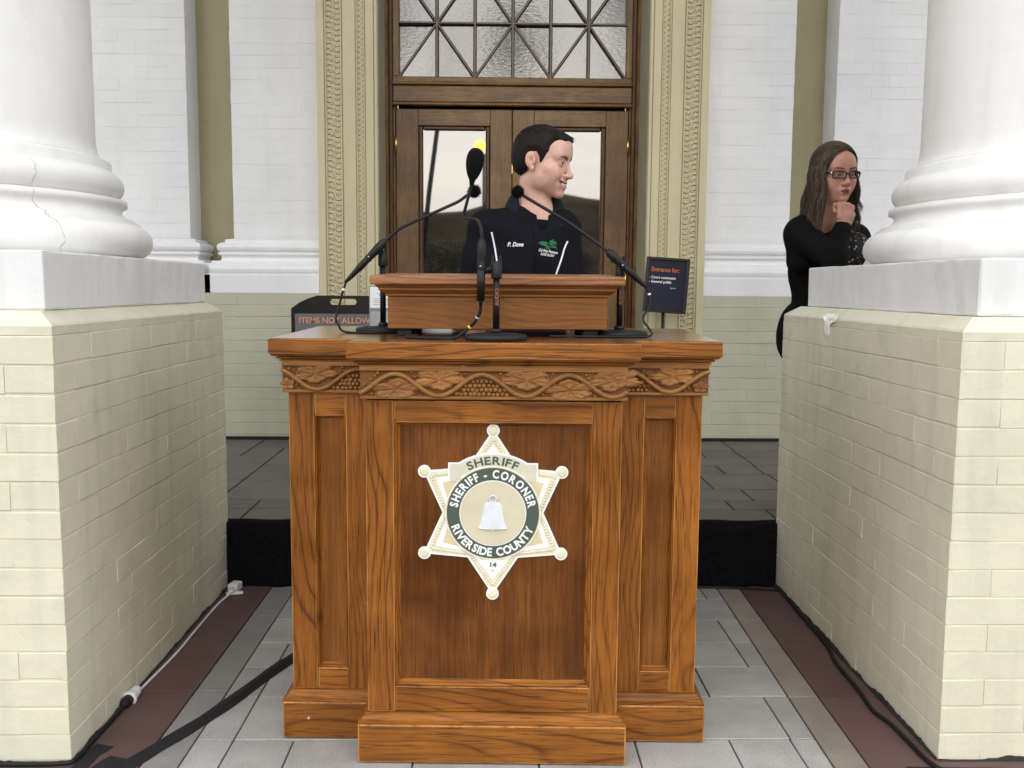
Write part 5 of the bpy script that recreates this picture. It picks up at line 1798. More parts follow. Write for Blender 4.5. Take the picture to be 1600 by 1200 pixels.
def axis_steps(parts):
    """graded axis: list of (start, stop, step)"""
    out = []
    for a, b, s in parts:
        out.append(np.arange(a, b, s))
    return np.concatenate(out + [np.array([parts[-1][1]])])

def skin_mat(name, base):
    m, nt, b = new_mat(name)
    at = N(nt, 'ShaderNodeAttribute', attribute_name='tint')
    geo = N(nt, 'ShaderNodeNewGeometry')
    nz = N(nt, 'ShaderNodeTexNoise', Scale=120.0, Detail=4.0)
    nt.links.new(geo.outputs['Position'], nz.inputs['Vector'])
    mot = ramp(nt, nz.outputs['Fac'], [(0.3, (0.90, 0.86, 0.84)), (0.7, (1.05, 1.03, 1.03))])
    c = mix(nt, 1.0, at.outputs['Color'], mot, 'MULTIPLY')
    nt.links.new(c, b.inputs['Base Color'])
    b.inputs['Roughness'].default_value = 0.48
    b.inputs['Specular IOR Level'].default_value = 0.35
    b.inputs['Subsurface Weight'].default_value = 0.12
    b.inputs['Subsurface Radius'].default_value = (0.010, 0.004, 0.002)
    b.inputs['Subsurface Scale'].default_value = 1.0
    bump(nt, b, nz.outputs['Fac'], 0.08, 0.0006)
    return m

def smoothstep(e0, e1, x):
    t = np.clip((x - e0) / (e1 - e0), 0, 1)
    return t * t * (3 - 2 * t)

def build_head(F, rot, org, s, female=False, smile=False):
    """head in its own frame: face towards -y, eyes at z=0, chin -0.115, crown +0.115"""
    F.setT(rot, org, s)
    F.ell((0, 0.012, 0.036), (0.0735, 0.096, 0.082), 0.02)
    F.ell((0, -0.030, -0.030), (0.058, 0.058, 0.078), 0.025)
    jw = 0.047 if female else 0.052
    for sx in (-1, 1):
        F.ell((sx * 0.040, -0.020, -0.062), (0.022, 0.040, 0.034), 0.03)              # jaw angle
        F.ell((sx * 0.046, -0.052, -0.024), (0.022, 0.026, 0.018), 0.02)              # cheekbone
        F.ell((sx * 0.033, -0.062, -0.048), (0.022, 0.020, 0.028), 0.022)             # cheek
    F.ell((0, -0.056, -0.084), (jw * 0.70, 0.034, 0.030), 0.022)
    F.ell((0, -0.083, -0.1025), (0.0195, 0.0150, 0.0145), 0.016)                          # chin
    F.cap((-0.040, -0.071, 0.022), (0.040, -0.071, 0.022), 0.013 if female else 0.0155, k=0.018)
    F.ell((0, -0.070, 0.050), (0.048, 0.024, 0.036), 0.03)                            # forehead
    for sx in (-1, 1):
        F.ell((sx * 0.032, -0.100, 0.000), (0.019, 0.018, 0.0125), 0.016, 'sub')      # eye sockets
    F.cap((0, -0.083, 0.010), (0, -0.109, -0.034), 0.0075, 0.0095, 0.014)             # nose
    F.ell((0, -0.1105, -0.036), (0.0115, 0.0105, 0.0095), 0.008)
    for sx in (-1, 1):
        F.ell((sx * 0.0125, -0.098, -0.040), (0.0085, 0.011, 0.0080), 0.007)
        F.ell((sx * 0.0068, -0.1045, -0.0475), (0.0038, 0.0050, 0.0035), 0.003, 'sub')
    F.ell((0, -0.084, -0.068), (0.025, 0.0165, 0.020), 0.016)                           # mouth mound
    if smile:
        for sx in (-1, 1):
            F.ell((sx * 0.038, -0.069, -0.038), (0.018, 0.016, 0.016), 0.014)         # lifted cheeks
            F.cap((sx * 0.020, -0.101, -0.045), (sx * 0.038, -0.085, -0.066), 0.0022, 0.003, 0.010, 'sub')   # fold
        arc_ = lambda w, dy, z0, rise, n=9: [(w * (2 * i / (n - 1) - 1), -0.1005 + dy + 0.0165 * (2 * i / (n - 1) - 1) ** 2, z0 + rise * (2 * i / (n - 1) - 1) ** 2) for i in range(n)]
        pts = arc_(0.034, 0.0, -0.0690, 0.0125)
        for a, b in zip(pts, pts[1:]):
            F.cap(tuple(np.add(a, (0, -0.001, 0))), tuple(np.add(b, (0, -0.001, 0))), 0.0075, k=0.003, op='sub', flat=(1, 0.62, 1.15))
        hi_ = arc_(0.032, 0.0035, -0.0610, 0.0080)
        for a, b in zip(hi_, hi_[1:]):
            F.cap(a, b, 0.0034, k=0.005)
        lo = arc_(0.031, 0.0040, -0.0785, 0.0180)
        for a, b in zip(lo, lo[1:]):
            F.cap(a, b, 0.0042, k=0.005)
    else:
        up_ = [(-0.0195, -0.0895, -0.0690), (-0.009, -0.0985, -0.0640), (0, -0.0992, -0.0655), (0.009, -0.0985, -0.0640), (0.0195, -0.0895, -0.0690)]
        for a, b in zip(up_, up_[1:]):
            F.cap(a, b, 0.0042, k=0.006)
        lo = [(-0.0180, -0.0895, -0.0715), (-0.009, -0.0980, -0.0762), (0.009, -0.0980, -0.0762), (0.0180, -0.0895, -0.0715)]
        for a, b in zip(lo, lo[1:]):
            F.cap(a, b, 0.0058, k=0.006)
        F.cap((-0.020, -0.099, -0.0703), (0.020, -0.099, -0.0703), 0.0016, k=0.004, op='sub')
    for sx in (-1, 1):                                                                 # lids over the eyeballs
        F.ell((sx * 0.0315, -0.0745, 0.0), (0.0145, 0.0145, 0.0135), 0.006)
        if female:
            F.cap((sx * 0.0215, -0.0885, -0.0030), (sx * 0.042, -0.0845, -0.0030), 0.0022, k=0.003, op='sub')
        else:
            F.ell((sx * 0.0315, -0.0885, -0.0005), (0.0115, 0.0075, 0.0033), 0.003, 'sub')
    for sx in (-1, 1):                                                                 # ears
        rt = (0, sx * R(18), 0)
        F.ell((sx * 0.0775, 0.014, -0.008), (0.0080, 0.0175, 0.0285), 0.006, rot=(R(-12), 0, sx * R(-24)))
        F.ell((sx * 0.0890, 0.012, -0.003), (0.0085, 0.0125, 0.0215), 0.003, 'sub', rot=(R(-12), 0, sx * R(-24)))
        F.ell((sx * 0.0850, 0.006, -0.010), (0.0100, 0.0075, 0.0105), 0.003, 'sub', rot=(R(-12), 0, 0))
        F.cap((sx * 0.0815, 0.020, -0.018), (sx * 0.0825, 0.016, 0.006), 0.0028, k=0.004)
        F.cap((sx * 0.0790, -0.002, -0.016), (sx * 0.0780, -0.001, -0.006), 0.0042, k=0.004)
        F.ell((sx * 0.0760, 0.002, -0.034), (0.0060, 0.0080, 0.0080), 0.006)
    F.setT()

def head_tint(pos, rot, org, s, base, female=False, smile=False):
    Rm = np.array(rot)
    L = ((pos - np.array(org)) @ Rm) / s
    x, y, z = L.T
    col = np.tile(np.array(base), (len(pos), 1))
    def blend(w, c):
        nonlocal col
        col = col * (1 - w[:, None]) + np.array(c) * w[:, None]
    rosy = np.array(base) * np.array((1.03, 0.80, 0.78))
    front = smoothstep(-0.03, -0.06, y)
    for sx in (-1, 1):
        d = np.sqrt(((x - sx * 0.040) / 0.024) ** 2 + ((z + 0.040) / 0.022) ** 2 + ((y + 0.07) / 0.04) ** 2)
        blend(0.55 * smoothstep(1.3, 0.2, d), rosy)
        d = np.sqrt(((np.abs(x) - 0.078) / 0.014) ** 2 + ((y - 0.01) / 0.026) ** 2 + ((z + 0.01) / 0.034) ** 2)
        blend(0.55 * smoothstep(1.2, 0.6, d) * 0.5, rosy)
    d = np.sqrt((x / 0.018) ** 2 + ((z + 0.038) / 0.014) ** 2 + ((y + 0.105) / 0.02) ** 2)
    blend(0.5 * smoothstep(1.2, 0.3, d), rosy)
    if not female:                                     # shaved beard shadow
        w = smoothstep(-0.045, -0.066, z) * smoothstep(0.02, -0.02, y) * smoothstep(-0.135, -0.10, z)
        blend(0.30 * w, np.array(base) * np.array((0.60, 0.56, 0.58)))
    # brows
    for sx in (-1, 1):
        u = (sx * x - 0.010) / 0.040
        zc = (0.0190 if female else 0.0160) + 0.0065 * np.sin(np.clip(u, 0, 1) * 2.3)
        th = 0.0045 * (1 - 0.55 * np.clip(u, 0, 1)) if not female else 0.0030 * (1 - 0.5 * np.clip(u, 0, 1))
        w = smoothstep(1.5, 0.7, np.abs(z - zc) / th) * smoothstep(-0.05, 0.1, u) * smoothstep(1.15, 0.95, u) * front
        blend((0.88 if not female else 0.85) * w, (0.022, 0.014, 0.010) if not female else (0.035, 0.020, 0.014))
        # lash line and lid crease
        d = np.sqrt(((x - sx * 0.0315) / 0.0145) ** 2 + ((z + (0.003 if female else -0.0042)) / (0.0026 if female else 0.0022)) ** 2)
        blend(0.85 * smoothstep(1.15, 0.75, d) * front, (0.03, 0.018, 0.014))
        d = np.sqrt(((x - sx * 0.0315) / 0.019) ** 2 + ((z - 0.002) / 0.011) ** 2)
        blend((0.42 if female else 0.25) * smoothstep(1.2, 0.4, d) * front, np.array(base) * (0.50, 0.40, 0.40))
    if smile:
        q = np.clip(np.abs(x) / 0.033, 0, 1.2) ** 2
        inx = smoothstep(0.034, 0.029, np.abs(x)) * smoothstep(-0.070, -0.080, y)
        w = np.maximum(smoothstep(0.0058, 0.0040, np.abs(z - (-0.0610 + 0.0082 * q))), smoothstep(0.0068, 0.0045, np.abs(z - (-0.0785 + 0.0182 * q)))) * inx
        blend(0.60 * w, np.array(base) * (0.80, 0.46, 0.43))
        w = smoothstep(0.0062, 0.0046, np.abs(z - (-0.0690 + 0.0125 * q))) * inx
        blend(0.85 * w, (0.06, 0.018, 0.018))
    else:
        hz = 0.0100 * (1 - (np.abs(x) / 0.0235) ** 2)
        w = smoothstep(1.25, 0.9, np.abs(z + 0.0705) / np.maximum(hz, 1e-4)) * smoothstep(0.0240, 0.0215, np.abs(x)) * smoothstep(-0.080, -0.087, y)
        blend(0.95 * w, (0.20, 0.035, 0.038))
        w = smoothstep(0.0022, 0.0008, np.abs(z + 0.070)) * smoothstep(0.0200, 0.0165, np.abs(x)) * smoothstep(-0.080, -0.087, y)
        blend(0.9 * w, (0.03, 0.008, 0.008))
    return col

def set_tint(me, col):
    at = me.color_attributes.new('tint', 'FLOAT_COLOR', 'POINT')
    at.data.foreach_set('color', np.concatenate([col, np.ones((len(col), 1))], 1).astype(np.float32).ravel())

def poly_sdf(px, py, poly):
    d = np.full(px.shape, 1e9); inside = np.zeros(px.shape, bool)
    n = len(poly)
    for i in range(n):
        ax_, ay = poly[i]; bx, by = poly[(i + 1) % n]
        ex, ey = bx - ax_, by - ay
        wx, wy = px - ax_, py - ay
        t = np.clip((wx * ex + wy * ey) / (ex * ex + ey * ey), 0, 1)
        d = np.minimum(d, (wx - ex * t) ** 2 + (wy - ey * t) ** 2)
        c = ((ay > py) != (by > py)) & (px < (bx - ax_) * (py - ay) / (by - ay + 1e-12) + ax_)
        inside ^= c
    d = np.sqrt(d)
    return np.where(inside, -d, d)

def hair_material(name, dark, light, hi=None, hi_at=0.8):
    m, nt, b = new_mat(name)
    info = N(nt, 'ShaderNodeHairInfo')
    st = [(0.0, dark), (0.75, light)]
    if hi:
        st = [(0.0, dark), (hi_at - 0.12, light), (hi_at, hi), (1.0, hi)]
    nt.links.new(ramp(nt, info.outputs['Random'], st), b.inputs['Base Color'])
    b.inputs['Roughness'].default_value = 0.42
    b.inputs['Specular IOR Level'].default_value = 0.35
    return m

def strands(name, curves, radius, mat, parent, taper=0.3):
    """curves: array n x k x 3"""
    n, k, _ = curves.shape
    hc = bpy.data.hair_curves.new(name)
    hc.add_curves([k] * n)
    hc.attributes['position'].data.foreach_set('vector', curves.astype(np.float32).ravel())
    ra = hc.attributes.new('radius', 'FLOAT', 'POINT')
    t = np.linspace(0, 1, k)
    ra.data.foreach_set('value', np.tile(radius * (1 - (1 - taper) * t ** 2), n).astype(np.float32))
    hc.materials.append(mat)
    o = bpy.data.objects.new(name, hc)
    COL.objects.link(o)
    o.parent = parent
    return o

def eyes(parent, rot, org, s, iris, look=(0, -1, 0)):
    Rm = Matrix([list(r) for r in rot])
    lk = Vector(look).normalized()
    for sx in (-1, 1):
        bm = bmesh.new()
        add_ball(bm, (0, 0, 0), 0.0122 * s, 3)
        c = Rm @ (Vector((sx * 0.0315, -0.0755, 0.0)) * s) + Vector(org)
        for v in bm.verts:
            v.co += c
        o = obj('eye', bm, 'eye_white', parent, True)
        o.data.materials.append(M[iris]); o.data.materials.append(M['pupil'])
        g = Rm @ lk
        for p in o.data.polygons:
            ca = (p.center - c).normalized().dot(g)
            p.material_index = 2 if ca > 0.955 else (1 if ca > 0.86 else 0)

M['eye_white'] = plain('eye_white', (0.70, 0.67, 0.64), 0.12, var=0.03)
M['iris_brown'] = plain('iris_brown', (0.05, 0.028, 0.015), 0.12)
M['pupil'] = plain('pupil', (0.005, 0.005, 0.005), 0.1)
M['teeth'] = plain('teeth', (0.74, 0.71, 0.64), 0.25, var=0.03)
M['skin_man'] = skin_mat('skin_man', None)
M['skin_woman'] = skin_mat('skin_woman', None)
def cloth(name, col, rough=0.85, scale=900.0):
    m, nt, b = new_mat(name)
    tc = N(nt, 'ShaderNodeTexCoord')
    wv = N(nt, 'ShaderNodeTexNoise', Scale=scale, Detail=2.0)
    bg_ = N(nt, 'ShaderNodeTexNoise', Scale=9.0, Detail=3.0)
    nt.links.new(tc.outputs['Object'], wv.inputs['Vector']); nt.links.new(tc.outputs['Object'], bg_.inputs['Vector'])
    c = ramp(nt, bg_.outputs['Fac'], [(0.3, tuple(x * 0.8 for x in col)), (0.7, tuple(x * 1.2 for x in col))])
    nt.links.new(c, b.inputs['Base Color'])
    b.inputs['Roughness'].default_value = rough
    b.inputs['Specular IOR Level'].default_value = 0.12
    bump(nt, b, wv.outputs['Fac'], 0.2, 0.0006)
    return m
M['shirt'] = cloth('dark_navy_shirt_cloth', (0.0052, 0.0058, 0.0090))
M['lit_collar_cloth'] = cloth('lit_collar_cloth', (0.0095, 0.0105, 0.015), rough=0.7)  # same cloth as the shirt, lightened so the collar seems to catch light
M['undershirt'] = cloth('black_undershirt_cloth', (0.003, 0.003, 0.0035))
M['trouser'] = cloth('black_trouser_cloth', (0.004, 0.004, 0.0045))
M['jacket'] = cloth('black_jacket_cloth', (0.0035, 0.0035, 0.004))
M['piping'] = plain('white_piping', (0.75, 0.76, 0.80), 0.6)
M['green_thread'] = plain('green_embroidery', (0.012, 0.13, 0.045), 0.7, var=0.3, scale=300)
M['shoe'] = plain('black_shoe', (0.01, 0.01, 0.01), 0.35)

def folds(F, amp, seed, zlo=None):
    """cloth creases: slow, oriented ripples added to the field"""
    X, Y, Z = np.meshgrid(*F.ax, indexing='ij', sparse=True)
    rnd = random.Random(seed)
    n = 0
    for k in range(5):
        a, b, c = rnd.uniform(8, 26), rnd.uniform(6, 18), rnd.uniform(18, 42)
        n = n + np.sin(a * X + b * Y + c * Z + 2.2 * np.sin(7 * X + 5 * Z + k) + rnd.uniform(0, 6)) / 5
    F.f += (amp * n).astype(np.float32)

def rotm(yaw, pitch=0.0, roll=0.0):
    return np.array(Matrix.Rotation(yaw, 3, 'Z') @ Matrix.Rotation(roll, 3, 'Y') @ Matrix.Rotation(pitch, 3, 'X'))

# ---- the man behind the lectern ------------------------------------------------
MY = 3.28
man = thing('person', 'smiling man with short dark hair and dark embroidered shirt, head turned sideways behind the lectern', 'person', (0.11, MY, 0.0), group='people')
hs = 1.0
hrot = rotm(R(66), R(11), R(0))
hc_w = world_at(848, 251.5, MY)                     # between the ears
horg = np.array((hc_w.x, MY, hc_w.z)) - np.array((0.11, MY, 0.0))
zs = 0.0
nb = np.array((0.045, 0.035, 1.430))               # base of the neck in the person's frame
def man_body():
    hx, hy, hz = horg
    F = Field(axis_steps([(-0.36, hx - 0.14, 0.010), (hx - 0.14, hx + 0.15, 0.0021), (hx + 0.15, 0.44, 0.010)]),
              axis_steps([(-0.34, hy - 0.13, 0.011), (hy - 0.13, hy + 0.13, 0.0021), (hy + 0.13, 0.30, 0.011)]),
              axis_steps([(-0.01, 1.36, 0.011), (1.36, hz + 0.145, 0.0021)]))
    build_head(F, hrot, horg, hs, smile=True)
    hb = horg + hrot @ np.array((0, 0.022, -0.075)) * hs
    hm = horg + hrot @ np.array((0, -0.004, -0.085)) * hs
    F.cap(hb, nb, 0.047, 0.052, 0.018)
    F.cap(hm, nb + (0.008, -0.026, 0.0), 0.031, 0.042, 0.016)
    for sx in (-1, 1):
        F.cap(nb + (0, 0, 0.02), (-0.005 + sx * 0.12, 0.03, 1.395), 0.042, 0.050, 0.04)
    F.ell((0.0, 0.03, 1.23), (0.150, 0.095, 0.20), 0.05)
    F.ell((0.03, 0.03, 1.00), (0.140, 0.090, 0.16), 0.06)
    F.ell((0.02, 0.03, 0.86), (0.145, 0.095, 0.10), 0.05)
    for sx in (-1, 1):
        sh = np.array((-0.005 + sx * 0.138, 0.03, 1.388)); el = np.array((-0.014 + sx * 0.192, 0.03, 1.12)); wr = np.array((0.0 + sx * 0.18, -0.17, 1.098))
        F.cap(sh, el, 0.047, 0.036, 0.03); F.cap(el, wr, 0.037, 0.025, 0.015)
        d = (wr - el) / np.linalg.norm(wr - el)
        pm = wr + d * 0.05 + np.array((0, 0, -0.002))
        F.cap(wr, pm, 0.024, 0.026, 0.012, flat=(1, 1, 1.6))
        side = np.array((-d[1], d[0], 0.0))
        for i, (o_, ln) in enumerate(((-0.027, 0.062), (-0.009, 0.074), (0.009, 0.078), (0.026, 0.068))):
            a = pm + side * o_ + d * 0.015; b = a + d * ln * 0.5 + np.array((0, 0, 0.004)); c = b + d * ln * 0.42 + np.array((0, 0, -0.010))
            F.cap(a, b, 0.0095, 0.0085, 0.004); F.cap(b, c, 0.0085, 0.007, 0.003)
        th = pm - d * 0.03 + side * (sx * -0.026)
        F.cap(th, th + d * 0.035 + side * (sx * -0.022), 0.0115, 0.0095, 0.008)
        F.cap(th + d * 0.035 + side * (sx * -0.022), th + d * 0.062 + side * (sx * -0.024), 0.0095, 0.0075, 0.003)
        hip = np.array((0.02 + sx * 0.085, 0.03, 0.86)); kn = np.array((0.02 + sx * 0.095, 0.02, 0.47)); an = np.array((0.02 + sx * 0.105, 0.05, 0.09))
        F.cap(hip, kn, 0.078, 0.052, 0.03); F.cap(kn, an, 0.052, 0.036, 0.02)
        F.cap(an + (0, 0.02, -0.045), an + (sx * 0.02, -0.14, -0.06), 0.034, 0.026, 0.02)
    return F
F = man_body()
me, pos = F.mesh('body')
base = (0.60, 0.375, 0.31)
set_tint(me, head_tint(pos, hrot, horg, hs, base, smile=True))
body = link('body', me, 'skin_man', man)
eyes(man, hrot, horg, hs, 'iris_brown', (0.0, -1, -0.05))
# teeth
bm = bmesh.new()
tv = []
for i in range(13):
    a = (i / 12 - 0.5) * 2
    tv.append([bm.verts.new(horg + hrot @ (np.array((0.030 * a, -0.0985 + 0.0165 * a * a, zz + 0.0110 * a * a)) * hs)) for zz in (-0.0600, -0.0725)])
for a, b in zip(tv, tv[1:]):
    f = bm.faces.new((a[0], b[0], b[1], a[1])); f.smooth = True
obj('teeth', bm, 'teeth', man)

# hair: a cap with a hairline, and short strands over it
HPOLY = [(-0.150, 0.082), (-0.094, 0.072), (-0.080, 0.066), (-0.060, 0.064), (-0.050, 0.048), (-0.047, 0.030), (-0.040, 0.018), (-0.030, -0.004), (-0.025, -0.020), (-0.015, -0.020), (-0.010, 0.004), (0.002, 0.019),
         (0.024, 0.016), (0.032, -0.008), (0.035, -0.040), (0.044, -0.062), (0.060, -0.075), (0.14, -0.078), (0.14, 0.2), (-0.15, 0.2)]
hx, hy, hz = horg
F = Field(axis_steps([(hx - 0.15, hx + 0.16, 0.0026)]), axis_steps([(hy - 0.14, hy + 0.14, 0.0026)]), axis_steps([(hz - 0.12, hz + 0.16, 0.0026)]))
F.setT(hrot, horg, hs)
F.ell((0, 0.013, 0.038), (0.0790, 0.102, 0.0830), 0.01)
F.ell((0, 0.020, 0.0), (0.0775, 0.092, 0.080), 0.02)
F.ell((0, -0.046, 0.077), (0.050, 0.042, 0.020), 0.03)      # fuller front
F.cap((-0.030, -0.078, 0.079), (0.028, -0.080, 0.080), 0.009, k=0.02)
sl, g = F.region([(0, 0, 0)], 0.3)
gx, gy, gz = np.broadcast_arrays(*g)
PS = poly_sdf(gy, gz, HPOLY)
F.f[sl] += (np.clip(0.026 + PS, 0, 0.026) * 0.27).astype(np.float32)      # thins out towards the hairline
F.put(sl, PS + 0.0022 * np.sin(gx * 300) * np.sin(gy * 210), 0.012, 'cut')
F.put(sl, np.maximum(-gy - 0.105, -1), 0.004, 'cut')
F.f += (0.0013 * np.sin(150 * gx + 30 * gy) * np.sin(60 * gy + 20 * gz) + 0.0008 * np.sin(47 * gx + 70 * gy + 31 * gz)).astype(np.float32)
F.setT()
me, hpos = F.mesh('hair')
M['hair_dark'] = plain('dark_hair_mass', (0.0065, 0.0048, 0.004), 0.6, spec=0.2, var=0.4, scale=260, bmp=0.4)
hair = link('hair', me, 'hair_dark', man)
nrm = np.empty(len(me.vertices) * 3, np.float32); me.vertices.foreach_get('normal', nrm); nrm = nrm.reshape(-1, 3)
pick = RNG.choice(len(hpos), 7000)
p0, n0 = hpos[pick], nrm[pick]
L0 = ((p0 - horg) @ hrot) / hs
keep = (np.linalg.norm(L0 - np.array((0, 0.013, 0.03)), axis=1) > 0.078) & ~((L0[:, 1] < -0.075) & (n0 @ hrot[:, 1] < -0.2))
p0, n0, L0 = p0[keep], n0[keep], L0[keep]
flow = np.where((L0[:, 2] > 0.075)[:, None], np.array((0.25, -1.0, 0.1)), np.array((0.0, 0.45, -1.0)))
flow = flow @ hrot.T + RNG.normal(0, 0.13, p0.shape)
flow -= n0 * (flow * n0).sum(1)[:, None]
flow /= np.linalg.norm(flow, axis=1)[:, None] + 1e-6
ln = (np.where(L0[:, 2] > 0.075, 0.020, 0.010) * RNG.uniform(0.6, 1.2, len(p0)))[:, None]
t = np.linspace(0, 1, 5)
cv = np.stack([p0 - n0 * 0.003 + flow * ln * u + n0 * (0.0032 * math.sin(u * 2.7)) for u in t], 1)
strands('stray_hair', cv, 0.00035, hair_material('dark_hair_strands', (0.004, 0.003, 0.0027), (0.013, 0.009, 0.007)), hair)

# shirt: outer surface only, slightly larger than the body
def man_shirt():
    F = Field(axis_steps([(-0.40, 0.47, 0.0055)]), axis_steps([(-0.30, 0.22, 0.0055)]), axis_steps([(0.78, 1.50, 0.0055)]))
    F.cap(nb + (-0.005, 0.005, -0.012), nb + (0, 0, -0.05), 0.060, 0.082, 0.02)
    for sx in (-1, 1):
        F.cap(nb + (0, 0.0, 0.005), (-0.005 + sx * 0.125, 0.03, 1.410), 0.055, 0.064, 0.05)
    F.ell((0.0, 0.035, 1.245), (0.175, 0.122, 0.20), 0.06)
    F.ell((0.0, 0.035, 1.02), (0.175, 0.118, 0.26), 0.06)
    F.cap((0.01, 0.035, 0.94), (0.02, 0.035, 0.80), 0.125, 0.150, 0.06, flat=(0.85, 1.05, 1))
    for sx in (-1, 1):
        sh = np.array((-0.005 + sx * 0.138, 0.03, 1.398)); el = np.array((-0.014 + sx * 0.190, 0.03, 1.12)); wr = np.array((0.0 + sx * 0.183, -0.145, 1.104))
        F.cap(sh, el, 0.064, 0.052, 0.03); F.cap(el, wr, 0.050, 0.036, 0.02)
    folds(F, 0.0050, 5)
    # neck opening
    F.cap(nb + (0.005, -0.03, 0.16), nb + (0.005, -0.015, 0.005), 0.062, 0.052, k=0.008, op='sub')
    F.ell(nb + (0.012, -0.10, 0.0), (0.018, 0.06, 0.036), 0.010, 'sub')
    return F
F = man_shirt()
me, spos = F.mesh('shirt')
shirt = link('shirt', me, 'shirt', man)
# black undershirt at the throat
F = Field(axis_steps([(-0.2, 0.22, 0.005)]), axis_steps([(-0.16, 0.18, 0.005)]), axis_steps([(1.12, 1.46, 0.005)]))
F.ell(nb + (0.004, -0.012, -0.030), (0.072, 0.074, 0.058), 0.02)
F.ell((0.0, 0.035, 1.27), (0.13, 0.085, 0.12), 0.03)
me, _p = F.mesh('undershirt'); link('undershirt', me, 'undershirt', man)
# collar: stand-and-fall strip round the neck with two points
def collar():
    bm = bmesh.new()
    n = 44
    top, fold, tipr = [], [], []
    for i in range(n + 1):
        u = i / n
        a = R(-128 + 256 * u)                              # 0 = back of the neck
        b = abs(2 * u - 1)
        dx, dy = math.sin(a), math.cos(a)
        # (radius, height) of stand, fold and fallen edge
        c = Vector(nb) + Vector((-0.012, 0.004, 0))
        pinch = 0.010 * b ** 4
        r0 = 0.064 - pinch
        z0 = 0.160 - 0.122 * b ** 2.0
        drop = 0.050 + 0.022 * b ** 3
        r1 = 0.102 + 0.014 * b ** 2
        p_in = c + Vector((dx * (r0 - 0.004), dy * (r0 - 0.004) - 0.012 * b ** 2, z0 - 0.035))
        p_top = c + Vector((dx * r0, dy * r0 - 0.014 * b ** 2, z0))
        p_mid = c + Vector((dx * (r0 + r1) / 2 * 1.02, dy * (r0 + r1) / 2 * 1.02 - 0.016 * b ** 2, z0 - drop * 0.35))
        p_low = c + Vector((dx * r1, dy * r1 - 0.020 * b ** 2, z0 - drop - 0.003))
        top.append([bm.verts.new(p) for p in (p_in, p_top, p_mid, p_low)])
    for a, b in zip(top, top[1:]):
        for k in range(3):
            f = bm.faces.new((a[k], a[k + 1], b[k + 1], b[k])); f.smooth = True
    o = obj('collar', bm, 'lit_collar_cloth', man)
    so = o.modifiers.new('thick', 'SOLIDIFY'); so.thickness = 0.0035; so.offset = 0
    su = o.modifiers.new('soft', 'SUBSURF'); su.levels = 1; su.render_levels = 1
    return o
collar()
# trim and embroidery laid on the shirt
bv = BVHTree.FromPolygons([tuple(v) for v in spos], [tuple(p.vertices) for p in shirt.data.polygons])
ORG_M = Vector((0.11, MY, 0.0))
CAMP = Vector((0, 0, 1.2))
def on_cloth(px, py, tree_, org, lift=0.0015, y=MY - 0.1):
    """point of the garment met by the sight line through a photo pixel, in the person's frame"""
    q = world_at(px, py, y)
    d = (q - CAMP).normalized()
    hit, nn, _i, _d = tree_.ray_cast(CAMP - org, d)
    if hit is None:
        return q - org
    return hit - d * lift
for path in ([(768, 363), (771, 376), (774, 392), (776, 406), (777, 420), (778, 436)], [(887, 377), (882, 388), (878, 402), (873, 417), (868, 431), (864, 444)]):
    pts = [on_cloth(a, b, bv, ORG_M, 0.0008) for a, b in path]
    tube('piping', smooth_path(pts, 5), 0.0031, 'piping', man, 8)
def stitched(name, me_, px0, py0, size_px, mat, slant=0.0, tilt=0.0, xs=1.0):
    """flat embroidery: mesh in unit space dropped on to the cloth along the sight line"""
    for v in me_.vertices:
        x, y = v.co.x * size_px * xs, v.co.y * size_px
        x += slant * y
        X = px0 + x * math.cos(tilt) + y * math.sin(tilt); Yp = py0 - y * math.cos(tilt) + x * math.sin(tilt)
        v.co = on_cloth(X, Yp, bv, ORG_M, 0.0022)
    return link(name, me_, mat, man)
stitched('lettering', text_mesh('P. Dove', 1.0, 0.025, 0), 805, 385, 9.4, 'piping', slant=0.25, xs=0.82)
stitched('lettering', text_mesh('Cal Poly Pomona', 1.0, 0.02, 0), 856, 394.5, 6.0, 'piping', slant=0.25, tilt=R(9), xs=0.72)
stitched('lettering', text_mesh('ROSE FLOAT', 1.0, 0.02, 0), 855, 400.0, 5.2, 'piping', slant=0.2, tilt=R(9), xs=0.72)
def emblem():
    """green stitched emblem: a rose bloom with a long leaf and sprigs"""
    bm = bmesh.new()
    def blob(pts):
        vs = [bm.verts.new((x, y, 0)) for x, y in pts]
        bm.faces.new(vs)
    def leaf(a, b, w):
        a, b = Vector(a), Vector(b)
        d = b - a; n = Vector((-d.y, d.x)).normalized() * w
        up_ = [a + d * t + n * math.sin(math.pi * t) * (1 + 0.3 * math.sin(t * 25)) for t in (0, .15, .3, .45, .6, .75, .9, 1)]
        dn = [a + d * t - n * math.sin(math.pi * t) for t in (.85, .7, .55, .4, .25, .1)]
        blob(up_ + dn)
    leaf((-17, 1), (0, -3), 2.2); leaf((-14, 2.8), (1, 1), 1.3); leaf((1, -2), (8, 5), 2.6); leaf((2, -4), (13, -3), 1.6)
    leaf((-2, -2), (2, -9), 1.8); leaf((6, 0), (14, -7), 1.2); leaf((3, 2), (2, 7), 1.4); leaf((6, 3), (12, 5), 1.5); leaf((4, 4), (7, 8.5), 1.2); leaf((8, 1), (13, 1.5), 1.3)
    leaf((-3, -3), (-4, -8), 0.9)
    me_ = bpy.data.meshes.new('emblem'); bm.to_mesh(me_); bm.free()
    return me_
stitched('emblem', emblem(), 857.5, 381.5, 1.0, 'green_thread', tilt=R(6))
# placket seam
tube('placket', smooth_path([on_cloth(a, b, bv, ORG_M, 0.0005) for a, b in ((832, 352), (834, 372), (835, 395), (835, 420), (835, 440))], 4), 0.0018, 'undershirt', man, 6)
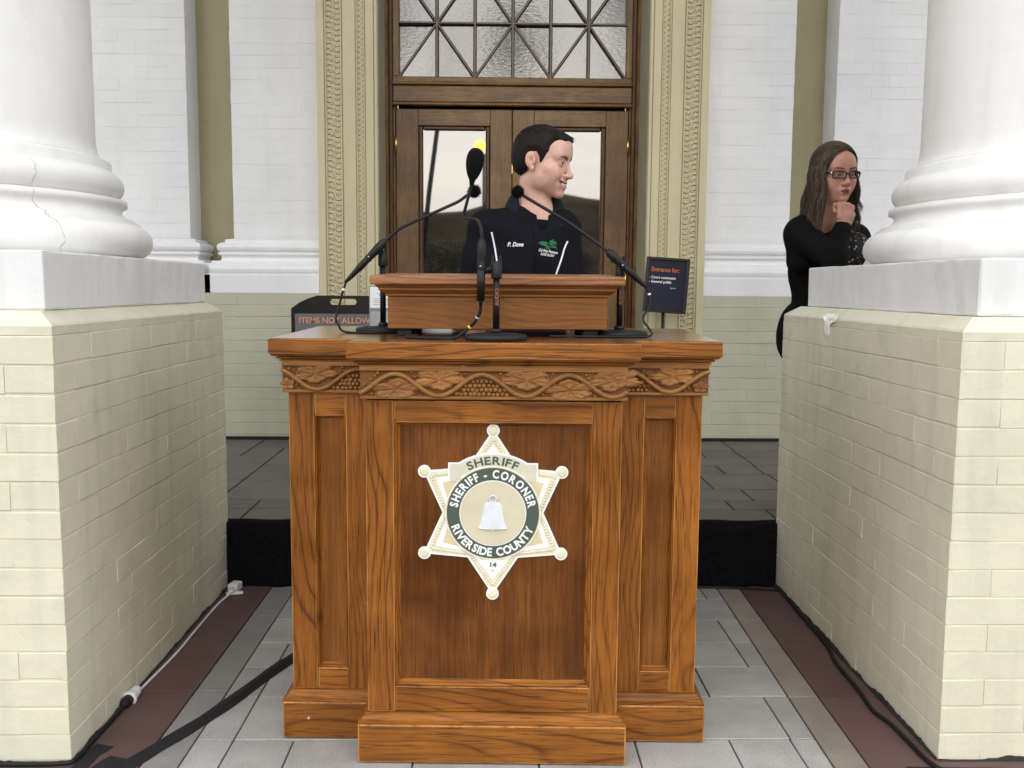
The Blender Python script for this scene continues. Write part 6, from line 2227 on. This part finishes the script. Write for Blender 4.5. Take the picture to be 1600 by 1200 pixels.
# trousers and shoes
F = Field(axis_steps([(-0.25, 0.30, 0.010)]), axis_steps([(-0.18, 0.22, 0.010)]), axis_steps([(0.03, 1.0, 0.010)]))
F.ell((0.02, 0.03, 0.88), (0.165, 0.115, 0.12), 0.04)
for sx in (-1, 1):
    F.cap((0.02 + sx * 0.085, 0.03, 0.86), (0.02 + sx * 0.095, 0.02, 0.47), 0.092, 0.070, 0.03)
    F.cap((0.02 + sx * 0.095, 0.02, 0.47), (0.02 + sx * 0.105, 0.05, 0.06), 0.070, 0.058, 0.02)
me, _p = F.mesh('trousers'); link('trousers', me, 'trouser', man)
for sx in (-1, 1):
    bm = bmesh.new(); add_box(bm, 0.125 * sx + 0.02 - 0.047, 0.125 * sx + 0.02 + 0.047, -0.135, 0.115, 0.001, 0.085, 0.032, 3)
    obj('shoe', bm, 'shoe', man, True)

# ---- the woman behind the pier -----------------------------------------------------
WY = 3.74
ORG_W = Vector((1.33, WY + 0.06, 0.255))
woman = thing('person', 'woman with long highlighted hair, black glasses and black jacket, chin resting on her fist', 'person', ORG_W, group='people')
ws = 0.935
wrot = rotm(R(10), R(8), R(-2))
wc = world_at(1304, 271, WY)
worg = np.array(wc - ORG_W)
wnb = worg + np.array((-0.045, 0.075, -0.185))
KN = np.array(world_at(1320, 322, WY - 0.105) - ORG_W)      # knuckles under the chin
WRI = np.array(world_at(1317, 355, WY - 0.105) - ORG_W)
ELB = np.array(world_at(1302, 402, WY - 0.15) - ORG_W)
SHR = np.array(world_at(1252, 366, WY + 0.02) - ORG_W)      # her right shoulder
SHL = np.array(world_at(1335, 372, WY + 0.20) - ORG_W)
def woman_body():
    x, y, z = worg
    F = Field(axis_steps([(-0.30, x - 0.11, 0.009), (x - 0.11, x + 0.12, 0.0020), (x + 0.12, 0.45, 0.009)]),
              axis_steps([(-0.36, y - 0.16, 0.010), (y - 0.16, y + 0.12, 0.0020), (y + 0.12, 0.50, 0.010)]),
              axis_steps([(-0.01, WRI[2] - 0.03, 0.010), (WRI[2] - 0.03, z + 0.135, 0.0020)]))
    build_head(F, wrot, worg, ws, female=True)
    hb = worg + wrot @ np.array((0, 0.022, -0.075)) * ws
    F.cap(hb, wnb, 0.046, 0.052, 0.03)
    F.cap(worg + wrot @ np.array((0, -0.015, -0.080)), wnb + (0.03, -0.045, 0.01), 0.038, 0.045, 0.03)
    F.ell(worg + wrot @ np.array((0, -0.035, -0.098)), (0.036, 0.036, 0.022), 0.02)
    F.cap(wnb, SHR, 0.046, 0.048, 0.04); F.cap(wnb, SHL, 0.046, 0.048, 0.04)
    chest = (SHR + SHL) / 2 + np.array((0.0, 0.01, -0.14))
    F.ell(chest, (0.14, 0.11, 0.19), 0.05)
    hip = np.array((0.06, 0.10, 0.80))
    F.cap(chest, hip, 0.080, 0.080, 0.05)
    # right arm folded up to the chin, left arm resting forwards
    F.cap(SHR, ELB, 0.043, 0.036, 0.02); F.cap(ELB, WRI, 0.036, 0.0235, 0.012)
    el2 = SHL + np.array((0.05, -0.06, -0.22)); wr2 = el2 + np.array((-0.12, -0.15, 0.03))
    F.cap(SHL, el2, 0.042, 0.034, 0.02); F.cap(el2, wr2, 0.034, 0.024, 0.012)
    F.ell(wr2 + np.array((-0.045, -0.05, 0.0)), (0.04, 0.045, 0.018), 0.012)
    # fist: palm block, four curled fingers across, thumb along the side
    ax_ = (KN - WRI) / np.linalg.norm(KN - WRI)
    rt = np.array((0.97, 0.22, 0.0)); rt = rt - ax_ * (rt @ ax_); rt /= np.linalg.norm(rt)
    fw = np.cross(rt, ax_)
    if fw[1] > 0: fw = -fw                                    # towards the camera: back of the hand
    c0 = WRI + ax_ * 0.040
    F.cap(WRI - ax_ * 0.01, c0, 0.0225, 0.027, 0.012)
    for i, o_ in enumerate((-0.027, -0.0095, 0.0085, 0.025)):
        kn = KN + rt * o_ + ax_ * (0.000, 0.005, 0.003, -0.004)[i] + fw * 0.010
        F.cap(c0 + rt * o_ * 0.8 + fw * 0.008, kn, 0.0125, 0.0108, 0.009)
        p1 = kn - fw * 0.034 + ax_ * 0.004                      # first phalanx folds back under the chin
        p2 = p1 - ax_ * 0.024 + fw * 0.004
        F.cap(kn, p1, 0.0104, 0.0096, 0.0035); F.cap(p1, p2, 0.0094, 0.0085, 0.003); F.cap(p2, p2 + fw * 0.016 - ax_ * 0.004, 0.0085, 0.0075, 0.003)
    t0 = WRI + ax_ * 0.020 + rt * 0.026
    t1 = t0 + ax_ * 0.032 + rt * 0.014 - fw * 0.004; t2 = t1 + ax_ * 0.024 - rt * 0.006 - fw * 0.010
    F.cap(t0, t1, 0.0125, 0.0108, 0.009); F.cap(t1, t2, 0.0105, 0.0082, 0.003)
    for sx in (-1, 1):
        hp = hip + np.array((sx * 0.07, 0, -0.04)); kn = np.array((0.115 + sx * 0.085, 0.10, 0.43)); an = np.array((0.13 + sx * 0.09, 0.14, 0.09))
        F.cap(hp, kn, 0.080, 0.050, 0.03); F.cap(kn, an, 0.050, 0.034, 0.02)
        F.cap(an + (0, 0.02, -0.045), an + (sx * 0.02, -0.13, -0.065), 0.03, 0.022, 0.02)
    return F
F = woman_body()
me, pos = F.mesh('body')
wbase = (0.44, 0.235, 0.180)
col = head_tint(pos, wrot, worg, ws, wbase, female=True)
hand = np.linalg.norm(pos - KN, axis=1) < 0.10
link('body', me, 'skin_woman', woman)
set_tint(me, col)
eyes(woman, wrot, worg, ws, 'iris_brown', (0.1, -1, -0.55))

def woman_jacket():
    F = Field(axis_steps([(-0.34, 0.46, 0.0055)]), axis_steps([(-0.34, 0.46, 0.0055)]), axis_steps([(0.56, 1.30, 0.0055)]))
    for S_ in (SHR, SHL):
        F.cap(wnb + (0, 0.01, -0.03), S_, 0.058, 0.062, 0.05)
    chest = (SHR + SHL) / 2 + np.array((0.0, 0.01, -0.14))
    F.ell(chest, (0.155, 0.13, 0.19), 0.05)
    wa = np.array(world_at(1296, 440, WY + 0.12) - ORG_W)
    F.cap(chest, wa, 0.115, 0.092, 0.05)
    F.cap(wa, np.array((0.010, 0.10, 0.74)), 0.094, 0.142, 0.05)
    F.cap(SHR, ELB, 0.060, 0.052, 0.03); F.cap(ELB, WRI - (WRI - ELB) * 0.06, 0.050, 0.035, 0.02)
    UA = np.array(world_at(1249, 408, WY + 0.03) - ORG_W)
    F.cap(SHR, UA, 0.058, 0.052, 0.03)
    el2 = SHL + np.array((0.05, -0.06, -0.22)); wr2 = el2 + np.array((-0.12, -0.15, 0.03))
    F.cap(SHL, el2, 0.058, 0.048, 0.02); F.cap(el2, wr2, 0.048, 0.036, 0.02)
    folds(F, 0.0048, 11)
    # open neck and front
    ch = worg + np.array((0.0, -0.02, -0.10))
    F.cap(ch, wnb + (0.015, -0.05, 0.0), 0.045, 0.050, 0.01, 'sub')
    F.cap(wnb + (0.03, -0.09, -0.02), wnb + (0.06, -0.13, -0.13), 0.040, 0.010, 0.01, 'sub')
    return F
F = woman_jacket()
me, jpos = F.mesh('jacket'); jacket = link('jacket', me, 'jacket', woman)
# cuff edge
d = Vector(WRI - ELB).normalized()
bm = bmesh.new(); c = Vector(WRI) - d * 0.016
add_tube(bm, [c - d * 0.012, c, c + d * 0.004], [0.036, 0.0368, 0.0335], 24)
obj('cuff', bm, 'jacket', woman)
# patterned blouse showing at the front
m, nt, b = new_mat('floral_blouse')
tc = N(nt, 'ShaderNodeTexCoord')
vo = N(nt, 'ShaderNodeTexVoronoi', Scale=62.0)
nz = N(nt, 'ShaderNodeTexNoise', Scale=40.0, Detail=3.0)
nt.links.new(tc.outputs['Object'], vo.inputs['Vector']); nt.links.new(tc.outputs['Object'], nz.inputs['Vector'])
c1 = ramp(nt, nz.outputs['Fac'], [(0.42, (0.5, 0.44, 0.45)), (0.55, (0.42, 0.12, 0.13)), (0.68, (0.10, 0.16, 0.08))])
cc = mix(nt, ramp(nt, vo.outputs['Distance'], [(0.20, (1, 1, 1)), (0.30, (0, 0, 0))]), (0.010, 0.009, 0.010), c1)
nt.links.new(cc, b.inputs['Base Color']); b.inputs['Roughness'].default_value = 0.7
M['blouse'] = m
F = Field(axis_steps([(-0.20, 0.36, 0.006)]), axis_steps([(-0.25, 0.40, 0.006)]), axis_steps([(0.74, 1.24, 0.006)]))
chest = (SHR + SHL) / 2 + np.array((0.0, 0.01, -0.14))
F.ell(chest + (0.02, -0.01, 0.0), (0.150, 0.122, 0.19), 0.05)
F.ell(np.array(world_at(1338, 396, WY + 0.02) - ORG_W), (0.055, 0.06, 0.085), 0.03)
F.cap(wnb + (0.03, -0.13, 0.02), wnb + (0.03, -0.05, 0.03), 0.055, 0.05, 0.01, 'sub')
me, _p = F.mesh('blouse'); link('blouse', me, 'blouse', woman)
# trousers, shoes
F = Field(axis_steps([(-0.30, 0.20, 0.010)]), axis_steps([(-0.12, 0.34, 0.010)]), axis_steps([(0.03, 0.92, 0.010)]))
F.ell((0.022, 0.10, 0.76), (0.152, 0.130, 0.17), 0.04)
for sx in (-1, 1):
    F.cap((0.05 + sx * 0.08, 0.10, 0.74), (0.115 + sx * 0.085, 0.10, 0.43), 0.085, 0.066, 0.03)
    F.cap((0.115 + sx * 0.085, 0.10, 0.43), (0.13 + sx * 0.09, 0.14, 0.06), 0.066, 0.060, 0.02)
folds(F, 0.004, 3)
me, _p = F.mesh('trousers'); link('trousers', me, 'trouser', woman)
for sx in (-1, 1):
    bm = bmesh.new(); add_box(bm, 0.13 + sx * 0.10 - 0.04, 0.13 + sx * 0.10 + 0.04, -0.02, 0.20, 0.001, 0.075, 0.03, 3)
    obj('shoe', bm, 'shoe', woman, True)
# paper in front of her
def paper():
    bm = bmesh.new()
    a = [world_at(1347, 416, WY - 0.07), world_at(1353, 406, WY - 0.06), world_at(1366, 410, WY - 0.02), world_at(1364, 419, WY - 0.03)]
    vs = [bm.verts.new(p) for p in a]; vs2 = [bm.verts.new(p + Vector((0.002, 0.003, 0.002))) for p in a]
    bm.faces.new(vs); bm.faces.new(vs2[::-1])
    for i in range(4):
        bm.faces.new((vs[i], vs2[i], vs2[(i + 1) % 4], vs[(i + 1) % 4]))
    bmesh.ops.recalc_face_normals(bm, faces=bm.faces[:])
    tag(obj('paper_sheet', bm, 'paper'), 'white paper sheet poking out in front of the woman beside the column base', 'paper')
paper()
# glasses
gl = bpy.data.objects.new('eyeglasses', None); COL.objects.link(gl); gl.parent = woman
def hp(x, y, z):
    return Vector(worg + wrot @ (np.array((x, y, z)) * ws))
M['lens'] = glass('spectacle_lens', 0.0, ior=1.5)
_b = [n for n in M['lens'].node_tree.nodes if n.type == 'BSDF_PRINCIPLED'][0]
_b.inputs['Alpha'].default_value = 0.24
def rim_pts(sx):
    pts = []
    for i in range(28):
        a = 2 * math.pi * i / 28
        ex = 0.4
        x = 0.0265 * math.copysign(abs(math.cos(a)) ** ex, math.cos(a)); z = 0.0135 * math.copysign(abs(math.sin(a)) ** ex, math.sin(a))
        xx = sx * 0.0345 + x
        pts.append((xx, -0.108 + 4.0 * xx * xx, -0.003 + z + 0.0015 * sx * 0))
    return pts
for sx in (-1, 1):
    rp = rim_pts(sx)
    bm = bmesh.new(); add_tube(bm, [hp(*p) for p in rp + rp[:1]], 0.0023, 8, caps=False); obj('rim', bm, 'black_plastic', gl)
    bm = bmesh.new(); bm.faces.new([bm.verts.new(hp(p[0], p[1] + 0.0008, p[2])) for p in rp]); obj('lens', bm, 'lens', gl)
    bm = bmesh.new(); add_tube(bm, [hp(sx * 0.061, -0.093, 0.003), hp(sx * 0.071, -0.078, 0.004), hp(sx * 0.077, -0.03, 0.004), hp(sx * 0.079, 0.012, 0.006)], [0.0045, 0.0048, 0.0036, 0.0025], 8); obj('temple', bm, 'black_plastic', gl)
    bm = bmesh.new(); add_tube(bm, [hp(sx * 0.0655, -0.0895, -0.004), hp(sx * 0.0655, -0.0895, 0.010)], 0.0042, 8); obj('hinge_plate', bm, 'steel', gl)
bm = bmesh.new(); add_tube(bm, [hp(-0.009, -0.1085, 0.002), hp(0, -0.1115, 0.0035), hp(0.009, -0.1085, 0.002)], 0.0024, 8); obj('bridge', bm, 'black_plastic', gl)

# hair: dark cap under long strands parted on her left, falling over the shoulders
x, y, z = worg
F = Field(axis_steps([(x - 0.13, x + 0.13, 0.003)]), axis_steps([(y - 0.13, y + 0.15, 0.003)]), axis_steps([(z - 0.16, z + 0.15, 0.003)]))
F.setT(wrot, worg, ws)
F.ell((0, 0.014, 0.036), (0.0785, 0.101, 0.086), 0.01)
F.ell((0, 0.035, -0.03), (0.076, 0.080, 0.10), 0.03)
sl, g = F.region([(0, 0, 0)], 0.3)
gx, gy, gz = np.broadcast_arrays(*g)
WPOLY = [(-0.13, 0.092), (-0.088, 0.076), (-0.070, 0.052), (-0.054, 0.022), (-0.030, 0.0), (-0.012, -0.05), (-0.005, -0.13), (0.2, -0.2), (0.2, 0.2), (-0.13, 0.2)]
F.put(sl, poly_sdf(gy, gz, WPOLY), 0.010, 'cut')
F.setT()
M['hair_brown'] = plain('brown_hair_mass', (0.030, 0.019, 0.013), 0.5, spec=0.3, var=0.4, scale=200, bmp=0.5)
me, _p = F.mesh('hair'); whair = link('hair', me, 'hair_brown', woman)
def long_hair(n, seed):
    rng = np.random.default_rng(seed)
    out = []
    part = np.array((0.022, -0.045, 0.115))
    K = 26
    while len(out) < n:
        # root along the parting line (from the brow to the crown)
        u = rng.uniform(0, 1)
        root = np.array((0.024 - 0.016 * u, -0.072 + 0.125 * u, 0.0995 + 0.022 * math.sin(math.pi * min(1, u * 1.1))))
        side = -1 if rng.uniform() < 0.56 else 1
        root = root + np.array((side * abs(rng.normal(0, 0.018)), 0, 0))
        # fall: sweeps out round the skull then hangs
        az = rng.uniform(-0.68, 1.35)                              # 0 = straight to the side, + = towards the back
        if side > 0: az = rng.uniform(-0.42, 1.3)
        sd = np.array((side * math.cos(az), math.sin(az), 0))
        Rr = np.array((0.080, 0.104, 0.088)) + rng.uniform(0.002, 0.014)
        pts = []
        c = np.array((0, 0.014, 0.034))
        if side > 0: c = c + np.array((0.0, 0.004, 0))
        d0 = (root - c) / Rr; d0 /= np.linalg.norm(d0)
        d1 = sd
        length = rng.uniform(0.17, 0.29) if side < 0 else rng.uniform(0.16, 0.285)
        wave_p, wave_a = rng.uniform(0, 6.28), rng.uniform(0.008, 0.018)
        ka = 11
        for i in range(ka):
            t = i / (ka - 1)
            d = d0 * (1 - t) + d1 * t; d /= np.linalg.norm(d)
            pts.append(c + d * Rr)
        p = pts[-1].copy()
        out_dir = sd * 1.0
        for i in range(1, K - ka + 1):
            t = i / (K - ka)
            q = p + np.array((0, 0, -1)) * length * t
            q += out_dir * (0.003 * math.sin(t * 2.6) + 0.026 * t * t)
            q += np.array((math.cos(wave_p), math.sin(wave_p), 0)) * wave_a * min(1, t * 2.2) * math.sin(t * 8.5 + 0.6 * wave_p)
            pts.append(q)
        out.append(np.array(pts))
    A = np.array(out)
    return A
A = long_hair(8500, 4)
# strands hang straight down in the world, not along the tilted head
W_ = A[:, :11] @ wrot.T * ws + worg
p11 = W_[:, 10]
hang = A[:, 11:] - A[:, 10:11]
yawm = rotm(R(10))
W2 = p11[:, None] + hang @ yawm.T * ws
# clump: pull each strand towards a neighbour lock towards the tips
allp = np.concatenate([W_, W2], 1)
leaders = RNG.choice(len(allp), 150)
for side in (0, 1):
    pass
tip = allp[:, 11]
dl = np.linalg.norm(tip[:, None] - allp[leaders][:, 11][None], axis=2)
ld = leaders[dl.argmin(1)]
tt = np.linspace(0, 1, allp.shape[1])
wgt = (0.10 + 0.48 * smoothstep(0.35, 1.0, tt))[None, :, None]
off = allp[:, 9:10] - allp[ld][:, 9:10]
allp = allp * (1 - wgt) + (allp[ld] + off * 0.25) * wgt
# keep hair outside the shoulders: lift points that sink into the jacket
jb = BVHTree.FromPolygons([tuple(v) for v in jpos], [tuple(p.vertices) for p in jacket.data.polygons])
for i in range(len(allp)):
    for k in range(14, allp.shape[1]):
        q = Vector(allp[i, k])
        loc, nn, _i, dist = jb.find_nearest(q, 0.06)
        if loc is not None and (q - loc).dot(nn) < 0.004:
            allp[i, k] = loc + nn * 0.005
sel = RNG.uniform(0, 1, len(allp))
hm1 = hair_material('brown_hair_strands', (0.010, 0.0065, 0.0045), (0.055, 0.033, 0.020))
hm2 = hair_material('highlight_hair_strands', (0.13, 0.086, 0.052), (0.30, 0.21, 0.135))
strands('hair_strands', allp[:7300], 0.00046, hm1, whair)
lead2 = RNG.choice(7300, 16)
dl = np.linalg.norm(allp[7300:, 8][:, None] - allp[lead2][:, 8][None], axis=2).min(1)
streak = allp[7300:][dl < np.quantile(dl, 0.8)]
strands('hair_highlights', streak, 0.00046, hm2, whair)
